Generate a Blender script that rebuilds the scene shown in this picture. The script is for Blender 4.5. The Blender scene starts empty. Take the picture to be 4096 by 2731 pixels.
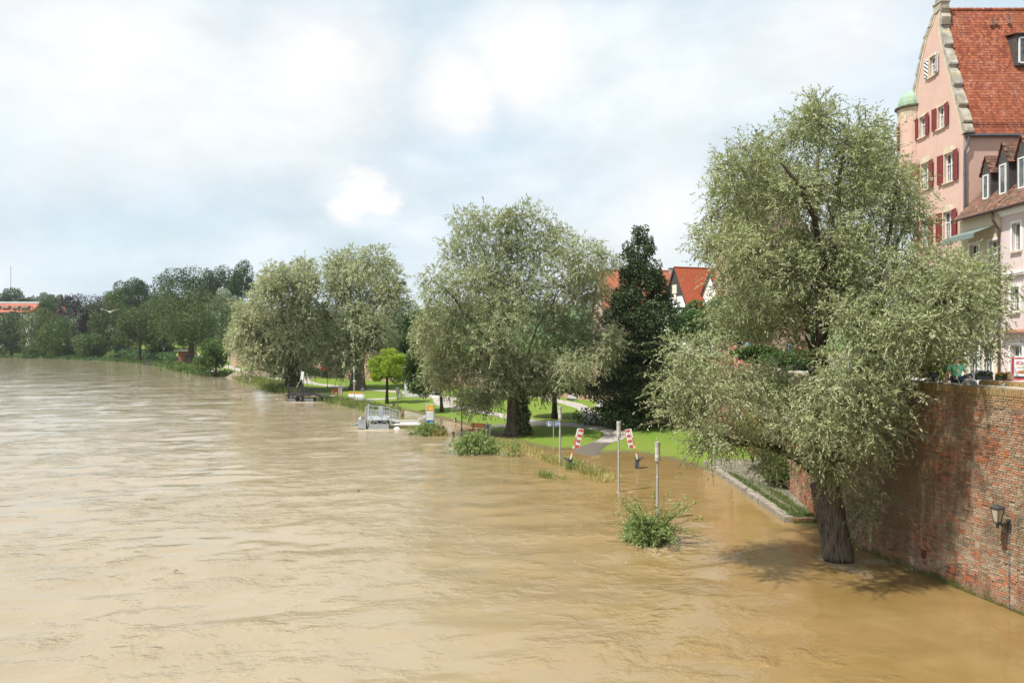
import bpy, bmesh, math, random
import numpy as np
from mathutils import Vector, Matrix
from mathutils.geometry import tessellate_polygon
R = math.radians
scene = bpy.context.scene
col = scene.collection
# ---------------------------------------------------------------- camera
H = 8.8                       # eye height above the flooded river
F, CX, CY = 3072.0, 2048.0, 1365.5   # focal length and centre in photo pixels (4096 wide)
cam_d = bpy.data.cameras.new('camera'); cam = bpy.data.objects.new('camera', cam_d); col.objects.link(cam)
cam.location = (0, 0, H); cam.rotation_euler = (R(90), 0, 0)
cam_d.sensor_width = 36.0; cam_d.lens = 27.0; cam_d.clip_end = 12000; cam_d.clip_start = 0.1
scene.camera = cam
scene.render.resolution_x = 1024; scene.render.resolution_y = 682
# ---------------------------------------------------------------- light
SUN = Vector((-0.77, -0.47, 1.55)).normalized()      # towards the sun
elev = math.asin(SUN.z); azim = math.atan2(SUN.x, SUN.y)
sun_d = bpy.data.lights.new('sun', 'SUN'); sun_d.energy = 4.9; sun_d.angle = R(1.6); sun_d.color = (1.0, 0.95, 0.86)
sun = bpy.data.objects.new('sun', sun_d); col.objects.link(sun)
sun.rotation_euler = (-SUN).to_track_quat('-Z', 'Y').to_euler(); sun.location = (0, 0, 60)
scene.view_settings.view_transform = 'Standard'; scene.view_settings.look = 'None'
scene.view_settings.exposure = 0.5; scene.view_settings.gamma = 1.0
scene.view_settings.use_curve_mapping = False

def nd(nt, typ, ins=None, **props):
    n = nt.nodes.new(typ)
    for k, v in props.items(): setattr(n, k, v)
    for k, v in (ins or {}).items():
        if isinstance(v, bpy.types.NodeSocket): nt.links.new(v, n.inputs[k])
        else: n.inputs[k].default_value = v
    return n
def ramp(nt, fac, stops, interp='LINEAR'):
    n = nt.nodes.new('ShaderNodeValToRGB'); cr = n.color_ramp; cr.interpolation = interp
    while len(cr.elements) > 1: cr.elements.remove(cr.elements[-1])
    cr.elements[0].position = stops[0][0]; cr.elements[0].color = c4(stops[0][1])
    for p, c in stops[1:]:
        e = cr.elements.new(p); e.color = c4(c)
    nt.links.new(fac, n.inputs[0]); return n.outputs[0]
def c4(c):
    if isinstance(c, (int, float)): return (c, c, c, 1)
    return (c[0], c[1], c[2], 1)
def math_(nt, op, a, b=0.0, clamp=False):
    n = nd(nt, 'ShaderNodeMath', {0: a, 1: b}, operation=op); n.use_clamp = clamp; return n.outputs[0]
def mixc(nt, f, a, b, mode='MIX'):
    def cv(x): return x if isinstance(x, bpy.types.NodeSocket) else c4(x)
    return nd(nt, 'ShaderNodeMixRGB', {0: f, 1: cv(a), 2: cv(b)}, blend_type=mode).outputs[0]
def pxdir(u, v): return Vector(((u-CX)/F, 1.0, (CY-v)/F)).normalized()

# ---------------------------------------------------------------- sky: Nishita with broken cumulus
world = bpy.data.worlds.new('World'); scene.world = world; world.use_nodes = True
wt = world.node_tree; wt.nodes.clear()
sky = nd(wt, 'ShaderNodeTexSky', sky_type='NISHITA', sun_disc=False, sun_elevation=elev, sun_rotation=azim,
         altitude=480.0, air_density=1.0, dust_density=2.2, ozone_density=1.5)
tc = nd(wt, 'ShaderNodeTexCoord').outputs['Generated']
mp = nd(wt, 'ShaderNodeMapping', {'Vector': tc, 'Scale': (1.0, 1.0, 1.9), 'Location': (0.35, 0.1, 0.0)}).outputs[0]
n1 = nd(wt, 'ShaderNodeTexNoise', {'Vector': mp, 'Scale': 3.1, 'Detail': 9.0, 'Roughness': 0.52, 'Distortion': 0.25}).outputs[0]
n2 = nd(wt, 'ShaderNodeTexNoise', {'Vector': mp, 'Scale': 9.0, 'Detail': 8.0, 'Roughness': 0.55}).outputs[0]
n3 = nd(wt, 'ShaderNodeTexNoise', {'Vector': mp, 'Scale': 24.0, 'Detail': 6.0, 'Roughness': 0.6}).outputs[0]
veil = nd(wt, 'ShaderNodeMapRange', {0: n1, 1: 0.34, 2: 0.64, 3: 0.88, 4: 0.98}, interpolation_type='SMOOTHSTEP').outputs[0]
# cumulus heaps hanging over the river
def heap(u, v, r, soft):
    c = pxdir(u, v)
    dd = nd(wt, 'ShaderNodeVectorMath', {0: tc, 1: tuple(c)}, operation='DISTANCE').outputs['Value']
    nn = math_(wt, 'MULTIPLY', math_(wt, 'SUBTRACT', math_(wt, 'ADD', math_(wt, 'MULTIPLY', n2, 0.6), math_(wt, 'MULTIPLY', n3, 0.4)), 0.5), max(0.13, r*3.0))
    dd = math_(wt, 'ADD', dd, nn)
    return nd(wt, 'ShaderNodeMapRange', {0: dd, 1: r+soft, 2: r-soft, 3: 0.0, 4: 1.0}, interpolation_type='SMOOTHSTEP').outputs[0]
hp = None
for a in ((1850, 370, 0.052, 0.028), (2080, 250, 0.062, 0.034), (2160, 150, 0.04, 0.03), (1410, 812, 0.024, 0.010), (1470, 790, 0.026, 0.010), (1520, 815, 0.018, 0.010), (1280, 240, 0.07, 0.06),
          (420, 150, 0.11, 0.12), (3400, 40, 0.07, 0.09), (2680, 850, 0.05, 0.07),
          (5200, 500, 0.12, 0.05), (-1300, 700, 0.13, 0.06)):
    h_ = heap(*a); hp = h_ if hp is None else math_(wt, 'MAXIMUM', hp, h_)
mask = math_(wt, 'MAXIMUM', veil, hp)
shade = nd(wt, 'ShaderNodeMapRange', {0: n2, 1: 0.35, 2: 0.65, 3: 0.94, 4: 1.05}).outputs[0]
base_c = ramp(wt, math_(wt, 'ADD', math_(wt, 'MULTIPLY', n1, 0.7), math_(wt, 'ADD', math_(wt, 'MULTIPLY', n2, 0.2), math_(wt, 'MULTIPLY', n3, 0.1))), [(0.37, (0.485, 0.595, 0.66)), (0.50, (0.56, 0.635, 0.68)), (0.62, (0.645, 0.685, 0.71))])
heapc = mixc(wt, hp, base_c, (0.745, 0.745, 0.745))
cloudc = mixc(wt, 1.0, heapc, nd(wt, 'ShaderNodeCombineColor', {0: shade, 1: shade, 2: shade}).outputs[0], 'MULTIPLY')
bg1 = nd(wt, 'ShaderNodeBackground', {'Color': sky.outputs[0], 'Strength': 0.12}).outputs[0]
bg2 = nd(wt, 'ShaderNodeBackground', {'Color': cloudc, 'Strength': 1.0}).outputs[0]
mx = nd(wt, 'ShaderNodeMixShader', {0: mask, 1: bg1, 2: bg2}).outputs[0]
nd(wt, 'ShaderNodeOutputWorld', {'Surface': mx})

# ---------------------------------------------------------------- numpy noise
rng = np.random.default_rng(7); random.seed(7)
_tab = rng.random((256, 256))
def vnoise(x, y):
    xi = np.floor(x).astype(int); yi = np.floor(y).astype(int); fx = x-xi; fy = y-yi
    fx = fx*fx*fx*(fx*(fx*6-15)+10); fy = fy*fy*fy*(fy*(fy*6-15)+10)
    a = _tab[xi & 255, yi & 255]; b = _tab[(xi+1) & 255, yi & 255]; c = _tab[xi & 255, (yi+1) & 255]; d = _tab[(xi+1) & 255, (yi+1) & 255]
    return (a*(1-fx)+b*fx)*(1-fy)+(c*(1-fx)+d*fx)*fy - 0.5

# ---------------------------------------------------------------- the shoreline and the lie of the land
def wpt(u, v, z=0.0):
    Y = (H-z)*F/(v-CY); return ((u-CX)/F*Y, Y)
shore_px = [(2880, 1893), (2780, 1866), (2690, 1838), (2560, 1812), (2470, 1806), (2392, 1818), (2330, 1809), (2270, 1796), (2190, 1795), (2100, 1776), (2000, 1750),
            (1945, 1722), (1850, 1694), (1740, 1668), (1640, 1644), (1560, 1628), (1480, 1618), (1400, 1611), (1330, 1596), (1240, 1572), (1150, 1556),
            (1075, 1540), (1000, 1517), (930, 1508), (860, 1502), (790, 1488), (700, 1466), (600, 1452), (450, 1441), (200, 1431), (0, 1427)]
shore = [(17.6, 12.0), (16.5, 24.0), (14.4, 36.0), (13.5, 37.9)] + [wpt(u, v) for u, v in shore_px] + [(-520.0, 520.0), (-1500.0, 700.0)]
land_poly = np.array(shore + [(-6000, 6000), (6000, 6000), (6000, 12.0)])
shore_a = np.array(shore)
def sdist(x, y):
    x = np.asarray(x, float); y = np.asarray(y, float)
    d = np.full(x.shape, 1e9)
    for i in range(len(shore_a)-1):
        ax, ay = shore_a[i]; bx, by = shore_a[i+1]; dx, dy = bx-ax, by-ay
        t = np.clip(((x-ax)*dx+(y-ay)*dy)/(dx*dx+dy*dy), 0, 1)
        d = np.minimum(d, np.hypot(x-ax-t*dx, y-ay-t*dy))
    ins = np.zeros(x.shape, bool); n = len(land_poly)
    for i in range(n):
        x1, y1 = land_poly[i]; x2, y2 = land_poly[(i+1) % n]
        if y1 == y2: continue
        c = ((y1 > y) != (y2 > y)) & (x < (x2-x1)*(y-y1)/(y2-y1)+x1)
        ins ^= c
    return np.where(ins, d, -d)
def sstep(a, b, x):
    t = np.clip((x-a)/(b-a), 0, 1); return t*t*(3-2*t)
def land(x, y):
    x = np.asarray(x, float); y = np.asarray(y, float)
    d = sdist(x, y)
    up = 1.7*(1-np.exp(-np.maximum(d, 0)/45.0)) + 0.05*vnoise(x/7, y/7)*sstep(0, 5, d) + 0.35*vnoise(x/33+9, y/33)*sstep(4, 25, d)
    up += 9.0*np.exp(-(((x+185)/75)**2+((y-455)/55)**2))*sstep(3, 25, d)
    up += 16*sstep(500, 760, y)*sstep(5, 60, d)
    rid = 92*sstep(1250, 1900, y)*(0.8+0.5*vnoise(x/420, y/900)+0.12*vnoise(x/60, y/160))
    up += rid*sstep(-2600, -600, -np.abs(x+700))
    dn = np.maximum(0.07*d, -2.5)
    return np.where(d > 0, up, dn)
def lz(x, y): return float(land(np.array([x]), np.array([y]))[0])
def gnd(u, v):
    z = 0.0
    for _ in range(40):
        Y = (H-z)*F/(v-CY); X = (u-CX)/F*Y
        z = 0.5*z+0.5*max(0.0, lz(X, Y))
    return Vector((X, Y, z))
def P(u, v, Y): return Vector(((u-CX)/F*Y, Y, H+(CY-v)/F*Y))
def wat(u, v):
    X, Y = wpt(u, v); return Vector((X, Y, 0))

# ---------------------------------------------------------------- mesh helpers
def link(o, parent=None):
    col.objects.link(o)
    if parent is not None: o.parent = parent
    return o
def tag(o, label=None, cat=None, group=None, kind=None):
    if label: o['label'] = label
    if cat: o['category'] = cat
    if group: o['group'] = group
    if kind: o['kind'] = kind
    return o
def thing(name, label, cat, loc=(0, 0, 0), rz=0.0, group=None):
    o = bpy.data.objects.new(name, None); o.empty_display_size = 0.3; link(o)
    o.location = loc; o.rotation_euler = (0, 0, rz)
    return tag(o, label, cat, group)
class MB:
    def __init__(s): s.v = []; s.f = []; s.sm = False
    def add(s, vs, fs):
        b = len(s.v); s.v += [tuple(p) for p in vs]; s.f += [tuple(i+b for i in f) for f in fs]; return s
    def box(s, c, d, rot=None):
        hx, hy, hz = d[0]/2, d[1]/2, d[2]/2
        p = [Vector((x, y, z)) for x in (-hx, hx) for y in (-hy, hy) for z in (-hz, hz)]
        if rot is not None: p = [rot @ q for q in p]
        c = Vector(c)
        return s.add([q+c for q in p], [(0, 1, 3, 2), (4, 6, 7, 5), (0, 4, 5, 1), (2, 3, 7, 6), (0, 2, 6, 4), (1, 5, 7, 3)])
    def bar(s, a, b, w, h=None):
        a = Vector(a); b = Vector(b); h = h or w; d = b-a
        q = d.to_track_quat('X', 'Z').to_matrix()
        return s.box((a+b)/2, (d.length, w, h), q)
    def tube(s, pts, rad, n=8, cap=True):
        pts = [Vector(p) for p in pts]; b = len(s.v)
        if isinstance(rad, (int, float)): rad = [rad]*len(pts)
        ref = None
        for i, p in enumerate(pts):
            d = (pts[min(i+1, len(pts)-1)]-pts[max(i-1, 0)]).normalized()
            if ref is None: ref = d.orthogonal().normalized()
            ref = (ref-d*ref.dot(d)).normalized(); w = d.cross(ref)
            for k in range(n):
                a = 2*math.pi*k/n; s.v.append(tuple(p+(ref*math.cos(a)+w*math.sin(a))*rad[i]))
        for i in range(len(pts)-1):
            for k in range(n):
                k2 = (k+1) % n; s.f.append((b+i*n+k, b+i*n+k2, b+(i+1)*n+k2, b+(i+1)*n+k))
        if cap:
            s.f.append(tuple(b+k for k in range(n))[::-1]); s.f.append(tuple(b+(len(pts)-1)*n+k for k in range(n)))
        return s
    def lathe(s, prof, n=16, c=(0, 0, 0), a0=0.0):
        b = len(s.v); c = Vector(c)
        for r, z in prof:
            for k in range(n):
                a = a0+2*math.pi*k/n; s.v.append((c.x+r*math.cos(a), c.y+r*math.sin(a), c.z+z))
        for i in range(len(prof)-1):
            for k in range(n):
                k2 = (k+1) % n; s.f.append((b+i*n+k, b+i*n+k2, b+(i+1)*n+k2, b+(i+1)*n+k))
        s.f.append(tuple(b+k for k in range(n))[::-1]); s.f.append(tuple(b+(len(prof)-1)*n+k for k in range(n)))
        return s
    def prism(s, poly, ex):
        """closed polygon (3D points) extruded by the vector ex"""
        n = len(poly); ex = Vector(ex); a = [Vector(p) for p in poly]; b0 = len(s.v)
        s.v += [tuple(p) for p in a]+[tuple(p+ex) for p in a]
        for t in tessellate_polygon([a]):
            s.f.append((b0+t[0], b0+t[1], b0+t[2])); s.f.append((b0+n+t[2], b0+n+t[1], b0+n+t[0]))
        for i in range(n):
            j = (i+1) % n; s.f.append((b0+i, b0+j, b0+n+j, b0+n+i))
        return s
    def sphere(s, c, r, nu=10, nv=6):
        rx, ry, rz = (r, r, r) if isinstance(r, (int, float)) else r
        b = len(s.v)
        for i in range(nv+1):
            th = math.pi*i/nv
            for k in range(nu):
                a = 2*math.pi*k/nu; s.v.append((c[0]+rx*math.sin(th)*math.cos(a), c[1]+ry*math.sin(th)*math.sin(a), c[2]+rz*math.cos(th)))
        for i in range(nv):
            for k in range(nu):
                k2 = (k+1) % nu; s.f.append((b+i*nu+k, b+(i+1)*nu+k, b+(i+1)*nu+k2, b+i*nu+k2))
        return s
    def build(s, name, m, parent=None, off=None, smooth=False, fix=True):
        me = bpy.data.meshes.new(name)
        if off is None and parent is not None and getattr(s, 'world', False): off = parent.location
        vs = s.v if off is None else [(p[0]-off[0], p[1]-off[1], p[2]-off[2]) for p in s.v]
        me.from_pydata(vs, [], s.f); me.validate()
        if fix:
            bm = bmesh.new(); bm.from_mesh(me); bmesh.ops.recalc_face_normals(bm, faces=bm.faces); bm.to_mesh(me); bm.free()
        if smooth: me.polygons.foreach_set('use_smooth', [True]*len(me.polygons))
        me.materials.append(m); o = bpy.data.objects.new(name, me); return link(o, parent)
def wall_panel(mb, outer, holes, fn, inward):
    """flat wall with real openings: 2D outline and holes mapped by fn(a, b); reveals go by the vector inward"""
    polys = [[Vector((a, b, 0)) for a, b in outer]]+[[Vector((a, b, 0)) for a, b in h] for h in holes]
    flat = [p for q in polys for p in q]; b0 = len(mb.v)
    mb.v += [tuple(fn(p.x, p.y)) for p in flat]
    for t in tessellate_polygon(polys): mb.f.append(tuple(b0+i for i in t))
    for h in holes:
        q = [fn(a, b) for a, b in h]; n = len(q); k = len(mb.v); iw = Vector(inward)
        mb.v += [tuple(p) for p in q]+[tuple(Vector(p)+iw) for p in q]
        for i in range(n): j = (i+1) % n; mb.f.append((k+i, k+j, k+n+j, k+n+i))
    return mb
def np_mesh(name, verts, faces, m, parent=None, attrs=None, smooth=False):
    """verts (N,3), faces (M,4) int arrays -> fast mesh"""
    me = bpy.data.meshes.new(name); nv = len(verts); nf, k = faces.shape
    me.vertices.add(nv); me.vertices.foreach_set('co', np.ascontiguousarray(verts, dtype=np.float32).ravel())
    me.loops.add(nf*k); me.loops.foreach_set('vertex_index', np.ascontiguousarray(faces, dtype=np.int32).ravel())
    me.polygons.add(nf); me.polygons.foreach_set('loop_start', np.arange(0, nf*k, k, dtype=np.int32))
    me.polygons.foreach_set('loop_total', np.full(nf, k, dtype=np.int32))
    me.polygons.foreach_set('use_smooth', np.full(nf, bool(smooth)))
    for an, arr in (attrs or {}).items():
        a = me.attributes.new(an, 'FLOAT', 'FACE'); a.data.foreach_set('value', np.ascontiguousarray(arr, dtype=np.float32))
    me.update(calc_edges=True); me.materials.append(m)
    o = bpy.data.objects.new(name, me); return link(o, parent)
def copy_tree(o, parent=None):
    c = o.copy(); col.objects.link(c); c.parent = parent
    for ch in o.children: copy_tree(ch, c)
    return c
def skin_fig(name, verts, edges, rad, m, parent, root=0, sub=2):
    me = bpy.data.meshes.new(name); me.from_pydata(verts, edges, []); me.materials.append(m)
    o = bpy.data.objects.new(name, me); link(o, parent)
    o.modifiers.new('Skin', 'SKIN')
    for i, sv in enumerate(me.skin_vertices[0].data):
        r = rad[i]; sv.radius = (r, r) if isinstance(r, (int, float)) else r
        sv.use_root = (i == root)
    s = o.modifiers.new('Subdivision', 'SUBSURF'); s.levels = sub; s.render_levels = sub
    return o

# ---------------------------------------------------------------- materials
def new_mat(name):
    m = bpy.data.materials.new(name); m.use_nodes = True; nt = m.node_tree; nt.nodes.clear()
    out = nd(nt, 'ShaderNodeOutputMaterial'); return m, nt, out
def pos(nt, scale=(1, 1, 1)):
    g = nd(nt, 'ShaderNodeNewGeometry').outputs['Position']
    return nd(nt, 'ShaderNodeMapping', {'Vector': g, 'Scale': scale}).outputs[0]
def noise(nt, vec, sc, det=4.0, rough=0.55):
    return nd(nt, 'ShaderNodeTexNoise', {'Vector': vec, 'Scale': sc, 'Detail': det, 'Roughness': rough}).outputs[0]
def bump(nt, h, strength=0.4, dist=0.02):
    return nd(nt, 'ShaderNodeBump', {'Height': h, 'Strength': strength, 'Distance': dist}).outputs[0]
_mats = {}
def MAT(name, c, rough=0.7, var=0.18, scale=2.5, bmp=0.0, bscale=40.0, bdist=0.01, metal=0.0, spec=0.4, stain=None, stretch=(1, 1, 1)):
    if name in _mats: return _mats[name]
    m, nt, out = new_mat(name); p = pos(nt, stretch)
    n = noise(nt, p, scale, 6.0, 0.6)
    lo = tuple(x*(1-var*1.6) for x in c); hi = tuple(min(1, x*(1+var*1.4)) for x in c)
    cc = ramp(nt, n, [(0.28, lo), (0.72, hi)])
    if stain:
        sn = noise(nt, pos(nt, (1.3, 1.3, 0.25)), 2.2, 5.0, 0.65)
        cc = mixc(nt, ramp(nt, sn, [(0.52, 0.0), (0.72, 0.65)]), cc, stain)
    b = nd(nt, 'ShaderNodeBsdfPrincipled', {'Base Color': cc, 'Roughness': rough, 'Metallic': metal, 'Specular IOR Level': spec})
    if bmp: nt.links.new(bump(nt, noise(nt, pos(nt), bscale, 3.0), bmp, bdist), b.inputs['Normal'])
    nt.links.new(b.outputs[0], out.inputs[0]); _mats[name] = m; return m
def LEAF(name, dark, light, trans=0.3, rough=0.45, spec=0.35, tcol=None):
    m, nt, out = new_mat(name)
    a = nd(nt, 'ShaderNodeAttribute', attribute_name='tone').outputs['Fac']
    cc = ramp(nt, a, [(0.0, dark), (1.0, light)])
    b = nd(nt, 'ShaderNodeBsdfPrincipled', {'Base Color': cc, 'Roughness': rough, 'Specular IOR Level': spec}).outputs[0]
    tc_ = mixc(nt, 1.0, cc, tcol or (1.0, 1.05, 0.55), 'MULTIPLY')
    t = nd(nt, 'ShaderNodeBsdfTranslucent', {'Color': tc_}).outputs[0]
    nt.links.new(nd(nt, 'ShaderNodeMixShader', {0: trans, 1: b, 2: t}).outputs[0], out.inputs[0]); return m
m_steel = MAT('galvanised_steel', (0.42, 0.44, 0.46), 0.42, 0.12, 3, metal=0.35)
m_lampgrey = MAT('lamp_grey_paint', (0.36, 0.35, 0.33), 0.45, 0.08, 4)
m_dark = MAT('dark_iron', (0.045, 0.047, 0.05), 0.5, 0.2, 5)
m_white = MAT('white_paint', (0.78, 0.78, 0.76), 0.5, 0.05, 4)
m_red = MAT('red_paint', (0.56, 0.035, 0.025), 0.45, 0.12, 3)
m_orangered = MAT('faded_red_paint', (0.6, 0.16, 0.06), 0.5, 0.1, 3)
m_glassw = MAT('milky_glass', (0.55, 0.53, 0.46), 0.25, 0.05, 3)
m_lantern = MAT('lantern_glass', (0.42, 0.36, 0.27), 0.22, 0.08, 3)
m_black = MAT('black_rubber', (0.02, 0.02, 0.022), 0.7)
m_amber = MAT('amber_lens', (0.75, 0.26, 0.01), 0.25, 0.12, 9, spec=0.6)
m_blue = MAT('sign_blue', (0.02, 0.12, 0.42), 0.4, 0.05)
m_conc = MAT('concrete', (0.36, 0.35, 0.32), 0.9, 0.2, 2, bmp=0.3)
m_wood = MAT('weathered_wood', (0.22, 0.17, 0.12), 0.85, 0.3, 6, bmp=0.4, stretch=(1, 1, 0.3))
m_bark = None
# ================================================================ ground, river, paths
def mat_lawn():
    m, nt, out = new_mat('lawn'); p = pos(nt)
    big = noise(nt, p, 0.09, 5.0, 0.6); mid = noise(nt, p, 0.9, 6.0, 0.65); fine = noise(nt, p, 14.0, 3.0)
    c = mixc(nt, ramp(nt, big, [(0.40, 0.0), (0.62, 0.75)]), (0.125, 0.235, 0.022), (0.185, 0.250, 0.036))
    c = mixc(nt, ramp(nt, mid, [(0.35, 0.0), (0.70, 0.8)]), c, (0.20, 0.23, 0.055))
    c = mixc(nt, ramp(nt, fine, [(0.30, 0.0), (0.70, 1.0)]), mixc(nt, 1.0, c, (0.62, 0.66, 0.6), 'MULTIPLY'), c)
    vo = nd(nt, 'ShaderNodeTexVoronoi', {'Vector': p, 'Scale': 1.15}).outputs['Distance']
    c = mixc(nt, math_(nt, 'MULTIPLY', math_(nt, 'LESS_THAN', vo, 0.055), math_(nt, 'GREATER_THAN', mid, 0.53)), c, (0.6, 0.6, 0.5))
    c = mixc(nt, ramp(nt, noise(nt, p, 0.28, 6.0, 0.7), [(0.56, 0.0), (0.70, 0.7)]), c, (0.20, 0.185, 0.06))   # dry and worn turf
    sep = nd(nt, 'ShaderNodeSeparateXYZ', {0: nd(nt, 'ShaderNodeNewGeometry').outputs['Position']})
    wet = nd(nt, 'ShaderNodeMapRange', {0: math_(nt, 'ADD', sep.outputs[2], math_(nt, 'MULTIPLY', math_(nt, 'SUBTRACT', mid, 0.5), 0.10)), 1: 0.015, 2: 0.05}).outputs[0]
    c = mixc(nt, wet, (0.12, 0.10, 0.045), c)      # silt left by the flood at the water's edge
    far = nd(nt, 'ShaderNodeMapRange', {0: sep.outputs[1], 1: 420.0, 2: 700.0}).outputs[0]
    c = mixc(nt, far, c, mixc(nt, ramp(nt, noise(nt, p, 0.02, 4.0), [(0.45, 0.0), (0.55, 1.0)]), (0.035, 0.075, 0.02), (0.06, 0.11, 0.03)))
    b = nd(nt, 'ShaderNodeBsdfPrincipled', {'Base Color': c, 'Roughness': 0.85, 'Specular IOR Level': 0.15,
           'Normal': bump(nt, math_(nt, 'ADD', fine, mid), 0.8, 0.06)})
    nt.links.new(b.outputs[0], out.inputs[0]); return m
def mat_path():
    m, nt, out = new_mat('asphalt_path'); p = pos(nt)
    a = noise(nt, p, 0.35, 5.0, 0.6); b_ = noise(nt, p, 30.0, 2.0)
    c = mixc(nt, ramp(nt, a, [(0.35, 0.0), (0.65, 1.0)]), (0.30, 0.27, 0.245), (0.38, 0.345, 0.315))
    c = mixc(nt, ramp(nt, b_, [(0.4, 0.0), (0.7, 0.35)]), c, (0.20, 0.18, 0.165))
    sep = nd(nt, 'ShaderNodeSeparateXYZ', {0: nd(nt, 'ShaderNodeNewGeometry').outputs['Position']})
    wn = math_(nt, 'ADD', sep.outputs[2], math_(nt, 'MULTIPLY', math_(nt, 'SUBTRACT', noise(nt, p, 0.5, 3.0), 0.5), 0.12))
    wet = nd(nt, 'ShaderNodeMapRange', {0: wn, 1: 0.17, 2: 0.20}).outputs[0]
    c = mixc(nt, wet, (0.125, 0.105, 0.085), c)
    rg = nd(nt, 'ShaderNodeMapRange', {0: wet, 3: 0.45, 4: 0.9}).outputs[0]
    b = nd(nt, 'ShaderNodeBsdfPrincipled', {'Base Color': c, 'Roughness': rg, 'Normal': bump(nt, b_, 0.3, 0.02)})
    nt.links.new(b.outputs[0], out.inputs[0]); return m
def mat_water():
    m, nt, out = new_mat('flood_water')
    p = pos(nt)
    pw = nd(nt, 'ShaderNodeMapping', {'Vector': p, 'Scale': (0.75, 1.0, 1.0), 'Rotation': (0, 0, R(-14))}).outputs[0]
    a = noise(nt, pw, 0.07, 6.0, 0.6); b_ = noise(nt, pw, 0.45, 7.0, 0.62); s1 = noise(nt, pw, 1.0, 4.0, 0.55); s2 = noise(nt, pw, 3.4, 3.5, 0.58)
    s1 = nd(nt, 'ShaderNodeMapRange', {0: s1, 1: 0.45, 2: 0.80, 3: 0.0, 4: 0.8}, interpolation_type='SMOOTHSTEP').outputs[0]
    ch = ramp(nt, noise(nt, pw, 0.16, 3.0, 0.55), [(0.38, 0.10), (0.62, 1.0)])   # glassy slicks between choppy patches
    c = mixc(nt, ramp(nt, a, [(0.35, 0.0), (0.65, 1.0)]), (0.205, 0.145, 0.066), (0.268, 0.196, 0.102))
    c = mixc(nt, ramp(nt, b_, [(0.40, 0.0), (0.68, 0.55)]), c, (0.315, 0.238, 0.135))
    # water colour runs from pale in the open river to browner along bank and wall
    sx = nd(nt, 'ShaderNodeSeparateXYZ', {0: p}); bank = math_(nt, 'SUBTRACT', sx.outputs[0], math_(nt, 'MULTIPLY', math_(nt, 'SUBTRACT', 45.0, sx.outputs[1]), 0.12))
    bank = math_(nt, 'ADD', bank, math_(nt, 'MULTIPLY', math_(nt, 'SUBTRACT', b_, 0.5), 14.0))
    pale = nd(nt, 'ShaderNodeMapRange', {0: bank, 1: 7.0, 2: -9.0}, interpolation_type='SMOOTHSTEP').outputs[0]
    c = mixc(nt, pale, mixc(nt, 1.0, c, (0.90, 0.82, 0.64), 'MULTIPLY'), mixc(nt, 0.55, c, (0.305, 0.262, 0.192)))
    # foam flecks riding in drifting streaks
    fm = nd(nt, 'ShaderNodeMapping', {'Vector': p, 'Scale': (0.35, 1.0, 1.0), 'Rotation': (0, 0, R(8))}).outputs[0]
    fo = math_(nt, 'MULTIPLY', ramp(nt, noise(nt, fm, 0.22, 3.0), [(0.56, 0.0), (0.66, 1.0)]), ramp(nt, noise(nt, pw, 6.0, 4.0, 0.7), [(0.64, 0.0), (0.70, 1.0)]))
    fa = nd(nt, 'ShaderNodeAttribute', attribute_name='foam').outputs['Fac']
    fo2 = math_(nt, 'MULTIPLY', ramp(nt, math_(nt, 'ADD', math_(nt, 'MULTIPLY', fa, 0.42), math_(nt, 'MULTIPLY', noise(nt, pw, 5.0, 6.0, 0.75), 0.80)), [(0.58, 0.0), (0.74, 0.85)]), math_(nt, 'GREATER_THAN', fa, 0.04))
    fo = math_(nt, 'MAXIMUM', fo, math_(nt, 'MULTIPLY', fo2, 0.62))
    c = mixc(nt, math_(nt, 'MULTIPLY', fo, 0.75), c, (0.56, 0.49, 0.38))
    h = math_(nt, 'MULTIPLY', math_(nt, 'ADD', math_(nt, 'MULTIPLY', s1, 1.0), math_(nt, 'MULTIPLY', s2, 0.30)), ch)
    h = math_(nt, 'MULTIPLY', h, nd(nt, 'ShaderNodeMapRange', {0: nd(nt, 'ShaderNodeSeparateXYZ', {0: p}).outputs[1], 1: 25.0, 2: 160.0, 3: 1.0, 4: 0.45}).outputs[0])   # calmer in the wide reach upstream
    h = math_(nt, 'MULTIPLY', h, nd(nt, 'ShaderNodeMapRange', {0: nd(nt, 'ShaderNodeAttribute', attribute_name='chop').outputs['Fac'], 3: 0.12, 4: 1.0}).outputs[0])
    nrm = bump(nt, h, 1.0, 0.15)
    rg = nd(nt, 'ShaderNodeMapRange', {0: fo, 3: 0.05, 4: 0.7}).outputs[0]
    b = nd(nt, 'ShaderNodeBsdfPrincipled', {'Base Color': c, 'Roughness': rg, 'IOR': 1.34, 'Specular IOR Level': 0.5, 'Normal': nrm})
    nt.links.new(b.outputs[0], out.inputs[0]); return m
m_lawn, m_path, m_water = mat_lawn(), mat_path(), mat_water()

def grid_faces(nr, nc):
    i = np.arange(nr-1)[:, None]*nc+np.arange(nc-1)[None, :]
    return np.stack([i, i+1, i+nc+1, i+nc], -1).reshape(-1, 4)
# ground sheet: rows closer together near the lawn, far hills at the back
ys = np.concatenate([np.geomspace(33, 150, 130)[:-1], np.geomspace(150, 520, 60)[:-1], np.geomspace(520, 5200, 60)])
ts = np.concatenate([np.linspace(-3.0, -1.0, 24)[:-1], np.linspace(-1.0, 0.85, 190)])
GX = ys[:, None]*ts[None, :]; GY = np.repeat(ys[:, None], len(ts), 1)
GZ = land(GX, GY)
tag(np_mesh('ground', np.stack([GX, GY, GZ], -1).reshape(-1, 3), grid_faces(len(ys), len(ts)), m_lawn, smooth=True), kind='structure')
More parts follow.
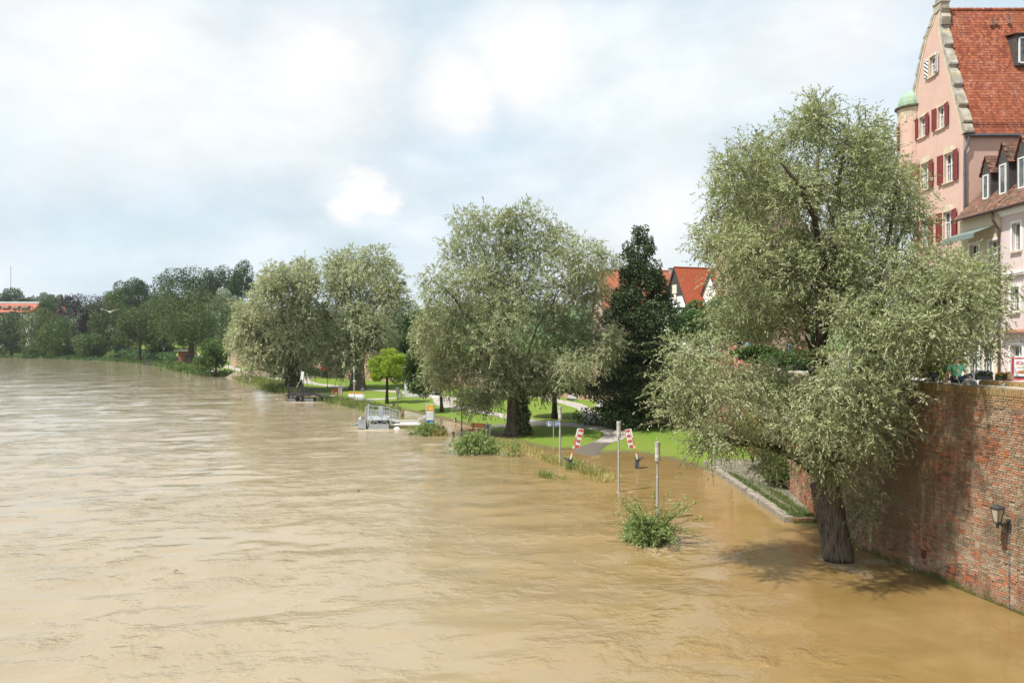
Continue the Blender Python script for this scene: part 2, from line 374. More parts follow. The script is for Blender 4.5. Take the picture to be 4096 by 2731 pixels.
# river surface with real waves
yw = np.concatenate([np.geomspace(11, 60, 300)[:-1], np.geomspace(60, 170, 110)[:-1], np.geomspace(170, 5000, 70)])
tw = np.linspace(-1.0, 0.78, 270)
WX = yw[:, None]*tw[None, :]; WY = np.repeat(yw[:, None], len(tw), 1)
ca, sa = math.cos(R(-14)), math.sin(R(-14))
ex, ey = (WX*ca-WY*sa), (WX*sa+WY*ca)
sd = sdist(WX, WY)
calm = sstep(-1.0, -10, sd)*(1-0.5*sstep(3, 14, WX+0*WY)*sstep(60, 40, WY))
wz = 0.13*vnoise(ex/8, ey/4.6)+0.15*vnoise(ex/3.2+40, ey/1.9)+0.085*vnoise(ex/1.5+11, ey/0.9+5)+0.012*vnoise(ex/0.8, ey/0.42)
# standing boils where the current meets the drowned bank
wz += 0.10*vnoise(ex/2.6+70, ey/1.5)*np.exp(-((sd+16)/11)**2)*sstep(70, 30, WY)
# wakes: water piles up and trails towards the camera from whatever stands in the current
foam = np.zeros_like(WX)
for (u_, v_, sx_, sy_, k_) in [(3357, 2240, 0.95, 2.6, 1.0), (3330, 2225, 1.5, 0.7, 0.7), (2610, 2176, 1.5, 3.2, 0.7), (2475, 1966, 0.30, 2.6, 0.7), (2240, 1862, 0.3, 1.6, 0.6), (2281, 1873, 0.5, 1.6, 0.6), (1905, 1812, 2.0, 2.2, 0.6),
        (1480, 1722, 3.6, 1.6, 1.0), (1440, 1700, 1.0, 4.5, 0.9), (1590, 1716, 4.0, 0.8, 0.6), (1215, 1608, 4.5, 1.8, 0.9), (1165, 1600, 1.5, 6.0, 0.8), (1730, 1742, 2.2, 1.8, 0.6), (1800, 1690, 6.0, 2.5, 0.5), (1620, 1660, 5.0, 3.0, 0.45),
        (3480, 2245, 1.3, 0.7, 0.8), (3600, 2285, 0.7, 1.8, 0.5), (2200, 1880, 6.0, 1.2, 0.4), (350, 1592, 26.0, 5.0, 0.4), (900, 1600, 14.0, 5.0, 0.3), (2000, 2290, 4.0, 1.4, 0.28), (1900, 2130, 5.0, 1.5, 0.28), (1300, 2290, 4.0, 1.0, 0.30), (2950, 2650, 2.0, 0.9, 0.26), (2350, 2640, 2.4, 1.0, 0.28)]:
    x_, y_ = wpt(u_, v_); dy_ = y_-WY
    g = np.exp(-((WX-x_-0.08*dy_)/sx_)**2)*np.where(dy_ > 0, np.exp(-(dy_/sy_)**2), np.exp(-(dy_/min(0.9, sy_))**2))
    foam = np.maximum(foam, k_*g)
wz += foam*0.16*(vnoise(ex/0.9+3, ey/0.7)+0.35)
WZ = wz*(0.05+0.95*calm)*np.clip(1.15-WY/900, 0.1, 1)*0.85-0.012
wv = np.stack([WX, WY, WZ], -1).reshape(-1, 3); wf = grid_faces(len(yw), len(tw))
base = len(wv); wv = np.vstack([wv, [[-6000, -3000, -0.35], [6000, -3000, -0.35], [6000, 6000, -0.35], [-6000, 6000, -0.35]]])
wf = np.vstack([wf, [[base, base+1, base+2, base+3]]])
RV = tag(np_mesh('river', wv, wf, m_water, smooth=True), kind='structure')
ch_ = RV.data.attributes.new('chop', 'FLOAT', 'POINT'); ch_.data.foreach_set('value', np.concatenate([calm.ravel(), np.ones(4)]).astype(np.float32))
fa_ = RV.data.attributes.new('foam', 'FLOAT', 'POINT'); fa_.data.foreach_set('value', np.concatenate([foam.ravel(), np.zeros(4)]).astype(np.float32))

# footpaths: pairs of pixel edges laid on the lawn
def Z6(x, y): return (2000+x*0.38265, 1500+y*0.38265)
def Z7(x, y): return (1350+x*0.29762, 1450+y*0.29762)
def Z8(x, y): return (850+x*0.2551, 1250+y*0.2551)
paths = [
  (Z6, 0.030, [(600, 860, 1000, 880), (770, 785, 1020, 822), (860, 738, 1105, 742), (960, 702, 1170, 708), (1050, 660, 1225, 688), (1088, 627, 1300, 664), (1075, 600, 1335, 640), (1030, 580, 1335, 600)]),
  (Z6, 0.034, [(1340, 600, 1340, 640), (1290, 570, 1290, 650), (1180, 556, 1180, 650), (1040, 535, 1060, 590), (870, 508, 940, 562), (700, 492, 720, 534), (480, 484, 480, 524), (330, 486, 330, 526), (0, 516, 0, 540), (-70, 520, -70, 546)]),
  (Z6, 0.026, [(640, 486, 640, 500), (420, 478, 420, 497), (250, 440, 330, 490), (120, 420, 120, 462), (0, 400, 0, 440), (-300, 340, -300, 372)]),
  (Z6, 0.038, [(870, 512, 1060, 512), (868, 474, 1100, 490), (880, 440, 1082, 440), (850, 390, 1010, 370), (790, 342, 870, 302), (620, 288, 740, 274), (450, 248, 580, 246), (330, 228, 440, 222), (200, 222, 300, 210)]),
  (Z7, 0.028, [(2360, 712, 2360, 765), (2260, 690, 2260, 744), (2060, 655, 2060, 705), (1850, 612, 1850, 668), (1640, 572, 1660, 634), (1555, 552, 1430, 602), (1545, 530, 1300, 556), (1600, 496, 1295, 505), (1620, 470, 1250, 470), (1540, 452, 1150, 460), (1300, 440, 1000, 450)]),
  (Z7, 0.032, [(1240, 440, 1260, 482), (1100, 412, 1100, 466), (870, 382, 900, 412), (450, 350, 450, 374), (0, 310, 0, 340), (-160, 292, -160, 322)]),
  (Z7, 0.026, [(830, 466, 820, 480), (600, 478, 600, 492), (420, 484, 400, 522), (280, 488, 340, 560), (140, 472, 140, 540), (0, 455, 0, 500), (-150, 430, -150, 470), (-330, 400, -330, 428)]),
  (Z7, 0.022, [(400, 512, 330, 560), (520, 560, 430, 598), (650, 602, 560, 640), (820, 655, 700, 690), (1000, 700, 900, 740), (1200, 770, 1100, 800)]),
  (Z7, 0.024, [(1960, 858, 1990, 880), (2120, 842, 2120, 866), (2330, 824, 2330, 850)]),
  (Z8, 0.036, [(2250, 1168, 2250, 1196), (1850, 1130, 1850, 1162), (1650, 1108, 1700, 1142), (1540, 1074, 1540, 1120), (1520, 1048, 1440, 1108), (1560, 1022, 1380, 1090), (1660, 1004, 1400, 1020), (1680, 994, 1430, 996)]),
  (Z8, 0.030, [(1180, 1020, 1180, 1048), (1000, 1020, 1000, 1046), (870, 1022, 870, 1046), (700, 1030, 700, 1050)]),
  (Z8, 0.030, [(560, 920, 480, 932), (440, 880, 340, 900), (320, 850, 200, 862), (180, 838, 60, 842), (40, 832, -60, 836)]),
  (Z8, 0.034, [(860, 832, 860, 840), (500, 832, 500, 844), (200, 834, 200, 848)]),
  (Z8, 0.030, [(320, 940, 250, 952), (200, 905, 130, 925), (110, 880, 60, 900), (-20, 868, -80, 884)]),
]
def dense(pts, n=6):
    out = []
    for i in range(len(pts)-1):
        for k in range(n):
            t = k/n; out.append(tuple(a*(1-t)+b*t for a, b in zip(pts[i], pts[i+1])))
    return out+[pts[-1]]
for zf, lift, pl in paths:
    rows = []
    for a in pl:
        A = gnd(*zf(a[0], a[1])); B = gnd(*zf(a[2], a[3])); rows.append((A.x, A.y, B.x, B.y))
    # smooth the edges a little, then lay a fine strip over the ground
    rows = dense(rows, 7); arr = np.array(rows); k = np.array([1, 2, 3, 4, 3, 2, 1])/16.0
    pad = np.pad(arr, ((3, 3), (0, 0)), mode='edge')
    arr = np.stack([np.convolve(pad[:, c], k, 'valid') for c in range(4)], 1)
    nc = 13; t = np.linspace(0, 1, nc)
    X = arr[:, 0:1]*(1-t)+arr[:, 2:3]*t; Y = arr[:, 1:2]*(1-t)+arr[:, 3:4]*t
    wob = 0.22*vnoise(X/0.9, Y/1.6)*np.abs(t-0.5)[None, :]*2; X = X+wob; Y = Y+wob
    edge = np.minimum(t, 1-t)[None, :]
    Zp = land(X, Y)+lift*np.clip(edge*9, 0.0, 1)+0.006
    tag(np_mesh('path', np.stack([X, Y, Zp], -1).reshape(-1, 3), grid_faces(*X.shape), m_path, smooth=True), kind='structure')
# ================================================================ trees
def mat_bark(name, lo, hi, vs=0.12):
    m, nt, out = new_mat(name)
    p = pos(nt, (1, 1, vs)); n = noise(nt, p, 13.0, 7.0, 0.7); n2 = noise(nt, pos(nt), 1.2, 4.0)
    c = mixc(nt, ramp(nt, n, [(0.36, 0.0), (0.64, 1.0)]), lo, hi)
    c = mixc(nt, ramp(nt, n2, [(0.5, 0.0), (0.75, 0.5)]), c, (0.10, 0.11, 0.05))
    zz = nd(nt, 'ShaderNodeSeparateXYZ', {0: nd(nt, 'ShaderNodeNewGeometry').outputs['Position']}).outputs[2]
    wet = nd(nt, 'ShaderNodeMapRange', {0: math_(nt, 'ADD', zz, math_(nt, 'MULTIPLY', math_(nt, 'ADD', n, n2), 0.5)), 1: 0.66, 2: 0.48}).outputs[0]
    c = mixc(nt, wet, c, (0.022, 0.018, 0.013))       # soaked foot of the stem
    b = nd(nt, 'ShaderNodeBsdfPrincipled', {'Base Color': c, 'Roughness': 0.9, 'Specular IOR Level': 0.2, 'Normal': bump(nt, n, 1.0, 0.12)})
    nt.links.new(b.outputs[0], out.inputs[0]); return m
m_bark = mat_bark('willow_bark', (0.045, 0.033, 0.024), (0.25, 0.20, 0.155))
m_bark2 = mat_bark('dark_bark', (0.03, 0.024, 0.018), (0.11, 0.085, 0.06))
L_willow = LEAF('willow_leaf', (0.225, 0.255, 0.120), (0.435, 0.465, 0.285), 0.28, 0.55, 0.2)
L_willow2 = LEAF('grey_willow_leaf', (0.250, 0.272, 0.150), (0.42, 0.445, 0.290), 0.30, 0.55, 0.2)
L_willow3 = LEAF('pale_willow_leaf', (0.265, 0.285, 0.165), (0.50, 0.52, 0.36), 0.28, 0.5, 0.3)
L_far = LEAF('far_green_leaf', (0.022, 0.052, 0.018), (0.075, 0.125, 0.042), 0.2, 0.5, 0.2)
L_faro = LEAF('far_olive_leaf', (0.038, 0.062, 0.016), (0.12, 0.155, 0.045), 0.2, 0.5, 0.2)
L_dark = LEAF('dark_maple_leaf', (0.022, 0.042, 0.015), (0.080, 0.12, 0.04), 0.15, 0.5, 0.3)
L_green = LEAF('green_leaf', (0.035, 0.075, 0.016), (0.115, 0.175, 0.042), 0.25, 0.5, 0.3)
L_deep = LEAF('deep_green_leaf', (0.038, 0.085, 0.026), (0.108, 0.185, 0.058), 0.22, 0.5, 0.25)
L_olive = LEAF('olive_leaf', (0.060, 0.095, 0.022), (0.165, 0.215, 0.058), 0.22, 0.5, 0.25)
L_purple = LEAF('purple_beech_leaf', (0.020, 0.014, 0.020), (0.055, 0.038, 0.048), 0.15, 0.5, 0.25, (1.0, 0.6, 0.7))
L_silver = LEAF('silver_leaf', (0.16, 0.19, 0.15), (0.42, 0.46, 0.40), 0.2)
L_lime = LEAF('lime_leaf', (0.16, 0.26, 0.012), (0.38, 0.48, 0.045), 0.35, 0.45, 0.3)
L_bush = LEAF('bank_bush_leaf', (0.11, 0.17, 0.04), (0.40, 0.48, 0.20), 0.35)
L_ivy = LEAF('ivy_leaf', (0.020, 0.035, 0.008), (0.13, 0.14, 0.03), 0.1, 0.35, 0.5)
L_reed = LEAF('tall_grass_blade', (0.22, 0.22, 0.06), (0.58, 0.50, 0.24), 0.35, 0.6, 0.2)
L_weed = LEAF('bank_weed_blade', (0.06, 0.11, 0.025), (0.30, 0.33, 0.12), 0.3, 0.6, 0.2)
L_blue = LEAF('hazy_ridge_leaf', (0.05, 0.085, 0.045), (0.09, 0.13, 0.07), 0.1)

def leaf_quads(p, ax, nr, ln, wd):
    """rhombic leaves: base p, axis ax, face normal nr"""
    ax /= np.linalg.norm(ax, axis=1, keepdims=True)+1e-9
    sd_ = np.cross(ax, nr); sd_ /= np.linalg.norm(sd_, axis=1, keepdims=True)+1e-9
    L = ln[:, None]; W = wd[:, None]
    v = np.stack([p, p+ax*L*0.45+sd_*W*0.5, p+ax*L, p+ax*L*0.45-sd_*W*0.5], 1).reshape(-1, 3)
    return v, np.arange(len(p)*4).reshape(-1, 4)
def pick(cl, n, r):
    w = cl[:, 3]*cl[:, 5]; return r.choice(len(cl), n, p=w/w.sum())
def unit(r, n):
    d = r.normal(size=(n, 3)); return d/np.linalg.norm(d, axis=1, keepdims=True)
def billow(cl, r, k=6, q=0.70, s=0.52, core=0.72):
    out = []
    for c in cl:
        out.append((c[0], c[1], c[2], c[3]*core, c[4]*core, c[5]*core))
        for _ in range(k):
            d = unit(r, 1)[0]; f = s*(0.7+0.6*r.random()); out.append((c[0]+d[0]*c[3]*q, c[1]+d[1]*c[4]*q, c[2]+d[2]*c[5]*q, c[3]*f, c[4]*f, c[5]*f))
    return out
def willow_crown(name, cl, n, ln, wd, mat, parent, off, r, L=0.95, droop=0.5, per=14, inner=0.42):
    cl = np.array(cl, float); nt_ = n//per
    i = pick(cl, nt_, r); d = unit(r, nt_); rad = inner+(1-inner)*r.random(nt_)**0.6
    p0 = cl[i, :3]+d*cl[i, 3:6]*rad[:, None]
    outd = d*0.8+unit(r, nt_)*0.55+np.array([0, 0, 0.25]); outd /= np.linalg.norm(outd, axis=1, keepdims=True)
    Lt = L*(0.5+0.9*r.random(nt_)); dr = droop*(0.3+1.4*r.random(nt_))*Lt
    t = (np.arange(per)+0.5)/per
    tt = np.repeat(t[None, :], nt_, 0)+r.normal(size=(nt_, per))*0.03
    pos_ = p0[:, None, :]+outd[:, None, :]*(Lt[:, None]*tt)[:, :, None]
    pos_[:, :, 2] -= dr[:, None]*tt*tt
    tan = outd[:, None, :]*np.ones((1, per, 1)); tan = tan.copy(); tan[:, :, 2] -= (2*dr/Lt)[:, None]*tt
    ax = tan+r.normal(size=tan.shape)*0.62; ax[:, :, 2] -= 0.15
    P_ = pos_.reshape(-1, 3); A = ax.reshape(-1, 3); m_ = len(P_)
    v, f = leaf_quads(P_, A, unit(r, m_)*0.62+np.repeat(outd, per, 0)*0.35+np.array([0, 0, 0.55]), ln*(0.65+0.7*r.random(m_)), wd*(0.7+0.6*r.random(m_)))
    tone = np.clip(np.repeat(r.random(nt_), per)*0.5+r.random(m_)**1.5*0.5, 0, 1)
    return np_mesh(name, v-np.array(off), f, mat, parent, {'tone': tone}), (p0, outd, Lt, dr)
def broad_crown(name, cl, n, ln, wd, mat, parent, off, r, inner=0.55, up=0.6):
    cl = np.array(cl, float); i = pick(cl, n, r); d = unit(r, n); rad = inner+(1-inner)*r.random(n)**0.55
    p = cl[i, :3]+d*cl[i, 3:6]*rad[:, None]
    ax = unit(r, n)+d*0.5; nr = unit(r, n)*0.9+d*0.5+np.array([0, 0, up])
    v, f = leaf_quads(p, ax, nr, ln*(0.6+0.8*r.random(n)), wd*(0.6+0.8*r.random(n)))
    jit = r.random(len(cl)); tone = np.clip(jit[i]*0.45+r.random(n)*0.55, 0, 1)
    return np_mesh(name, v-np.array(off), f, mat, parent, {'tone': tone})
def limb(mb, a, b, r0, r1, r, sag=0.0, n=6, seg=6, wob=0.12):
    a = Vector(a); b = Vector(b); L = (b-a).length; pts = []
    for k in range(seg+1):
        t = k/seg; q = a.lerp(b, t); s = math.sin(math.pi*t)
        q += Vector((r.normal()*wob*L*0.2*s, r.normal()*wob*L*0.2*s, sag*L*s)); pts.append(q)
    return mb.tube(pts, [r0+(r1-r0)*(k/seg) for k in range(seg+1)], n)
OV = 4096/2352.0
def ocl(lst, Y, ky=0.9, jit=None, r=None):
    """crown clumps given in overview pixels (u, v, half width, half height, depth offset)"""
    out = []
    for a in lst:
        u, v, ru, rv = a[:4]; dy = a[4] if len(a) > 4 else (r.normal()*jit if jit else 0.0)
        Yc = Y+dy; c = P(u*OV, v*OV, Yc); rx = ru*OV/F*Yc; rz = rv*OV/F*Yc
        out.append((c.x, c.y, c.z, rx, min(rx, rz)*ky+0.25, rz))
    return out
def trunk_mesh(mb, base, top, r0, r1, r, flare=1.5, lean=(0, 0), n=14, below=0.6):
    base = Vector(base); top = Vector(top); pts = []; rr = []
    for k in range(11):
        t = k/10; q = base.lerp(top, t)+Vector((lean[0]*math.sin(t*3.1), lean[1]*math.sin(t*3.1), 0))
        if k == 0: q = q-Vector((0, 0, below))
        pts.append(q); rr.append((r0+(r1-r0)*t)*(1+(flare-1)*math.exp(-t*7)))
    b0 = len(mb.v); mb.tube(pts, rr, n)
    # fluted, uneven stem
    for k in range(b0, len(mb.v)):
        x, y, z = mb.v[k]; j = (k-b0) % n
        th_ = 2*math.pi*j/n; s = 1+0.06*math.sin(th_*3+0.8*z)+0.045*math.sin(th_*7+1.3+1.1*z)+(0.028*math.sin(th_*17+2*math.sin(z*2.3)) if n > 20 else 0); c = base.lerp(top, min(1, max(0, (z-base.z)/(top.z-base.z+1e-6))))
        mb.v[k] = (c.x+(x-c.x)*s, c.y+(y-c.y)*s, z)
    return mb
def twigs_mesh(mb, tw, r, n, w=0.012):
    p0, od, Lt, dr = tw; idx = r.choice(len(p0), min(n, len(p0)), replace=False)
    for i in idx:
        a = Vector(p0[i]-od[i]*Lt[i]*0.4); b = Vector(p0[i]+od[i]*Lt[i]*0.6)+Vector((0, 0, -dr[i]*0.36)); c = Vector(p0[i]+od[i]*Lt[i]*1.1)+Vector((0, 0, -dr[i]*1.2))
        mb.tube([a, b, c], [w*1.6, w, w*0.4], 3, False)
def willow(label, name, base, fork, r0, r1, cls, Y, n, ln, wd, mat, seed, jit, limbs, L, droop, nbark, tw=0, lean=(0, 0), below=0.6, group='willows along the river bank', inner=0.42, flare=1.45, lw=0.20, bc=0.72):
    r = np.random.default_rng(seed); cl = ocl(cls, Y, 0.95, jit, r)
    t = thing(name, label, 'tree', base, 0, group)
    mb = MB(); trunk_mesh(mb, base, fork, r0, r1, r, flare, lean, 40, below)
    fk = Vector(fork); order = sorted(range(len(cl)), key=lambda k: -(Vector(cl[k][:3])-fk).length)
    for k in range(limbs):
        a = cl[order[k*len(order)//limbs]]
        e = Vector(a[:3]); mid = fk.lerp(e, 0.45)+Vector((r.normal()*0.4, r.normal()*0.4, 0.6))
        rr = r1*(lw+0.14*r.random())
        limb(mb, fk-Vector((0, 0, 0.4)), mid, rr, rr*0.62, r, 0.05, 7)
        limb(mb, mid, e, rr*0.62, rr*0.2, r, 0.04, 6)
        for q in range(4):
            s = mid.lerp(e, 0.3+0.7*r.random()); d = Vector(unit(r, 1)[0]); d.z = abs(d.z)*0.6
            limb(mb, s, s+d*(0.6+0.9*r.random())*a[3], rr*0.24, rr*0.06, r, 0.03, 5, 4)
    cr, twd = willow_crown('crown', billow(cl, r, core=bc), n, ln, wd, mat, t, base, r, L, droop, inner=inner)
    if tw:
        m3 = MB(); twigs_mesh(m3, twd, r, tw); tag(m3.build('twigs', nbark, t, base, fix=False), kind='stuff')
    tr = mb.build('trunk', nbark, t, base, smooth=True)
    return t, cl
# ---- the big willow standing in the flood by the brick wall
W1 = [(1885, 262, 42, 48, 0), (1840, 318, 70, 52, 0.4), (1945, 318, 80, 48, -0.2), (2015, 345, 48, 52, 0.5), (1760, 362, 72, 48, -0.5), (1672, 385, 42, 34, -0.6),
      (1655, 455, 34, 40, 0), (1725, 455, 80, 66, 0.5), (1850, 430, 92, 76, -0.8), (1975, 440, 98, 76, -0.5), (2060, 430, 46, 58, 0.6),
      (1622, 545, 36, 34, -0.3), (1600, 588, 22, 20, -0.5), (1700, 560, 84, 66, -0.8), (1830, 575, 96, 76, 0.8), (1955, 565, 98, 76, 0.4), (2075, 525, 50, 58, 0.2),
      (1660, 640, 40, 40, 0), (1735, 665, 72, 48, 0.2), (1850, 690, 80, 62, 1.2), (1950, 660, 74, 54, 1.0),
      (2090, 640, 84, 66, -1.6), (2180, 640, 90, 62, -2.2), (2252, 662, 48, 54, -2.0), (2285, 722, 24, 36, -1.8), (2195, 726, 84, 44, -2.4), (2085, 745, 96, 54, -2.4),
      (1975, 715, 84, 64, -1.8), (2170, 790, 72, 30, -1.8), (2255, 795, 32, 32, -1.2), (1965, 800, 92, 64, -2.2), (2060, 820, 52, 48, -1.6),
      (1915, 880, 92, 62, -2.4), (2020, 890, 70, 66, -1.9), (1870, 955, 86, 62, -2.6), (1980, 960, 86, 70, -2.0), (2050, 945, 36, 46, -1.4),
      (1868, 1040, 58, 46, -2.4), (1950, 1045, 66, 54, -1.6), (1905, 1095, 40, 28, -1.6), (1990, 1165, 26, 46, -0.6),
      (1562, 812, 44, 36, -1.0), (1630, 808, 62, 36, -0.6), (1560, 890, 56, 48, -1.5), (1640, 890, 76, 56, -1.2), (1730, 900, 76, 56, -0.6),
      (1556, 958, 42, 42, -1.4), (1640, 975, 66, 46, -1.4), (1715, 985, 56, 38, -1.0), (1622, 1028, 42, 22, -1.2), (1795, 1000, 62, 52, -0.6), (1790, 900, 66, 60, 0.6), (1775, 1070, 30, 40, -0.3)]
W1 = W1+[(2000, 900, 60, 50, -4.6), (1950, 985, 56, 46, -4.4), (2050, 840, 52, 44, -4.6), (2110, 740, 60, 44, -5.0)]+[(1760, 735, 70, 44, 2.4), (1850, 770, 60, 50, 2.2), (1700, 735, 50, 36, 2.6), (1660, 740, 40, 30, 1.5)]+[(a[0], a[1], a[2]*0.85, a[3]*0.85, a[4]+3.0) for a in W1 if a[1] < 800 and a[2] > 40]+[(a[0]+(a[0]-1950)*0.04, a[1]+14, a[2]*0.72, a[3]*0.72, a[4]-2.4) for a in W1 if 520 < a[1] < 1000 and a[2] > 60]
b1 = wat(3357, 2238); fork1 = P(3300, 1930, b1.y+0.1)
W1T, cl1 = willow('large silvery willow standing in flood water beside the high brick wall', 'willow_tree', b1, fork1, 0.54, 0.55, W1, b1.y, 282000, 0.150, 0.043, L_willow, 11, 0.4, 13, 0.75, 0.35, m_bark, 2600, below=1.2, flare=1.12, lw=0.32, bc=0.5)
r_ = np.random.default_rng(5)
mb = MB()      # the low limb reaching over the quay, and the leader that shows through the top
limb(mb, P(3260, 1880, b1.y), P(2940, 1770, b1.y-0.9), 0.26, 0.14, r_, 0.10, 8, 8); limb(mb, P(2940, 1770, b1.y-0.9), P(2720, 1700, b1.y-1.4), 0.14, 0.04, r_, 0.05, 6)
limb(mb, P(3330, 1960, b1.y), P(3300, 1100, b1.y-0.4), 0.32, 0.18, r_, 0.0, 8, 8); limb(mb, P(3300, 1100, b1.y-0.4), P(3210, 760, b1.y-2.0), 0.15, 0.09, r_, 0.02, 7); limb(mb, P(3210, 760, b1.y-2.0), P(3120, 650, b1.y-2.0), 0.09, 0.04, r_, 0.02, 6)
limb(mb, P(3210, 755, b1.y-2.0), P(3320, 740, b1.y-2.2), 0.06, 0.02, r_, 0.05, 5); limb(mb, P(3340, 1700, b1.y-0.4), P(3640, 1260, b1.y-1.8), 0.26, 0.13, r_, 0.06, 7); limb(mb, P(3640, 1260, b1.y-1.8), P(3960, 1190, b1.y-2.0), 0.13, 0.03, r_, 0.06, 6)
mb.build('limb', m_bark2, W1T, b1, smooth=True)
# ---- willow in the middle of the lawn
W2 = [(1085, 520, 46, 38), (1150, 545, 62, 52), (1215, 520, 58, 42), (1255, 570, 52, 52), (1060, 585, 50, 52), (1340, 590, 56, 42), (1385, 605, 24, 30), (1015, 655, 44, 40),
      (1090, 670, 74, 72), (1190, 650, 84, 84), (1290, 660, 72, 62), (1355, 670, 46, 52), (985, 720, 28, 50), (1050, 750, 62, 62), (1150, 760, 84, 72), (1250, 760, 84, 72),
      (1345, 770, 62, 52), (1395, 790, 28, 42), (993, 800, 28, 42), (1040, 838, 42, 42), (1120, 850, 62, 52), (1210, 850, 66, 42), (1290, 838, 58, 42), (1365, 838, 38, 34),
      (1080, 905, 46, 34), (1130, 910, 34, 30), (1012, 872, 32, 32), (1165, 880, 44, 40), (1250, 868, 54, 40), (1320, 850, 50, 34), (1045, 880, 40, 36), (1085, 925, 32, 24), (1400, 790, 30, 40), (975, 770, 30, 46)]
b2 = gnd(2066, 1738); fork2 = P(2062, 1560, b2.y)
W2T, cl2 = willow('broad grey-green willow with ivy on its stout trunk, behind the red bench', 'willow_tree', b2, fork2, 0.82, 0.72, W2, b2.y, 158000, 0.29, 0.082, L_willow2, 12, 2.6, 9, 1.0, 0.35, m_bark, 500, below=0.3, flare=1.55)
# ---- the two far willows
W3 = [(790, 600, 38, 28), (850, 608, 42, 32), (900, 635, 24, 32), (772, 650, 36, 42), (830, 670, 54, 52), (893, 690, 34, 42), (750, 720, 24, 32), (800, 740, 48, 52), (858, 750, 46, 42), (893, 755, 26, 36), (775, 800, 40, 42), (830, 805, 44, 40), (785, 845, 26, 28), (880, 800, 34, 40)]
W3 = [(a[0], a[1], a[2]*1.14, a[3]*1.14) for a in W3]
b3 = gnd(1432, 1558); fork3 = P(1430, 1440, b3.y)
W3T, cl3 = willow('tall willow whose bare trunk rises behind the barricade with amber lamps', 'willow_tree', b3, fork3, 1.25, 0.95, W3, b3.y, 80000, 0.46, 0.145, L_willow3, 13, 2.8, 7, 1.4, 0.4, m_bark, 0, below=0.3)
W4 = [(690, 622, 36, 24), (640, 640, 42, 32), (706, 645, 24, 32), (603, 680, 32, 38), (670, 690, 54, 52), (702, 710, 30, 52), (562, 712, 20, 24), (562, 750, 28, 34), (620, 760, 48, 48), (690, 770, 44, 52), (550, 790, 22, 24), (590, 815, 28, 28), (640, 828, 34, 24), (700, 828, 30, 30), (568, 838, 20, 20), (665, 815, 40, 34)]
W4 = [(a[0], a[1], a[2]*1.16, a[3]*1.14) for a in W4]+[(590, 745, 40, 46), (580, 790, 36, 36)]
b4 = gnd(1178, 1566); fork4 = P(1165, 1430, b4.y)
W4T, cl4 = willow('willow leaning over the water with an ivy-clad trunk behind the black jetty', 'willow_tree', b4, fork4, 0.95, 0.9, W4, b4.y, 84000, 0.46, 0.145, L_willow3, 14, 2.6, 7, 1.4, 0.4, m_bark, 0, below=0.5)
def ivy(parent, base, top, r0, r1, n, ln, seed, side=None):
    r = np.random.default_rng(seed); t = r.random(n); a = r.random(n)*2*np.pi
    if side is not None: a = side+(r.random(n)-0.5)*2.6
    B = np.array(base); T = np.array(top); c = B+(T-B)*t[:, None]; rad = (r0+(r1-r0)*t)*(1.0+0.28*r.random(n)*(1+0.5*np.sin(t*17+a*2)))
    p = c+np.stack([np.cos(a)*rad, np.sin(a)*rad, np.zeros(n)], 1)
    nr = np.stack([np.cos(a), np.sin(a), 0.4+0*a], 1)+unit(r, n)*0.6
    v, f = leaf_quads(p, unit(r, n)+np.array([0, 0, -0.8]), nr, ln*(0.6+0.8*r.random(n)), ln*0.9*(0.6+0.8*r.random(n)))
    return np_mesh('ivy', v-B, f, L_ivy, parent, {'tone': np.clip(r.random(n)**1.6, 0, 1)})
ivy(W4T, b4, fork4+Vector((0, 0, 1.0)), 1.15, 1.05, 6000, 0.32, 41)
ivy(W2T, b2, fork2, 1.15, 0.85, 1800, 0.2, 42, side=-0.3)

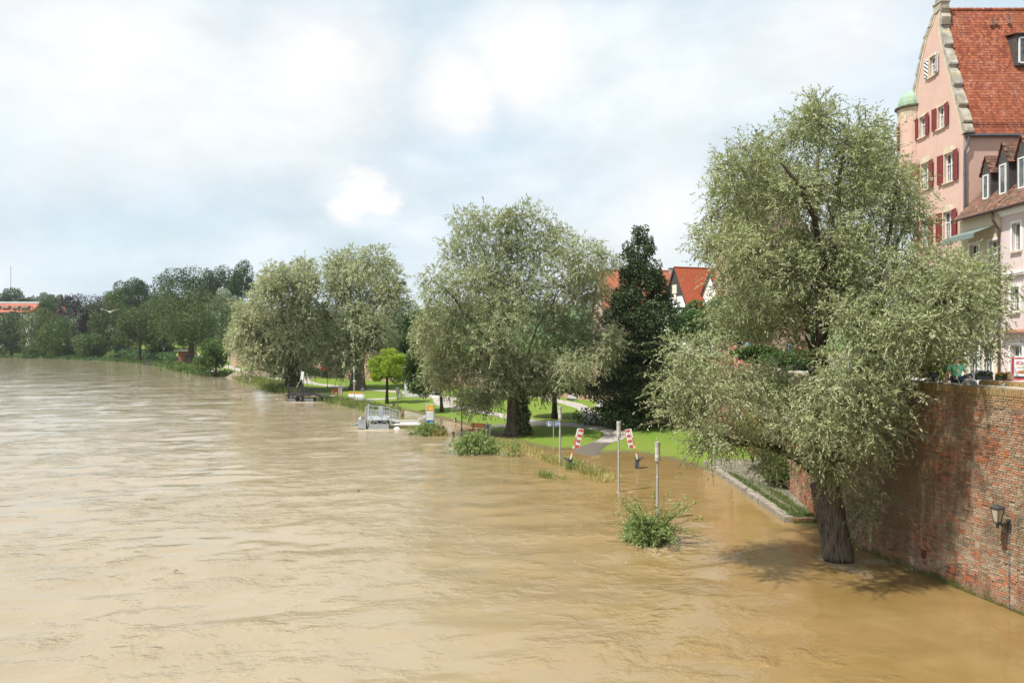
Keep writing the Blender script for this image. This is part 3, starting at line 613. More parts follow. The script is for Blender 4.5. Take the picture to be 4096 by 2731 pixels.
def lobes(c, rx, ry, rz, n, r, flat=0.8, size=0.42, core=0.62):
    """uneven clumps spread over an ellipsoid, fuller at the top"""
    out = [(c[0], c[1], c[2], rx*core, ry*core, rz*core)]
    for k in range(n):
        d = unit(r, 1)[0]
        if d[2] < -flat: d[2] *= 0.5
        s = size*(0.65+0.7*r.random()); q = 0.70+0.16*r.random()
        out.append((c[0]+d[0]*rx*q, c[1]+d[1]*ry*q, c[2]+d[2]*rz*q, rx*s, ry*s, rz*s*0.85))
    return out
def tree(name, label, u, vbot, vtop, hw, Y, mat, seed, n, group, leaf=None, trunk_u=None, vcrown=None, nl=22, bark=None, base_z=None, trunk=True, cat='tree', shape=None, size=0.42):
    """crown between rows vtop and vcrown with half width hw pixels at depth Y; the stem stands on the ground"""
    r = np.random.default_rng(seed); vcrown = vcrown or vbot
    top = P(u, vtop, Y); bot = P(u, vcrown, Y); rx = hw/F*Y; rz = (top.z-bot.z)/2; c = ((top.x+bot.x)/2, Y, (top.z+bot.z)/2)
    tu = trunk_u or u; bx = (tu-CX)/F*Y; bz = lz(bx, Y) if base_z is None else base_z
    base = Vector((bx, Y, bz))
    t = thing(name, label, cat, base, 0, group)
    if shape == 'column':
        cl = []
        for k in range(nl):
            q = (k+0.5)/nl; zz = bot.z+(top.z-bot.z)*q; w = rx*(1.02-q)**0.62*(0.80+0.42*r.random())
            for j in range(7):
                a = r.random()*6.28; g = 0.5+0.35*r.random(); s = w*(0.26+0.2*r.random()); cl.append((c[0]+math.cos(a)*w*g, c[1]+math.sin(a)*w*g, zz+r.normal()*0.3, s, s, min(s, rz*2/nl*1.2)))
    else:
        cl = lobes(c, rx, max(rx*0.85, min(rz, rx)), rz, nl, r, size=size, core=0.62 if size > 0.3 else 0.4)
    ln = leaf or max(0.14, Y/768*1.35)
    broad_crown('crown', cl, n, ln, ln*0.75, mat, t, base, r)
    if trunk:
        mb = MB(); rt = max(0.10, rx*0.075); fk = Vector((bx*0.9+c[0]*0.1, Y, max(bz+0.5, c[2]-rz*0.45)))
        trunk_mesh(mb, base, fk, rt, rt*0.75, r, 1.5, (0, 0), 9, 0.5)
        for k in range(6):
            a = cl[1+int(r.random()*(len(cl)-1))]; limb(mb, fk-Vector((0, 0, 0.2)), a[:3], rt*0.5, rt*0.12, r, 0.03, 5)
        mb.build('trunk', bark or m_bark2, t, base, smooth=True)
    return t
# ---- trees in the park
tree('maple_tree', 'dark pointed maple with dense near-black foliage beside the winding path', 2562, 1690, 905, 212, 77, L_dark, 21, 70000, None, leaf=0.22, vcrown=1672, nl=26, shape='column')
tree('young_tree', 'small bright yellow-green tree on a thin stem behind the grey lantern post', 1552, 1595, 1392, 84, 108, L_lime, 22, 13000, None, leaf=0.2, trunk_u=1548, vcrown=1544, nl=34, size=0.26)
tree('young_tree', 'mid-green tree with low hanging branches in front of the notice board', 1700, 1634, 1376, 92, 95, L_green, 23, 15000, None, leaf=0.22, trunk_u=1768, vcrown=1600, nl=34, size=0.27)
tree('park_tree', 'shady tree with a black trunk standing on the lawn behind the path lamps', 2230, 1655, 1390, 150, 85, L_deep, 24, 22000, None, leaf=0.24, trunk_u=2218, vcrown=1600, nl=22)
tree('park_tree', 'deep green tree filling the gap to the right of the barricade willow', 1625, 1520, 1215, 100, 152, L_deep, 25, 16000, 'shade trees in front of the town wall', leaf=0.34, vcrown=1500)
tree('park_tree', 'deep green tree behind the trunks of the two far willows', 1300, 1490, 1240, 110, 178, L_deep, 26, 15000, 'shade trees in front of the town wall', leaf=0.36, vcrown=1470)
tree('park_tree', 'dark tree with a forked stem behind the red banner', 1470, 1500, 1230, 90, 170, L_deep, 27, 13000, 'shade trees in front of the town wall', leaf=0.36, vcrown=1455)
tree('park_tree', 'deep green tree showing under the broad willow beside its trunk', 1960, 1560, 1330, 120, 118, L_deep, 28, 14000, 'shade trees in front of the town wall', leaf=0.3, vcrown=1530)
tree('park_tree', 'low tree on the lawn between the ivy-clad willow and the hedge', 1110, 1505, 1390, 60, 185, L_green, 29, 8000, None, leaf=0.36, trunk_u=1130, vcrown=1478)
tree('garden_tree', 'dark green garden tree on the wall terrace in front of the red-roofed gable', 2775, 1440, 1212, 100, 86, L_deep, 30, 12000, 'terrace garden trees', leaf=0.25, vcrown=1400, base_z=5.0)
tree('garden_tree', 'leafy garden tree behind the folded parasols', 2960, 1440, 1180, 150, 92, L_deep, 31, 16000, 'terrace garden trees', leaf=0.26, vcrown=1400, base_z=5.0)
tree('small_tree', 'small round tree with twin stems at the water edge beside the moored boat', 845, 1500, 1360, 58, 193, L_green, 32, 9000, None, leaf=0.36, trunk_u=865, vcrown=1487, size=0.36)
# ---- the wooded hill across the bend
FG = 'trees on the wooded bend'
far = [(765, 1437, 1150, 135, 288, L_faro, 'huge round-headed lime tree over the red bastion wall', 26000, 1428, 30),
       (560, 1437, 1225, 72, 325, L_faro, 'yellowish green tree left of the huge lime tree', 12000, 1400, 20),
       (725, 1400, 1074, 100, 420, L_far, 'big domed tree rising behind the huge lime tree', 16000, 1260, 26),
       (835, 1400, 1070, 26, 415, L_far, 'slim tree top poking up beside the big domed tree', 5000, 1260, 12),
       (890, 1400, 1072, 48, 412, L_far, 'dark tree between the slim tree top and the tallest hilltop tree', 9000, 1250, 18),
       (965, 1400, 1043, 42, 405, L_far, 'tallest dark tree on the hilltop behind the ivy-clad willow', 9000, 1230, 18),
       (905, 1400, 1166, 38, 330, L_silver, 'pale silver-leaved tree under the hilltop trees', 5000, 1260, 14),
       (960, 1430, 1200, 62, 345, L_far, 'dark tree behind the silver-leaved one', 9000, 1400, 18),
       (560, 1420, 1122, 58, 440, L_far, 'dark round tree on the skyline left of the big domed tree', 11000, 1270, 20),
       (478, 1420, 1134, 46, 450, L_green, 'green skyline tree with gaps in its crown above the gull', 9000, 1270, 18),
       (640, 1420, 1195, 66, 395, L_far, 'dark tree filling the dip before the big domed tree', 10000, 1400, 18),
       (440, 1432, 1192, 66, 392, L_faro, 'olive tree just behind the flying gull', 12000, 1425, 20),
       (350, 1440, 1330, 50, 378, L_green, 'low bright green tree at the water right of the brick boathouse', 8000, 1438, 16),
       (300, 1430, 1182, 68, 455, L_purple, 'purple-leaved beech with a ragged top', 11000, 1390, 20),
       (392, 1430, 1176, 48, 462, L_purple, 'second purple beech next to the skyline gap', 8000, 1380, 18),
       (235, 1434, 1282, 62, 398, L_green, 'mid-green tree overhanging the river in front of the olive one', 10000, 1433, 18),
       (178, 1432, 1238, 80, 412, L_faro, 'broad olive-green tree beside the dark riverside tree', 12000, 1430, 22),
       (45, 1428, 1246, 70, 432, L_far, 'big dark riverside tree in front of the long red-roofed building', 13000, 1426, 22),
       (-90, 1428, 1250, 80, 436, L_far, 'dark riverside tree upstream of the long red-roofed building', 8000, 1426, 20),
       (185, 1420, 1200, 40, 500, L_far, 'dark tree at the gable end of the long red-roofed building', 7000, 1330, 16),
       (225, 1420, 1190, 34, 640, L_green, 'green tree behind the long building and its small red roof neighbour', 5000, 1290, 14),
       (55, 1300, 1166, 58, 690, L_far, 'rounded dark tree behind the ridge of the long red-roofed building', 8000, 1250, 16),
       (500, 1438, 1300, 44, 372, L_far, 'dark shaded tree behind the bank bushes below the gull', 7000, 1436, 16),
       (640, 1436, 1330, 50, 338, L_far, 'low dark tree between the yellowish tree and the lime', 7000, 1432, 16)]
for i, (u, vb, vt, hw, Y, mt, lab, n, vc, nl) in enumerate(far):
    tree('broadleaf_tree', lab, u, vb, vt-4, hw*1.14, Y, mt, 100+i, int(n*0.85), FG, vcrown=vc+6, nl=nl)
ridge = [(20, 1195, 30, 1500), (112, 1190, 26, 1560), (140, 1186, 30, 1600), (175, 1172, 16, 1650), (198, 1176, 18, 1640), (236, 1180, 20, 1600), (262, 1184, 14, 1620)]
for i, (u, vt, hw, Y) in enumerate(ridge):
    tree('ridge_tree', 'small hazy tree on the distant ridge beyond the wooded bend', u, 1240, vt, hw, Y, L_blue, 200+i, 900, 'distant ridge trees', vcrown=1225, nl=10, trunk=True, leaf=3.2)

# ---- shrubs growing out of the flood
def bush(name, label, u, v, hw, vtop, mat, seed, n, ln, group=None, sparse=0, water=True, deep=0.7):
    r = np.random.default_rng(seed); b = wat(u, v) if water else gnd(u, v); Y = b.y
    rx = hw/F*Y; hz = (v-vtop)/F*Y; t = thing(name, label, 'bush', b, 0, group)
    cl = [(b.x+r.normal()*rx*0.42, Y+r.normal()*rx*0.4, b.z+hz*(0.12+0.5*r.random()), rx*(0.3+0.2*r.random()), rx*0.4, hz*(0.25+0.12*r.random())) for k in range(16)]
    cr, tw = willow_crown('foliage', cl, n, ln, ln*0.26, mat, t, b, r, L=hz*0.3, droop=0.35, inner=0.2)
    mb = MB()
    for k in range(14):
        a = r.random()*6.28; q = Vector((b.x+math.cos(a)*rx*0.9*r.random(), Y+math.sin(a)*rx*0.6, b.z+hz*(0.5+0.45*r.random())))
        limb(mb, b-Vector((0, 0, 0.4)), q, 0.025, 0.006, r, 0.05, 4, 5)
    vs, fs, tn = [], [], []
    for k in range(sparse):       # loose leafy shoots that reach beyond the bush
        a = r.random()*6.28; R_ = rx*(0.7+1.7*r.random()**1.4); q = Vector((b.x+math.cos(a)*R_, Y+math.sin(a)*R_*0.7, b.z+hz*(0.15+1.5*r.random()**1.3)))
        s = b+Vector((0, 0, 0.1)); L_ = q-s; m_ = 46; tt = np.sqrt(0.06+0.94*r.random(m_))
        p = np.array(s)+np.array(L_)*tt[:, None]; p[:, 2] += np.sin(tt*3.0)*hz*0.22; p += r.normal(size=p.shape)*0.05
        mb.tube([s, s.lerp(q, 0.35)+Vector((0, 0, hz*0.17)), s.lerp(q, 0.7)+Vector((0, 0, hz*0.19)), q], [0.014, 0.01, 0.007, 0.003], 4)
        v_, f_ = leaf_quads(p, unit(r, m_)+np.array(L_.normalized())*0.7, unit(r, m_)+np.array([0, 0, .6]), ln*(0.7+0.6*r.random(m_)), ln*0.28*(0.7+0.6*r.random(m_)))
        fs.append(f_+4*m_*len(vs)); vs.append(v_); tn.append(r.random(m_))
    if sparse: np_mesh('shoot_leaves', np.vstack(vs)-np.array(b), np.vstack(fs), mat, t, {'tone': np.concatenate(tn)})
    mb.build('stems', m_bark2, t, b); return t
bush('willow_bush', 'leafy willow bush in open water wrapped round the foot of a path lamp', 2610, 2172, 96, 2055, L_bush, 51, 11000, 0.15, sparse=62)
bush('willow_bush', 'rounded grey-green bush in the flood in front of the red bench', 1905, 1812, 104, 1722, L_bush, 52, 15000, 0.19)
bush('willow_bush', 'small bush at the water line beside the striped information column', 1716, 1738, 52, 1690, L_bush, 53, 6000, 0.2)
bush('bank_shrub', 'low shrub at the foot of the leaning barrier arm in the grass strip', 2295, 1872, 40, 1846, L_bush, 54, 3500, 0.16)
bush('round_shrub', 'dark rounded shrub beside the grey litter bin near the maple', 2503, 1702, 30, 1645, L_dark, 55, 4000, 0.16, water=False)
FB = 'bushes along the far bank'
for i, (u, v, hw, vt, mt, lab) in enumerate([(120, 1432, 40, 1412, L_green, 'low green bush at the water below the broad olive tree'), (445, 1440, 16, 1402, L_bush, 'pale young bush standing alone at the water below the gull'),
        (520, 1444, 30, 1424, L_green, 'green bush on the bank left of the far jetty'), (590, 1444, 34, 1420, L_deep, 'dark bush behind the far jetty'), (700, 1444, 36, 1426, L_silver, 'pale low bush in front of the bastion wall'),
        (735, 1482, 30, 1450, L_weed, 'grassy bush at the top of the far boat ramp'), (300, 1436, 40, 1420, L_deep, 'dark bush by the brick boathouse')]):
    bush('bank_bush', lab, u, v, hw, vt, mt, 60+i, 1800, 0.7, FB, water=True)
# ---- ivy, climbers and yellow shrub on the quay wall
def clump(name, label, c, rad, mat, seed, n, ln, cat='bush'):
    r = np.random.default_rng(seed); c = Vector(c); b = Vector((c.x, c.y, c.z-rad[2]))
    t = thing(name, label, cat, b); cl = lobes(c, rad[0], rad[1], rad[2], 14, r)
    broad_crown('foliage', cl, n, ln, ln*0.8, mat, t, b, r)
    mb = MB()
    for k in range(6):
        a = cl[1+k]; limb(mb, b, a[:3], 0.03, 0.008, r, 0.02, 4, 4)
    mb.build('stems', m_bark2, t, b); return t
clump('climbing_shrub', 'glossy green climber at the foot of the wall on the quay', (15.9, 46.0, 1.5), (0.8, 1.6, 1.3), L_green, 71, 5000, 0.17)
clump('climbing_shrub', 'yellow flowering shrub behind the low willow limb on the quay', (16.0, 51.0, 2.4), (0.9, 1.7, 1.6), L_reed, 72, 4500, 0.15)
clump('garden_shrub', 'dark shrub on the terrace edge below the salmon parasols', (20.3, 63.0, 7.4), (2.2, 0.8, 0.9), L_green, 74, 4000, 0.2)
clump('garden_shrub', 'dark shrub on the terrace edge below the teal parasols', (21.6, 58.5, 7.3), (2.4, 0.8, 0.8), L_deep, 75, 4000, 0.2)
clump('garden_shrub', 'sunlit yellow-green shrub behind the person in the green shirt', P(3745, 1455, 31.5), (0.8, 0.7, 0.85), L_lime, 73, 5000, 0.10)

# ---- grass and weeds left standing along the drowned bank
def blades(name, line, width, n, h, w, mat, seed, water=True, spread=0.55):
    r = np.random.default_rng(seed); pts = [np.array(wat(*q) if water else gnd(*q)) for q in line]
    seg = np.array([np.linalg.norm(pts[i+1]-pts[i]) for i in range(len(pts)-1)]); k = r.choice(len(seg), n, p=seg/seg.sum()); t = r.random(n)[:, None]
    A = np.array(pts)[k]; B = np.array(pts)[k+1]; p = A+(B-A)*t+np.concatenate([r.normal(size=(n, 2))*width, np.zeros((n, 1))], 1)
    tuft = 0.5+vnoise(p[:, 0]/1.3+seed, p[:, 1]/1.3)*1.3; keep = r.random(n) < np.clip(tuft*1.5, 0.08, 1); p = p[keep]; tuft = tuft[keep]; n = len(p)
    g = np.where(sdist(p[:, 0], p[:, 1]) > 0, land(p[:, 0], p[:, 1]), 0.0); p[:, 2] = g-0.05
    ax = np.array([0, 0, 1.0])+r.normal(size=(n, 3))*spread*np.array([1, 1, 0.3])
    v, f = leaf_quads(p, ax, unit(r, n), h*(0.35+0.5*r.random(n)+0.5*np.clip(tuft, 0, 1)), w*(0.6+0.8*r.random(n)))
    return tag(np_mesh(name, v, f, mat, None, {'tone': np.clip(r.random(n)*0.7+0.5*vnoise(p[:, 0]/2.2, p[:, 1]/2.2)+0.2, 0, 1)}), kind='stuff')
def label_stuff(o, l, c): return tag(o, l, c)
label_stuff(blades('tall_grass', [(1985, 1768), (2090, 1800), (2200, 1838), (2300, 1868), (2390, 1900), (2430, 1925)], 0.42, 5600, 0.62, 0.04, L_reed, 81), 'strip of straw-coloured tall grass standing out of the flood', 'grass')
label_stuff(blades('tall_grass', [(2170, 1902), (2215, 1912), (2255, 1915)], 0.22, 900, 0.5, 0.04, L_weed, 82), 'small tuft of green grass poking out of open water', 'grass')
label_stuff(blades('tall_grass', [(1600, 1690), (1660, 1695), (1700, 1700)], 0.5, 2600, 0.8, 0.06, L_reed, 83), 'straw-coloured grass behind the grey jetty', 'grass')
label_stuff(blades('tall_grass', [(1740, 1738), (1775, 1742)], 0.35, 1400, 0.8, 0.06, L_reed, 84), 'grass tuft round the short wooden post by the information column', 'grass')
label_stuff(blades('tall_grass', [(1310, 1598), (1400, 1618), (1480, 1634), (1545, 1650)], 0.9, 9000, 0.95, 0.07, L_weed, 85), 'weeds along the bank below the barricade with amber lamps', 'grass')
label_stuff(blades('tall_grass', [(985, 1518), (1040, 1532), (1100, 1548), (1150, 1562), (1185, 1572)], 1.2, 12000, 1.25, 0.10, L_weed, 86), 'tall weeds along the bank beside the ivy-clad willow', 'grass')
label_stuff(blades('tall_grass', [(470, 1444), (560, 1450), (640, 1456), (720, 1472), (800, 1492), (890, 1506)], 2.2, 8000, 1.6, 0.28, L_green, 87), 'rough grass along the far bank by the small jetty', 'grass')
label_stuff(blades('tall_grass', [(-60, 1427), (100, 1430), (300, 1436), (470, 1443)], 2.5, 5000, 1.6, 0.4, L_deep, 88), 'rough grass under the riverside trees of the bend', 'grass')
# ================================================================ the high brick wall, quay and houses
def mat_brick(name, per_object):
    m, nt, out = new_mat(name)
    if per_object: rnd = nd(nt, 'ShaderNodeObjectInfo').outputs['Random']
    else: rnd = nd(nt, 'ShaderNodeAttribute', attribute_name='tone').outputs['Fac']
    p = pos(nt); big = noise(nt, p, 0.30, 4.0, 0.55); mid = noise(nt, p, 1.6, 5.0, 0.65)
    streak = noise(nt, pos(nt, (2.6, 2.6, 0.22)), 1.5, 5.0, 0.6); fine = noise(nt, p, 26.0, 3.0)
    red = ramp(nt, rnd, [(0.0, (0.16, 0.07, 0.05)), (0.2, (0.25, 0.09, 0.055)), (0.5, (0.48, 0.14, 0.058)), (0.72, (0.43, 0.19, 0.10)), (0.86, (0.25, 0.18, 0.13)), (1.0, (0.36, 0.265, 0.185))])
    pale = ramp(nt, rnd, [(0.0, (0.25, 0.18, 0.125)), (0.4, (0.40, 0.30, 0.21)), (0.70, (0.47, 0.36, 0.255)), (0.75, (0.46, 0.16, 0.08)), (1.0, (0.42, 0.22, 0.13))])
    wf = ramp(nt, math_(nt, 'ADD', math_(nt, 'MULTIPLY', big, 0.65), math_(nt, 'MULTIPLY', mid, 0.35)), [(0.45, 0.0), (0.54, 1.0)])
    c = mixc(nt, wf, red, pale)
    c = mixc(nt, ramp(nt, streak, [(0.54, 0.0), (0.72, 0.6)]), c, (0.42, 0.345, 0.25))       # lime runs
    c = mixc(nt, ramp(nt, noise(nt, pos(nt, (1.2, 1.2, 0.35)), 0.8, 5.0, 0.6), [(0.50, 0.0), (0.66, 0.78)]), c, (0.13, 0.105, 0.065))   # soot and damp
    # brown patch: the willow's shade on the wall, put into the brick colour
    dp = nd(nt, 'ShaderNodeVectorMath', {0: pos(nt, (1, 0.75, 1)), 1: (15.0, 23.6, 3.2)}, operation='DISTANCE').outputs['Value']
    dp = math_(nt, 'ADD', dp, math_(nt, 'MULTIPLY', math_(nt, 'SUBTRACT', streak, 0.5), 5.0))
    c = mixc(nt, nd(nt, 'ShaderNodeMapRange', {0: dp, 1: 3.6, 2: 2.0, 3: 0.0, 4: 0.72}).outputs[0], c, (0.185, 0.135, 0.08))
    sep = nd(nt, 'ShaderNodeSeparateXYZ', {0: nd(nt, 'ShaderNodeNewGeometry').outputs['Position']})
    mz = math_(nt, 'ADD', sep.outputs[2], math_(nt, 'MULTIPLY', math_(nt, 'SUBTRACT', mid, 0.5), 0.9))
    c = mixc(nt, nd(nt, 'ShaderNodeMapRange', {0: mz, 1: 0.30, 2: 0.05}).outputs[0], c, (0.11, 0.105, 0.03))   # moss at the water line
    c = mixc(nt, nd(nt, 'ShaderNodeMapRange', {0: mz, 1: 6.55, 2: 7.1, 3: 0.0, 4: 0.7}).outputs[0], c, (0.33, 0.24, 0.10))   # lichen under the coping
    c = mixc(nt, ramp(nt, fine, [(0.35, 0.0), (0.7, 0.35)]), c, mixc(nt, 1.0, c, (0.6, 0.58, 0.55), 'MULTIPLY'))
    b = nd(nt, 'ShaderNodeBsdfPrincipled', {'Base Color': c, 'Roughness': 0.92, 'Specular IOR Level': 0.2, 'Normal': bump(nt, fine, 0.7, 0.02)})
    nt.links.new(b.outputs[0], out.inputs[0]); return m
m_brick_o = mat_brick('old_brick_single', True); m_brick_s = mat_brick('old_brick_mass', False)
m_mortar = MAT('lime_mortar', (0.27, 0.22, 0.16), 0.95, 0.22, 1.3, bmp=0.6, bscale=30, bdist=0.02, stain=(0.2, 0.16, 0.10))
def mat_brickfar():
    m, nt, out = new_mat('far_brick'); p = nd(nt, 'ShaderNodeNewGeometry').outputs['Position']
    sp = nd(nt, 'ShaderNodeSeparateXYZ', {0: p}); uv = nd(nt, 'ShaderNodeCombineXYZ', {0: math_(nt, 'ADD', sp.outputs[0], sp.outputs[1]), 1: sp.outputs[2], 2: 0.0}).outputs[0]
    bt = nd(nt, 'ShaderNodeTexBrick', {'Vector': uv, 'Color1': c4((0.33, 0.15, 0.09)), 'Color2': c4((0.42, 0.24, 0.16)), 'Mortar': c4((0.36, 0.30, 0.23)), 'Scale': 1.0, 'Mortar Size': 0.012, 'Brick Width': 0.3, 'Row Height': 0.09})
    n = noise(nt, pos(nt), 0.35, 6.0, 0.62)
    c = mixc(nt, ramp(nt, n, [(0.46, 0.0), (0.62, 0.8)]), bt.outputs[0], (0.42, 0.34, 0.25))
    c = mixc(nt, ramp(nt, noise(nt, pos(nt, (1, 1, 0.3)), 0.5, 4.0), [(0.55, 0.0), (0.75, 0.7)]), c, (0.14, 0.10, 0.07))
    b = nd(nt, 'ShaderNodeBsdfPrincipled', {'Base Color': c, 'Roughness': 0.92, 'Specular IOR Level': 0.2, 'Normal': bump(nt, bt.outputs['Fac'], -0.5, 0.02)})
    nt.links.new(b.outputs[0], out.inputs[0]); return m
m_brickfar = mat_brickfar()
BOX_F = np.array([[0, 1, 3, 2], [0, 4, 5, 1], [2, 3, 7, 6], [0, 2, 6, 4], [1, 5, 7, 3]])
BOX_V = np.array([[x, y, z] for x in (-.5, .5) for y in (-.5, .5) for z in (-.5, .5)], float)   # -x side is the face
def brick_run(parent, O, t, n, length, z0, z1, seed, single=0, soldier=None, thick=0.10, skip=0.012):
    """courses of bricks on a vertical face: origin O, along t, outward normal n"""
    r = np.random.default_rng(seed); C_, S_, T_ = [], [], []; pitch = 0.083
    z = z0
    while z < z1-0.02:
        s = -0.26*r.random()
        while s < length:
            w = 0.25 if r.random() < 0.62 else 0.125
            if s+w/2 > 0 and s+w/2 < length and r.random() > skip:
                C_.append((s+w/2+0.006, z+pitch/2+r.normal()*0.003)); S_.append((w-0.012-0.006*r.random(), pitch-0.013-0.008*r.random())); T_.append(r.normal()*0.007)
            s += w
        z += pitch
    if soldier:
        s = 0.0
        while s < length:
            C_.append((s+0.035, z1+soldier/2)); S_.append((0.058, soldier-0.01)); T_.append(0.004+r.normal()*0.006); s += 0.071
    C_ = np.array(C_); S_ = np.array(S_); T_ = np.array(T_); N = len(C_)
    O = np.array(O, float); t = np.array(t, float); n = np.array(n, float)
    ctr = O+t*C_[:, 0:1]+np.array([0, 0, 1.0])*C_[:, 1:2]+n*(0.012+T_[:, None]-thick/2+0.02)
    rot = r.normal(size=N)*0.012
    M = np.stack([-n, t, np.array([0, 0, 1.0])], 1)           # local x = into the wall
    dims = np.stack([np.full(N, thick), S_[:, 0], S_[:, 1]], 1)
    u_ = CX+F*ctr[:, 0]/ctr[:, 1]; dist = np.linalg.norm(ctr-np.array([0, 0, H]), axis=1); dist[u_ > 4090] += 100
    order = np.argsort(dist); sing = set(order[:single].tolist()); rest = np.array([k for k in range(N) if k not in sing])
    loc = BOX_V[None]*dims[rest][:, None, :]
    loc[:, :, 2] += loc[:, :, 1]*rot[rest][:, None]
    v = (loc @ M.T)+ctr[rest][:, None, :]
    f = (BOX_F[None]+8*np.arange(len(rest))[:, None, None]).reshape(-1, 4)
    tone = np.repeat(r.random(len(rest)), 5)
    o = np_mesh('brickwork', v.reshape(-1, 3)-np.array(parent.location), f, m_brick_s, parent, {'tone': tone}); tag(o, kind='stuff')
    if single:
        me = bpy.data.meshes.new('brick'); bv = BOX_V.copy()
        bv[bv[:, 0] < 0, 1:] *= 0.93                      # worn arrises
        me.from_pydata([tuple(q) for q in bv], [], [tuple(int(i) for i in q) for q in BOX_F]); me.materials.append(m_brick_o)
        M3 = Matrix(M.tolist())
        for k in order[:single]:
            b = bpy.data.objects.new('brick', me); link(b, parent)
            b.matrix_local = Matrix.Translation(Vector(ctr[k])-parent.location) @ (M3 @ Matrix.Rotation(rot[k], 3, 'X')).to_4x4() @ Matrix.Diagonal((*dims[k], 1)).to_4x4()
def seg_dir(a, b):
    d = Vector((b[0]-a[0], b[1]-a[1], 0)); L = d.length; t = d/L; return t, Vector((-t.y, t.x, 0)), L
ZT = 7.25      # top of the wall
def wx(y): return 16.5-0.207*(y-24.7)
wa, wb, wc, wd_ = (wx(12.0), 12.0), (wx(22.6), 22.6), (wx(34.8), 34.8), (16.6, 47.6)
W = thing('brick_wall', 'high weathered brick river wall rising straight out of the flood', 'wall', (wb[0], wb[1], 0))
t1, n1_, L1 = seg_dir(wb, wc)
th = 0.75
def slab(mb, a, b, z0, z1, thk, side=1):
    t, n, L = seg_dir(a, b); n = -n*side                       # n points to the land side
    q = [Vector((a[0], a[1], z0)), Vector((b[0], b[1], z0)), Vector((b[0], b[1], z0))+n*thk, Vector((a[0], a[1], z0))+n*thk]
    return mb.prism(q, (0, 0, z1-z0))
mb = MB(); slab(mb, (wa[0]-n1_.x*0.0, wa[1]), (wc[0], wc[1]), -2.5, 7.24, th); mb.build('core', m_mortar, W, W.location)
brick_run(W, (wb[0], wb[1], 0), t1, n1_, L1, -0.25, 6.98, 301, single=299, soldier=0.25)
mb = MB()     # worn coping bed on top of the wall with loose slabs
for k in range(22):
    s = 1.0+k*0.55; c = Vector((wb[0], wb[1], 0))+t1*s-n1_*(0.36+0.05*math.sin(k*2.2)); mb.box((c.x, c.y, ZT+0.012+0.008*math.sin(k*1.7)), (0.62, 0.5, 0.03), Matrix.Rotation(math.atan2(t1.y, t1.x)+0.05*math.sin(k*3.1), 3, 'Z'))
mb.build('coping_bed', MAT('pale_lime_coping', (0.46, 0.40, 0.31), 0.95, 0.25, 3, bmp=0.5), W, W.location)
# inner parapet with a brick-on-edge coping
ia = Vector((wx(22.0), 22.0, 0))-n1_*0.62; ib = Vector((wx(27.1), 27.1, 0))-n1_*0.62
PW = thing('parapet_wall', 'low inner parapet of bricks set on edge beside the street', 'wall', (ia.x, ia.y, 6.6))
t3, n3, L3 = seg_dir(ia, ib); mb = MB(); slab(mb, ia, ib, 6.6, 7.40, 0.38); mb.build('core', m_mortar, PW, PW.location)
brick_run(PW, (ia.x, ia.y, 0), t3, n3, L3, 7.0, 7.22, 302, soldier=0.2)
mb = MB()
s = 0.0
r_ = np.random.default_rng(77)
while s < L3-0.03:
    c = Vector((ia.x, ia.y, 0))+t3*(s+0.04)-n3*0.19; mb.box((c.x, c.y, 7.415), (0.062, 0.37, 0.05+0.012*r_.random()), Matrix.Rotation(math.atan2(t3.y, t3.x), 3, 'Z')); s += 0.074
mb.build('edge_coping', MAT('worn_edge_brick', (0.40, 0.26, 0.17), 0.9, 0.4, 9), PW, PW.location)
# recessed second length of wall behind the willow, with the quay at its foot
W2_ = thing('brick_wall', 'receding length of pale brick wall above the narrow quay', 'wall', (wc[0], wc[1], 0))
t2, n2_, L2 = seg_dir(wc, wd_)
mb = MB(); slab(mb, wc, wd_, -1.5, 7.0, th); slab(mb, wd_, (18.6, 60.0), -1.5, 7.0, th); mb.build('core', m_mortar, W2_, W2_.location)
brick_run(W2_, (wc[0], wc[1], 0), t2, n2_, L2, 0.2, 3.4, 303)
# the old town wall running on behind the park
tw_pts = [(18.6, 60.0), (19.6, 74.0), (16.0, 92.0), (10.5, 107.0), (-3.0, 128.0), (-22.0, 155.0), (-42.0, 178.0), (-66.0, 214.0), (-96.0, 262.0)]
TW = thing('town_wall', 'long old brick town wall with an arched gateway behind the park trees', 'wall', (10.5, 107.0, 0))
mb = MB(); arch_i = 5
for i in range(len(tw_pts)-1):
    a, b = tw_pts[i], tw_pts[i+1]
    if i == arch_i: continue
    slab(mb, a, b, -0.5, 7.0 if i < 6 else 6.2, 0.9)
a, b = tw_pts[arch_i], tw_pts[arch_i+1]; t_, n_, L_ = seg_dir(a, b)
g0 = gnd(1468, 1505); sc = (Vector((g0.x, g0.y, 0))-Vector((a[0], a[1], 0))).dot(t_); gz0 = lz(g0.x, g0.y)
arch = [(sc-2.3, gz0), (sc-2.3, gz0+2.6)]+[(sc-2.3*math.cos(q), gz0+2.6+2.3*math.sin(q)) for q in [math.pi*k/10 for k in range(1, 10)]]+[(sc+2.3, gz0+2.6), (sc+2.3, gz0)]
outer = [(0, -0.5)]+[(0, 7.0), (L_, 7.0), (L_, -0.5), (sc+2.3, -0.5)]+arch[::-1]+[(sc-2.3, -0.5)]
A3 = Vector((a[0], a[1], 0))
mb.prism([A3+t_*p_[0]+Vector((0, 0, p_[1])) for p_ in outer], -n_*0.9)
mb.build('masonry', m_brickfar, TW, TW.location)
mb = MB(); q = [A3+t_*(sc-3)+Vector((0, 0, gz0-0.3))-n_*3.2, A3+t_*(sc+3)+Vector((0, 0, gz0-0.3))-n_*3.2]
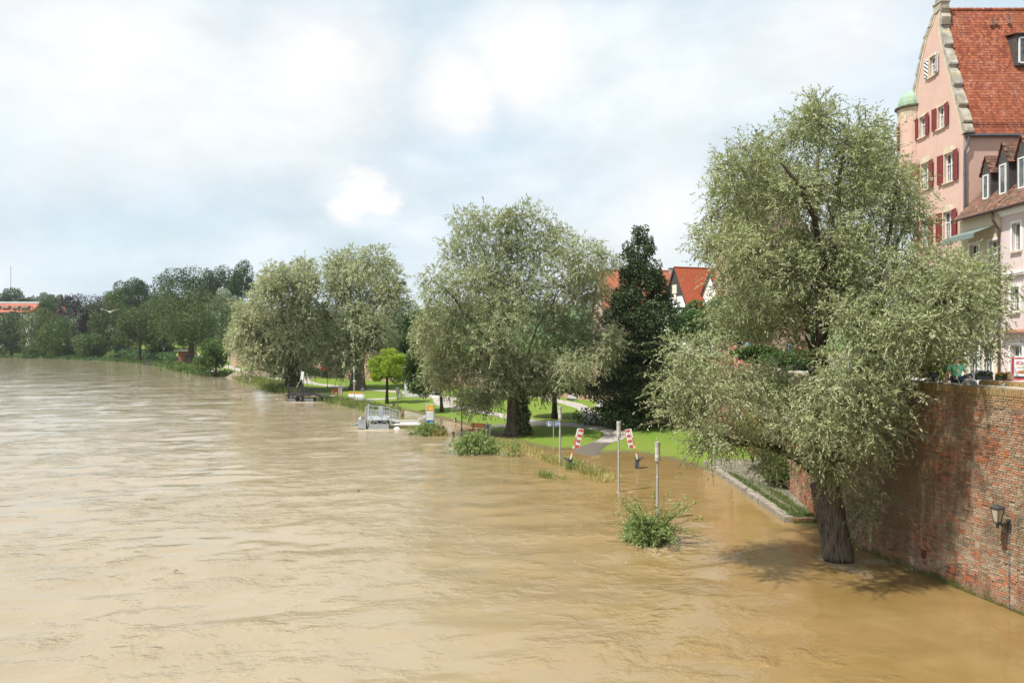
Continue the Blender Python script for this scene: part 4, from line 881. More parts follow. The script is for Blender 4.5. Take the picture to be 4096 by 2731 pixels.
mb.prism([q[0], q[1], q[1]+Vector((0, 0, 6)), q[0]+Vector((0, 0, 6))], -n_*0.3); mb.build('gate_recess', m_brickfar, TW, TW.location)
# round bastion and far red walls
bp = gnd(935, 1437)
BA = thing('round_bastion', 'round red brick bastion with a pale stone foot beyond the willows', 'tower', bp)
rb = 34/F*bp.y*0.9
MB().lathe([(rb*1.02, -1.0), (rb*1.02, 2.3)], 28).build('stone_foot', MAT('pale_stone', (0.40, 0.35, 0.29), 0.9, 0.2, 1.2, bmp=0.4), BA, smooth=False)
MB().lathe([(rb*0.98, 2.2), (rb*0.96, 5.6), (rb*1.03, 5.7), (rb*1.03, 6.3), (rb*0.99, 6.4), (rb*0.99, 7.6)], 28).build('drum', MAT('red_far_brick', (0.27, 0.12, 0.085), 0.9, 0.25, 0.5), BA)
mb = MB()
for k in range(14): a_ = math.pi+math.pi*k/13; mb.box((math.cos(a_)*rb*1.0, math.sin(a_)*rb*1.0, 7.8), (0.7, 0.7, 0.5), Matrix.Rotation(a_, 3, 'Z'))
mb.build('battlement', MAT('red_far_brick', (0, 0, 0)), BA)
mb = MB(); mb.box((-rb*0.1, -rb*1.0, 1.3), (0.5, 0.3, 3.0)); mb.build('slit', m_dark, BA)
def far_block(name, label, u0, u1, vb, vt, Y, depth, mat, cat='building'):
    a = P(u0, vb, Y); b = P(u1, vt, Y); t = thing(name, label, cat, ((a.x+b.x)/2, Y, lz((a.x+b.x)/2, Y)))
    z0 = t.location.z-0.5; mb = MB(); mb.box(((a.x+b.x)/2, Y+depth/2, (z0+b.z)/2), (b.x-a.x, depth, b.z-z0)); mb.build('wall', mat, t, t.location); return t, a, b
t, a, b = far_block('bastion_wall', 'flat red brick wall behind the trunk of the huge lime tree', 712, 762, 1436, 1404, 300, 6, MAT('red_far_brick', (0, 0, 0)), 'wall')
mb = MB(); mb.box(((a.x+b.x)/2, 299.9, b.z+0.15), (b.x-a.x+0.4, 6.3, 0.3)); mb.build('coping', m_conc, t, t.location)
mb = MB(); mb.box((b.x-1.4, 299.97, 3.0), (1.2, 0.12, 1.0)); mb.build('plaque', m_dark, t, t.location)
t, a, b = far_block('boathouse', 'low red brick boathouse glimpsed under the trees of the bend', 255, 312, 1424, 1392, 425, 6, MAT('red_far_brick', (0, 0, 0)))
mb = MB(); mb.prism([(a.x-0.4, 424.6, b.z), (a.x-0.4, 431.4, b.z), (a.x-0.4, 428, b.z+2.0)], (b.x-a.x+0.8, 0, 0)); mb.build('roof', MAT('brown_roof', (0.20, 0.10, 0.07), 0.9), t, t.location)
mb = MB(); mb.box((a.x+3.0, 424.95, lz(a.x+3, 425)+1.2), (1.1, 0.1, 2.3)); mb.build('door', m_dark, t, t.location)
t, a, b = far_block('kiosk', 'small white kiosk beside the trunk of the huge lime tree', 786, 802, 1450, 1424, 262, 1.6, m_white, 'kiosk')
mb = MB(); mb.box(((a.x+b.x)/2, 262.8, b.z+0.1), (b.x-a.x+0.8, 2.4, 0.22)); mb.lathe([(0.45, 0.2), (0.3, 0.6), (0.05, 0.7)], 8, ((a.x+b.x)/2, 262.8, b.z)); mb.build('roof', m_white, t, t.location)
mb = MB(); mb.box(((a.x+b.x)/2, 261.97, a.z+1.3), (0.7, 0.08, 1.0)); mb.build('hatch', m_dark, t, t.location)
# ---- the quay
m_quay = MAT('quay_paving', (0.165, 0.145, 0.115), 0.95, 0.28, 1.2, bmp=0.5, bscale=18, bdist=0.03, stain=(0.10, 0.14, 0.03))
qa, qb = Vector((*wpt(3150, 2078, 0.12), 0)), Vector((*wpt(2862, 1878, 0.12), 0))
tq, nq, Lq = seg_dir(qa, qb)
mb = MB(); mb.prism([(qa.x+0.3, qa.y+0.05, -1.5), (qb.x+0.2, qb.y, -1.5), (qb.x+1.0, qb.y+4.5, -1.5), (17.9, 56.0, -1.5), (wd_[0]+0.1, wd_[1], -1.5), (wc[0]+0.45, wc[1]+2.6, -1.5)], (0, 0, 1.72))
Q = tag(mb.build('quay', m_quay), kind='structure')
me_k = None
r_ = np.random.default_rng(9); s = 0.0; k = 0
while s < Lq+3.0:
    w = 0.8+0.5*r_.random(); m_k = MB(); m_k.box((0, 0, 0), (w-0.03, 0.42, 0.5)); o = m_k.build('kerb_stone', MAT('kerb_stone', (0.25, 0.22, 0.175), 0.9, 0.25, 3, bmp=0.6, bscale=14, bdist=0.03), Q)
    c = qa+tq*(s+w/2); o.location = (c.x+0.05+r_.normal()*0.012, c.y, 0.02+r_.normal()*0.012); o.rotation_euler = (r_.normal()*0.01, r_.normal()*0.01, math.atan2(tq.y, tq.x)+r_.normal()*0.01); s += w; k += 1
me = MB(); me.box((0, 0, 0), (0.075, 0.22, 0.42)); first = None
for k in range(20):       # end of the quay: a row of upright bricks
    c = qa+Vector((0.28, -0.1, 0)).lerp(Vector((1.9, -0.28, 0)), k/19.0)
    if first is None: o = me.build('brick', m_brick_o, Q); first = o
    else: o = bpy.data.objects.new('brick', first.data); link(o, Q)
    o.location = (c.x, c.y, 0.04+r_.normal()*0.01); o.rotation_euler = (0, 0, r_.normal()*0.05)
def turf(name, label, ctrs, n, seed):
    r = np.random.default_rng(seed); i = r.choice(len(ctrs), n); C_ = np.array(ctrs)[i]; p = C_[:, :3]+np.concatenate([r.normal(size=(n, 1))*C_[:, 3:4], r.normal(size=(n, 1))*C_[:, 4:5], np.zeros((n, 1))], 1)
    v, f = leaf_quads(p, np.array([0, 0, 1.])+r.normal(size=(n, 3))*0.6, unit(r, n), 0.13*(0.5+r.random(n)), np.full(n, 0.03))
    return tag(np_mesh(name, v, f, L_weed, None, {'tone': r.random(n)*0.6}), label, 'grass', kind='stuff')
turf('quay_grass', 'tufts of grass growing between the quay paving', [(qa.x+0.85, qa.y+0.5, 0.22, 0.3, 0.16), (qa.x+0.6, qa.y+2.2, 0.22, 0.13, 0.9), (qa.x+0.65, qa.y+4.4, 0.22, 0.1, 0.8), (qa.x+1.25, qa.y+3.0, 0.22, 0.12, 1.4), (qa.x+0.7, qa.y+7.6, 0.22, 0.1, 0.8), (qa.x+1.5, qa.y+5.2, 0.22, 0.1, 0.8), (qa.x+0.8, qa.y+11, 0.22, 0.15, 1.0), (qa.x+1.1, qa.y+1.4, 0.22, 0.5, 0.6), (qa.x+1.4, qa.y+7.5, 0.22, 0.4, 1.6)], 6000, 91)

# ---- street on top of the wall
m_street = MAT('street_paving', (0.33, 0.31, 0.28), 0.9, 0.12, 1.5, bmp=0.3)
mb = MB(); ofs = -n1_*0.5
mb.prism([(wx(10)+ofs.x, 10, 4.5), (wc[0]+0.6, wc[1], 4.5), (wd_[0]+0.7, wd_[1], 4.5), (19.2, 60, 4.5), (20.2, 74, 4.5), (16.8, 92, 4.5), (11.2, 108, 4.5), (12, 150, 4.5), (90, 150, 4.5), (90, 10, 4.5)], (0, 0, 2.1))
tag(mb.build('street', m_street), kind='structure')
ZS = 6.6
# ---- houses -----------------------------------------------------------------
def mat_stucco(name, c, b=0.5):
    m, nt, out = new_mat(name); p = pos(nt)
    n = noise(nt, p, 0.8, 6.0, 0.6); st = noise(nt, pos(nt, (1.6, 1.6, 0.18)), 1.6, 5.0, 0.6)
    cc = mixc(nt, ramp(nt, n, [(0.35, 0.0), (0.7, 1.0)]), c, tuple(x*0.88 for x in c))
    cc = mixc(nt, ramp(nt, st, [(0.55, 0.0), (0.8, 0.4)]), cc, tuple(x*0.62 for x in c))
    h = noise(nt, p, 16.0, 3.0, 0.6)
    bs = nd(nt, 'ShaderNodeBsdfPrincipled', {'Base Color': cc, 'Roughness': 0.92, 'Specular IOR Level': 0.2, 'Normal': bump(nt, h, b, 0.05)})
    nt.links.new(bs.outputs[0], out.inputs[0]); return m
m_pink = mat_stucco('pink_stucco', (0.60, 0.415, 0.35), 0.35); m_pink2 = mat_stucco('pale_pink_render', (0.66, 0.545, 0.53), 0.12); m_cream = mat_stucco('cream_render', (0.64, 0.56, 0.42), 0.15)
m_stone = MAT('cream_sandstone', (0.56, 0.48, 0.36), 0.9, 0.18, 3, bmp=0.4); m_cop = MAT('grey_coping_stone', (0.34, 0.315, 0.27), 0.92, 0.3, 2.4, bmp=0.5, stain=(0.36, 0.25, 0.07))
m_shut = MAT('oxblood_paint', (0.20, 0.028, 0.026), 0.5, 0.12, 5); m_frame = MAT('window_white', (0.74, 0.74, 0.72), 0.4, 0.04)
def mat_tile(name, per_obj, c=None):
    m, nt, out = new_mat(name)
    rnd = nd(nt, 'ShaderNodeObjectInfo').outputs['Random'] if per_obj else nd(nt, 'ShaderNodeAttribute', attribute_name='tone').outputs['Fac']
    c = c or [(0.0, (0.18, 0.052, 0.032)), (0.5, (0.285, 0.082, 0.044)), (1.0, (0.37, 0.13, 0.065))]
    cc = ramp(nt, rnd, c); p = pos(nt)
    cc = mixc(nt, ramp(nt, noise(nt, p, 0.5, 5.0, 0.6), [(0.45, 0.0), (0.7, 0.55)]), cc, (0.22, 0.07, 0.035))
    li = math_(nt, 'MULTIPLY', ramp(nt, noise(nt, p, 1.1, 4.0), [(0.45, 0.0), (0.6, 1.0)]), ramp(nt, noise(nt, p, 11.0, 4.0, 0.7), [(0.56, 0.0), (0.64, 0.75)]))
    cc = mixc(nt, li, cc, (0.55, 0.46, 0.42))
    b = nd(nt, 'ShaderNodeBsdfPrincipled', {'Base Color': cc, 'Roughness': 0.85, 'Specular IOR Level': 0.25, 'Normal': bump(nt, noise(nt, p, 30.0, 2.0), 0.4, 0.01)})
    nt.links.new(b.outputs[0], out.inputs[0]); return m
m_tile_o, m_tile_s = mat_tile('red_tile_single', True), mat_tile('red_tile_mass', False)
oldc = [(0.0, (0.08, 0.055, 0.042)), (0.5, (0.145, 0.088, 0.062)), (0.85, (0.20, 0.125, 0.088)), (1.0, (0.32, 0.11, 0.06))]
m_otile_o, m_otile_s = mat_tile('old_tile_single', True, oldc), mat_tile('old_tile_mass', False, oldc)
m_underroof = MAT('roof_battens', (0.14, 0.05, 0.03), 0.95)
def mat_glass():
    m, nt, out = new_mat('window_glass')
    c = ramp(nt, noise(nt, pos(nt), 1.5, 3.0), [(0.4, (0.03, 0.035, 0.04)), (0.65, (0.16, 0.17, 0.17))])
    b = nd(nt, 'ShaderNodeBsdfPrincipled', {'Base Color': c, 'Roughness': 0.06, 'Specular IOR Level': 0.8}); nt.links.new(b.outputs[0], out.inputs[0]); return m
m_glass = mat_glass()
def tiles(parent, O, du, dv, nu, nv, wu, wv, mo, ms, single, seed, clip=None, thick=0.024):
    """plain roof tiles with rounded tails: O at the eave, du along the eave, dv up the slope (unit vectors)"""
    r = np.random.default_rng(seed); du = Vector(du); dv = Vector(dv); nn = du.cross(dv).normalized()
    if nn.z < 0: nn = -nn
    # tile outline in local (u, v): tail at v=0 is rounded
    w = wu*0.48; ol = [(-w, wv*1.25), (-w, 0.04), (-w*0.65, 0.010), (-w*0.2, 0.0), (w*0.2, 0.0), (w*0.65, 0.010), (w, 0.04), (w, wv*1.25)]
    top = [(a, b, thick+0.016*(1-b/(wv*1.25))) for a, b in ol]; bot = [(a, b, 0.012*(1-b/(wv*1.25))) for a, b in ol]
    vb = np.array(top+bot); nb = 8
    fc = [tuple(range(nb))]+[(i+nb, i+1+nb, i+1, i) for i in range(nb-1)]
    Mx = np.array([du, dv, nn]).T; items = []
    for j in range(nv):
        for i in range(nu):
            a = (i+0.5+(0.5 if j % 2 else 0))*wu; b = j*wv
            if clip and not clip(a, b): continue
            items.append((a+r.normal()*0.003, b+r.normal()*0.004, r.normal()*0.012))
    items = np.array(items); Op = np.array(O); ctr = Op+items[:, 0:1]*np.array(du)+items[:, 1:2]*np.array(dv)+np.array(nn)*0.02
    u_ = CX+F*ctr[:, 0]/ctr[:, 1]; vv = CY-F*(ctr[:, 2]-H)/ctr[:, 1]
    d = np.linalg.norm(ctr-np.array([0, 0, H]), axis=1); d[(u_ > 4094) | (vv < 4)] += 1000
    order = np.argsort(d); sg = order[:single]; rest = order[single:]
    me = bpy.data.meshes.new('roof_tile'); me.from_pydata([tuple(q) for q in vb], [], fc); me.materials.append(mo); me.validate()
    M4 = Matrix(Mx.tolist())
    for k in sg:
        o = bpy.data.objects.new('roof_tile', me); link(o, parent)
        o.matrix_local = Matrix.Translation(Vector(ctr[k])-ploc(parent)) @ (M4 @ Matrix.Rotation(items[k, 2], 3, 'Z')).to_4x4()
    if len(rest):
        ca_, sa_ = np.cos(items[rest, 2]), np.sin(items[rest, 2]); L_ = np.repeat(vb[None], len(rest), 0)
        X = L_[:, :, 0]*ca_[:, None]-L_[:, :, 1]*sa_[:, None]; Y = L_[:, :, 0]*sa_[:, None]+L_[:, :, 1]*ca_[:, None]
        G = np.stack([X, Y, L_[:, :, 2]], -1) @ Mx.T+ctr[rest][:, None, :]
        q4 = np.array([(0, 1, 6, 7), (1, 2, 5, 6), (2, 3, 4, 5)]+[(i+nb, i+1+nb, i+1, i) for i in range(nb-1)])
        f = (q4[None]+16*np.arange(len(rest))[:, None, None]).reshape(-1, 4)
        o = np_mesh('roof_tiles', G.reshape(-1, 3)-np.array(ploc(parent)), f, ms, parent, {'tone': np.repeat(r.random(len(rest)), len(q4))}); tag(o, kind='stuff')
def ploc(o):
    v = Vector(o.location)
    while o.parent: o = o.parent; v = v+Vector(o.location)
    return v
X0 = 25.0
def gy(u): return X0*F/(u-CX)
def gp(u, v): Y = gy(u); return (Y, H+(CY-v)/F*Y)
def px_window(house, X, Yc, z0, z1, w, fn, shutters=None, lintel='flat', rows=(0.62,), cols=2, stripes=False, surround=None, depth=0.22):
    """window in a wall on the plane X (facing -X): frame, bars, panes, lintel, sill, shutters"""
    o = bpy.data.objects.new('window', None); link(o, house); o.location = Vector((X, Yc, z0))-ploc(house)
    xi = depth-0.06; h = z1-z0
    f = MB(); fw = 0.06
    for sx in (-1, 1): f.box((xi, sx*(w/2-fw/2), h/2), (0.06, fw, h))
    f.box((xi, 0, fw/2), (0.06, w-2*fw, fw)); f.box((xi, 0, h-fw/2), (0.06, w-2*fw, fw))
    if cols == 2: f.box((xi-0.004, 0, h/2), (0.05, 0.055, h-2*fw))
    for q in rows: f.box((xi-0.008, 0, h*q), (0.05, w-2*fw, 0.055))
    for sx in (-1, 1):
        f.box((xi+0.004, sx*w*0.25, h*0.31), (0.03, 0.018, h*0.55)); f.box((xi+0.008, sx*w*0.25, h*0.31), (0.03, w*0.36, 0.018))
    f.build('frame', m_frame, o)
    for k, (y0, y1) in enumerate(((-w/2+fw, -0.02), (0.02, w/2-fw))):
        MB().box((xi+0.03, (y0+y1)/2, h/2), (0.01, y1-y0, h-2*fw)).build('pane', m_glass, o)
    if lintel:
        l = MB()
        if lintel == 'arch': pr = [(0.0, -w/2-0.16, h), (0.0, w/2+0.16, h), (0.0, w/2+0.14, h+0.24), (0.0, w*0.2, h+0.37), (0.0, -w*0.2, h+0.37), (0.0, -w/2-0.14, h+0.24)]
        else: pr = [(0.0, -w/2-0.12, h), (0.0, w/2+0.12, h), (0.0, w/2+0.12, h+0.17), (0.0, -w/2-0.12, h+0.17)]
        l.prism([(-0.025, a, b) for _, a, b in pr], (0.06, 0, 0)); l.build('lintel', m_stone, o)
        for sx in (-1, 1): MB().box((-0.005, sx*(w/2+0.05), h/2), (0.045, 0.11, h-0.004)).build('jamb', m_stone, o)
    elif surround:
        s = MB(); s.box((-0.012, 0, h+0.06), (0.05, w+0.26, 0.12))
        for sx in (-1, 1): s.box((-0.012, sx*(w/2+0.065), h/2), (0.05, 0.13, h))
        s.build('surround', surround, o)
    MB().box((-0.03, 0, -0.05), (0.16, w+0.2, 0.09)).build('sill', m_stone, o)
    if shutters:
        for sx in (-1, 1):
            s = MB(); sw = w*0.52; ang = 0.10; c = sx*(w/2+0.06+sw/2); rot = Matrix.Rotation(sx*ang, 3, 'Z')
            base_ = Vector((-0.085, c, h/2))
            s.box(base_, (0.035, sw, h*1.02), rot)
            if not stripes:
                for q in (-1, 1): s.box(base_+rot @ Vector((-0.022, q*(sw/2-0.035), 0)), (0.02, 0.07, h*1.02), rot)
                for q in (-0.5, 0.0, 0.5): s.box(base_+rot @ Vector((-0.022, 0, q*(h*1.02-0.075))), (0.02, sw-0.14, 0.075), rot)
                nsl = 18
                for q in range(nsl): s.box(base_+rot @ Vector((-0.016, 0, (q+0.5-nsl/2)*h*0.98/nsl)), (0.018, sw-0.14, h*0.6/nsl), rot)
                s.build('shutter', shutters, o)
            else:
                sh = s.build('shutter', m_white, o)
                st = MB(); nS = 6
                for q in range(nS):
                    z_ = -h/2+h*1.25*(q+0.1)/nS-0.14; k = h*0.085; sl = sx*0.30
                    def cl_(z): return max(-h*0.51, min(h*0.51, z))
                    st.prism([base_+rot @ Vector((-0.0215, -sw/2, cl_(z_-sl*0.5))), base_+rot @ Vector((-0.0215, sw/2, cl_(z_+sl*0.5))), base_+rot @ Vector((-0.0215, sw/2, cl_(z_+sl*0.5+k))), base_+rot @ Vector((-0.0215, -sw/2, cl_(z_-sl*0.5+k)))], rot @ Vector((-0.004, 0, 0)))
                st.build('stripes', m_black, o)
    return o
# ---- tall pink house with the scrolled gable
Yn = gy(3853)
PH = thing('gabled_house', 'tall pink house with scrolled stone gable, red shutters and steep red tile roof', 'house', (X0, Yn, ZS))
face = [(Yn, ZS-0.6), (Yn, 20.25)]
inner = [(3859, 531), (3846, 486), (3824, 401), (3801, 303), (3779, 214), (3760, 116)]
right = [gp(u, v) for u, v in inner]; right = [(max(a, Yn), b) for a, b in right]
apex = [(44.75, 28.15), (45.4, 28.15)]
left = [gp(u, v) for u, v in [(3728, 100), (3705, 150), (3687, 232), (3674, 300), (3663, 357), (3657, 421)]]
Yf = left[-1][0]
outer = face+right[1:]+apex+left+[(Yf, ZS-0.6)]
wins = [(3731, 226, 303, 0.66, True, 'flat'), (3691, 467, 547, 0.74, False, 'flat'), (3766, 425, 512, 0.76, False, 'flat'), (3701, 652, 757, 0.92, False, 'arch'), (3796, 612, 727, 0.94, False, 'arch'),
        (3698, 876, 985, 0.92, False, 'arch'), (3791, 846, 960, 0.94, False, 'arch'), (3697, 1110, 1215, 0.92, False, 'arch'), (3790, 1095, 1205, 0.94, False, 'arch'), (3695, 1330, 1430, 0.9, False, 'arch'), (3788, 1325, 1435, 0.9, False, 'arch')]
holes = []; wl = []
for u, v0, v1, w, st, li in wins:
    Yc = gy(u); z1 = H+(CY-v0)/F*Yc; z0 = H+(CY-v1)/F*Yc; holes.append([(Yc-w/2, z0), (Yc+w/2, z0), (Yc+w/2, z1), (Yc-w/2, z1)]); wl.append((Yc, z0, z1, w, st, li))
mb = MB(); wall_panel(mb, outer, holes, lambda a, b: Vector((X0, a, b)), (0.24, 0, 0)); mb.build('gable_wall', m_pink, PH, PH.location, fix=False)
for Yc, z0, z1, w, st, li in wl: px_window(PH, X0, Yc, z0, z1, w, None, shutters=m_shut, lintel=li, stripes=st)
ZE = 20.25; ZR = 28.2; YR = 45.07
mb = MB(); wall_panel(mb, [(X0, ZS-0.6), (38, ZS-0.6), (38, ZE), (X0, ZE)], [], lambda a, b: Vector((a, Yn, b)), (0, 0.2, 0)); mb.build('side_wall', m_pink, PH, PH.location)
mb = MB(); mb.prism([(X0+0.3, Yn+0.3, ZS), (X0+0.3, Yf-0.02, ZS), (X0+0.3, Yf-0.02, 23.4), (X0+0.3, YR, ZR-0.4), (X0+0.3, Yn+0.3, ZE-0.1)], (12.5, 0, 0)); mb.build('inner_mass', m_dark, PH, PH.location)
# roof and its tiles
RF = bpy.data.objects.new('roof', None); link(RF, PH)
sl = Vector((0, YR-(Yn-0.10), ZR-ZE)); SLn = sl.length; dvv = sl.normalized()
mb = MB(); e0 = Vector((X0+0.42, Yn-0.10, ZE)); e1 = Vector((38, Yn-0.10, ZE)); nrm = Vector((1, 0, 0)).cross(dvv)
mb.prism([e0, e1, e1+sl, e0+sl], -nrm*0.12); mb.prism([e0+sl, e1+sl, Vector((38, Yf+0.4, 23.4)), Vector((X0+0.42, Yf+0.4, 23.4))], (0, 0, -0.12)); mb.build('roof_deck', m_underroof, RF, PH.location)
tiles(RF, e0, (1, 0, 0), dvv, 33, int(SLn/0.178), 0.165, 0.178, m_tile_o, m_tile_s, 290, 401)
mb = MB(); mb.prism([e0+Vector((5.5, 0, 0))+nrm*0.03, e1+nrm*0.03, e1+sl+nrm*0.03, e0+sl+Vector((5.5, 0, 0))+nrm*0.03], nrm*0.02); mb.build('far_roof_slope', MAT('tile_red_plain', (0.40, 0.12, 0.05), 0.85, 0.2, 4), RF, PH.location)
rt = MB().tube([(0, 0, 0), (0.40, 0, 0.012)], [0.115, 0.13], 10).build('ridge_tile', m_tile_o, RF)
for k in range(17):
    o = rt if k == 0 else bpy.data.objects.new('ridge_tile', rt.data)
    if k: link(o, RF)
    o.location = Vector((X0+0.5+k*0.37, YR, ZR+0.03))-PH.location
mb = MB()
for k in range(18): q = e0+Vector((0.3+k*0.35, 0, 0))+dvv*0.62; mb.bar(q+nrm*0.03, q+nrm*0.20, 0.02)
for hh in (0.10, 0.19): mb.bar(e0+dvv*0.62+nrm*hh+Vector((0.1, 0, 0)), e0+dvv*0.62+nrm*hh+Vector((6.5, 0, 0)), 0.022)
mb.build('snow_guard', MAT('rusty_iron', (0.16, 0.07, 0.045), 0.8), RF, PH.location)
for u, v in ((3965, 108), (3985, 104), (4036, 100)):
    t_ = ((H+(CY-v)/F*44.6)-ZE)/(ZR-ZE); c = Vector(((u-CX)/F*44.6, Yn-0.10+(YR-Yn+0.10)*t_, ZE+(ZR-ZE)*t_))
    m2 = MB(); m2.tube([c, c+nrm*0.16+Vector((0, 0, 0.05)), c+nrm*0.17+Vector((0, 0, 0.30))], [0.085, 0.085, 0.05], 8); m2.lathe([(0.08, 0), (0.075, 0.04)], 8, c+nrm*0.17+Vector((0, 0, 0.30))); m2.build('vent_pipe', MAT('vent_clay', (0.22, 0.13, 0.10), 0.8), RF, PH.location)
def dormer_front(parent, u0, u1, vt, vb, Y):
    a = P(u0, vb, Y); b = P(u1, vt, Y); o = bpy.data.objects.new('dormer', None); link(o, parent)
    m2 = MB(); m2.box(((a.x+b.x)/2, Y+0.9, (a.z+b.z)/2), (b.x-a.x, 1.8, b.z-a.z)); m2.build('cheeks', MAT('dark_zinc', (0.075, 0.07, 0.068), 0.55, 0.15), o, PH.location)
    m2 = MB(); m2.prism([(a.x-0.12, Y-0.15, b.z), (b.x+0.12, Y-0.15, b.z), (b.x+0.12, Y+2.2, b.z+0.55), (a.x-0.12, Y+2.2, b.z+0.55)], (0, 0, 0.06)); m2.build('dormer_roof', m_otile_o, o, PH.location)
    m2 = MB(); w = b.x-a.x; hh = b.z-a.z
    for q in (-1, 1): m2.box(((a.x+b.x)/2+q*(w*0.36), Y-0.03, a.z+hh*0.48), (0.08, 0.06, hh*0.8))
    m2.box(((a.x+b.x)/2, Y-0.03, a.z+hh*0.88), (w*0.72-0.08, 0.06, 0.08)); m2.box(((a.x+b.x)/2, Y-0.03, a.z+hh*0.08), (w*0.72-0.08, 0.06, 0.08)); m2.build('frame', m_frame, o, PH.location)
    MB().box(((a.x+b.x)/2, Y-0.012, a.z+hh*0.48), (w*0.70, 0.02, hh*0.76)).build('pane', m_glass, o, PH.location)
dormer_front(PH, 4064, 4150, 138, 262, 43.6)
# gutter and downpipe
mb = MB(); mb.tube([(X0+0.1, Yn-0.17, ZE-0.08), (38, Yn-0.17, ZE-0.08)], 0.085, 8); mb.box(((X0+38)/2+0.2, Yn-0.08, ZE-0.05), (12.6, 0.14, 0.06)); mb.build('gutter', MAT('slate_metal', (0.085, 0.10, 0.12), 0.5, 0.12), PH, PH.location)
mb = MB(); mb.tube([(X0+0.2, Yn-0.17, ZE-0.12), (X0+0.18, Yn-0.17, ZE-0.5), (X0+0.03, Yn-0.12, ZE-0.95), (X0+0.02, Yn-0.10, ZE-1.4), (X0+0.02, Yn-0.10, ZS)], 0.065, 8)
for z in (9, 12, 15, 18): mb.lathe([(0.08, 0), (0.08, 0.07)], 8, (X0+0.02, Yn-0.10, z))
mb.build('downpipe', MAT('slate_metal', (0, 0, 0)), PH, PH.location)
c = P(4070, 545, Yn-0.02); mb = MB(); mb.box(c, (0.05, 0.05, 0.36)); mb.box(c+Vector((0, 0, 0.2)), (0.3, 0.05, 0.05)); mb.box(c-Vector((0, 0, 0.2)), (0.34, 0.05, 0.05)); mb.build('wall_anchor', m_pink, PH, PH.location)
# scrolled coping: each step is a block over a concave sweep
def coping(edge, sgn, n):
    for k in range(n):
        t0, t1_ = k/n, (k+1)/n
        def at(t):
            L = len(edge)-1; q = min(int(t*L), L-1); w = t*L-q; return (edge[q][0]*(1-w)+edge[q+1][0]*w, edge[q][1]*(1-w)+edge[q+1][1]*w)
        a, m1, b = at(t0), at(t0+0.5/n), at(t1_)
        out = 0.17*sgn
        prof = [(a[0]-0.16*sgn*0, a[1]), (a[0]+out*1.55, a[1]), (a[0]+out*1.65, a[1]+0.10), (m1[0]+out*1.75, m1[1]-0.05), (m1[0]+out*1.35, m1[1]+0.10), (m1[0]+out*0.85, m1[1]+0.22), (b[0]+out*0.9, b[1]-0.12), (b[0]+out*1.2, b[1]-0.02), (b[0], b[1])]
        m2 = MB(); m2.prism([Vector((X0-0.06, y, z)) for y, z in prof], (0.50, 0, 0)); m2.build('coping_block', m_cop, PH, PH.location)
    # pale edge band on the face
    m2 = MB()
    for i in range(len(edge)-1):
        (a0, b0), (a1, b1) = edge[i], edge[i+1]; m2.prism([Vector((X0-0.03, a0, b0)), Vector((X0-0.03, a1, b1)), Vector((X0-0.03, a1+0.17*-sgn, b1)), Vector((X0-0.03, a0+0.17*-sgn, b0))], (0.028, 0, 0))
    m2.build('edge_band', m_stone, PH, PH.location)
coping([(Yn-0.02, 20.3)]+right[1:]+[(44.75, 28.15)], -1, 7)
coping(left[::-1]+[(45.4, 28.15)], 1, 6)
mb = MB(); mb.box((X0+0.2, 45.07, 28.35), (0.52, 0.75, 0.45)); mb.box((X0+0.2, 45.07, 28.62), (0.62, 0.86, 0.10)); mb.lathe([(0.30, 28.67), (0.34, 28.8), (0.26, 29.0), (0.30, 29.1), (0.20, 29.3), (0.16, 29.9), (0.05, 30.6)], 8, (X0+0.2, 45.07, 0)); mb.build('finial', m_cop, PH, PH.location)
# round corner turret
tx, ty, tr_ = X0+0.12, 48.2, 0.80
TU = bpy.data.objects.new('turret', None); link(TU, PH); zc = H+(CY-440)/F*ty
MB().lathe([(0.15, 18.6), (0.5, 19.1), (tr_, 19.8), (tr_, zc-0.55)], 24, (tx, ty, 0)).build('turret_wall', m_pink, TU, PH.location, smooth=False)
MB().lathe([(tr_*1.01, zc-0.56), (tr_*1.05, zc-0.35), (tr_*1.10, zc-0.02)], 24, (tx, ty, 0)).build('frieze', m_stone, TU, PH.location)
mb = MB()
for k in range(10):
    a_ = 2*math.pi*k/10; mb.box((tx+math.cos(a_)*tr_*1.0, ty+math.sin(a_)*tr_*1.0, zc-0.68), (0.12, 0.14, 0.34), Matrix.Rotation(a_, 3, 'Z'))
mb.build('corbel', m_stone, TU, PH.location)
MB().lathe([(tr_*1.12, zc-0.03), (tr_*1.26, zc+0.03), (tr_*1.26, zc+0.12), (tr_*1.1, zc+0.16)], 24, (tx, ty, 0)).build('cornice', MAT('dark_cornice', (0.10, 0.10, 0.065), 0.8, 0.3, 5), TU, PH.location)
MB().lathe([(tr_*1.02, zc+0.15), (tr_*1.0, zc+0.40), (tr_*0.90, zc+0.70), (tr_*0.70, zc+0.95), (tr_*0.4, zc+1.12), (0.05, zc+1.2)], 16, (tx, ty, 0)).build('copper_dome', MAT('verdigris', (0.25, 0.38, 0.28), 0.65, 0.15, 2.5, stain=(0.30, 0.30, 0.10)), TU, PH.location)
a_ = math.atan2(-ty, -tx); cx_, cy_ = tx+math.cos(a_-1.35)*tr_, ty+math.sin(a_-1.35)*tr_
c = P(3597, 555, 48.0); MB().box((c.x-0.02, 48.1, c.z), (0.22, 0.05, 1.5), Matrix.Rotation(0.5, 3, 'Z')).build('shutter', m_shut, TU, PH.location)
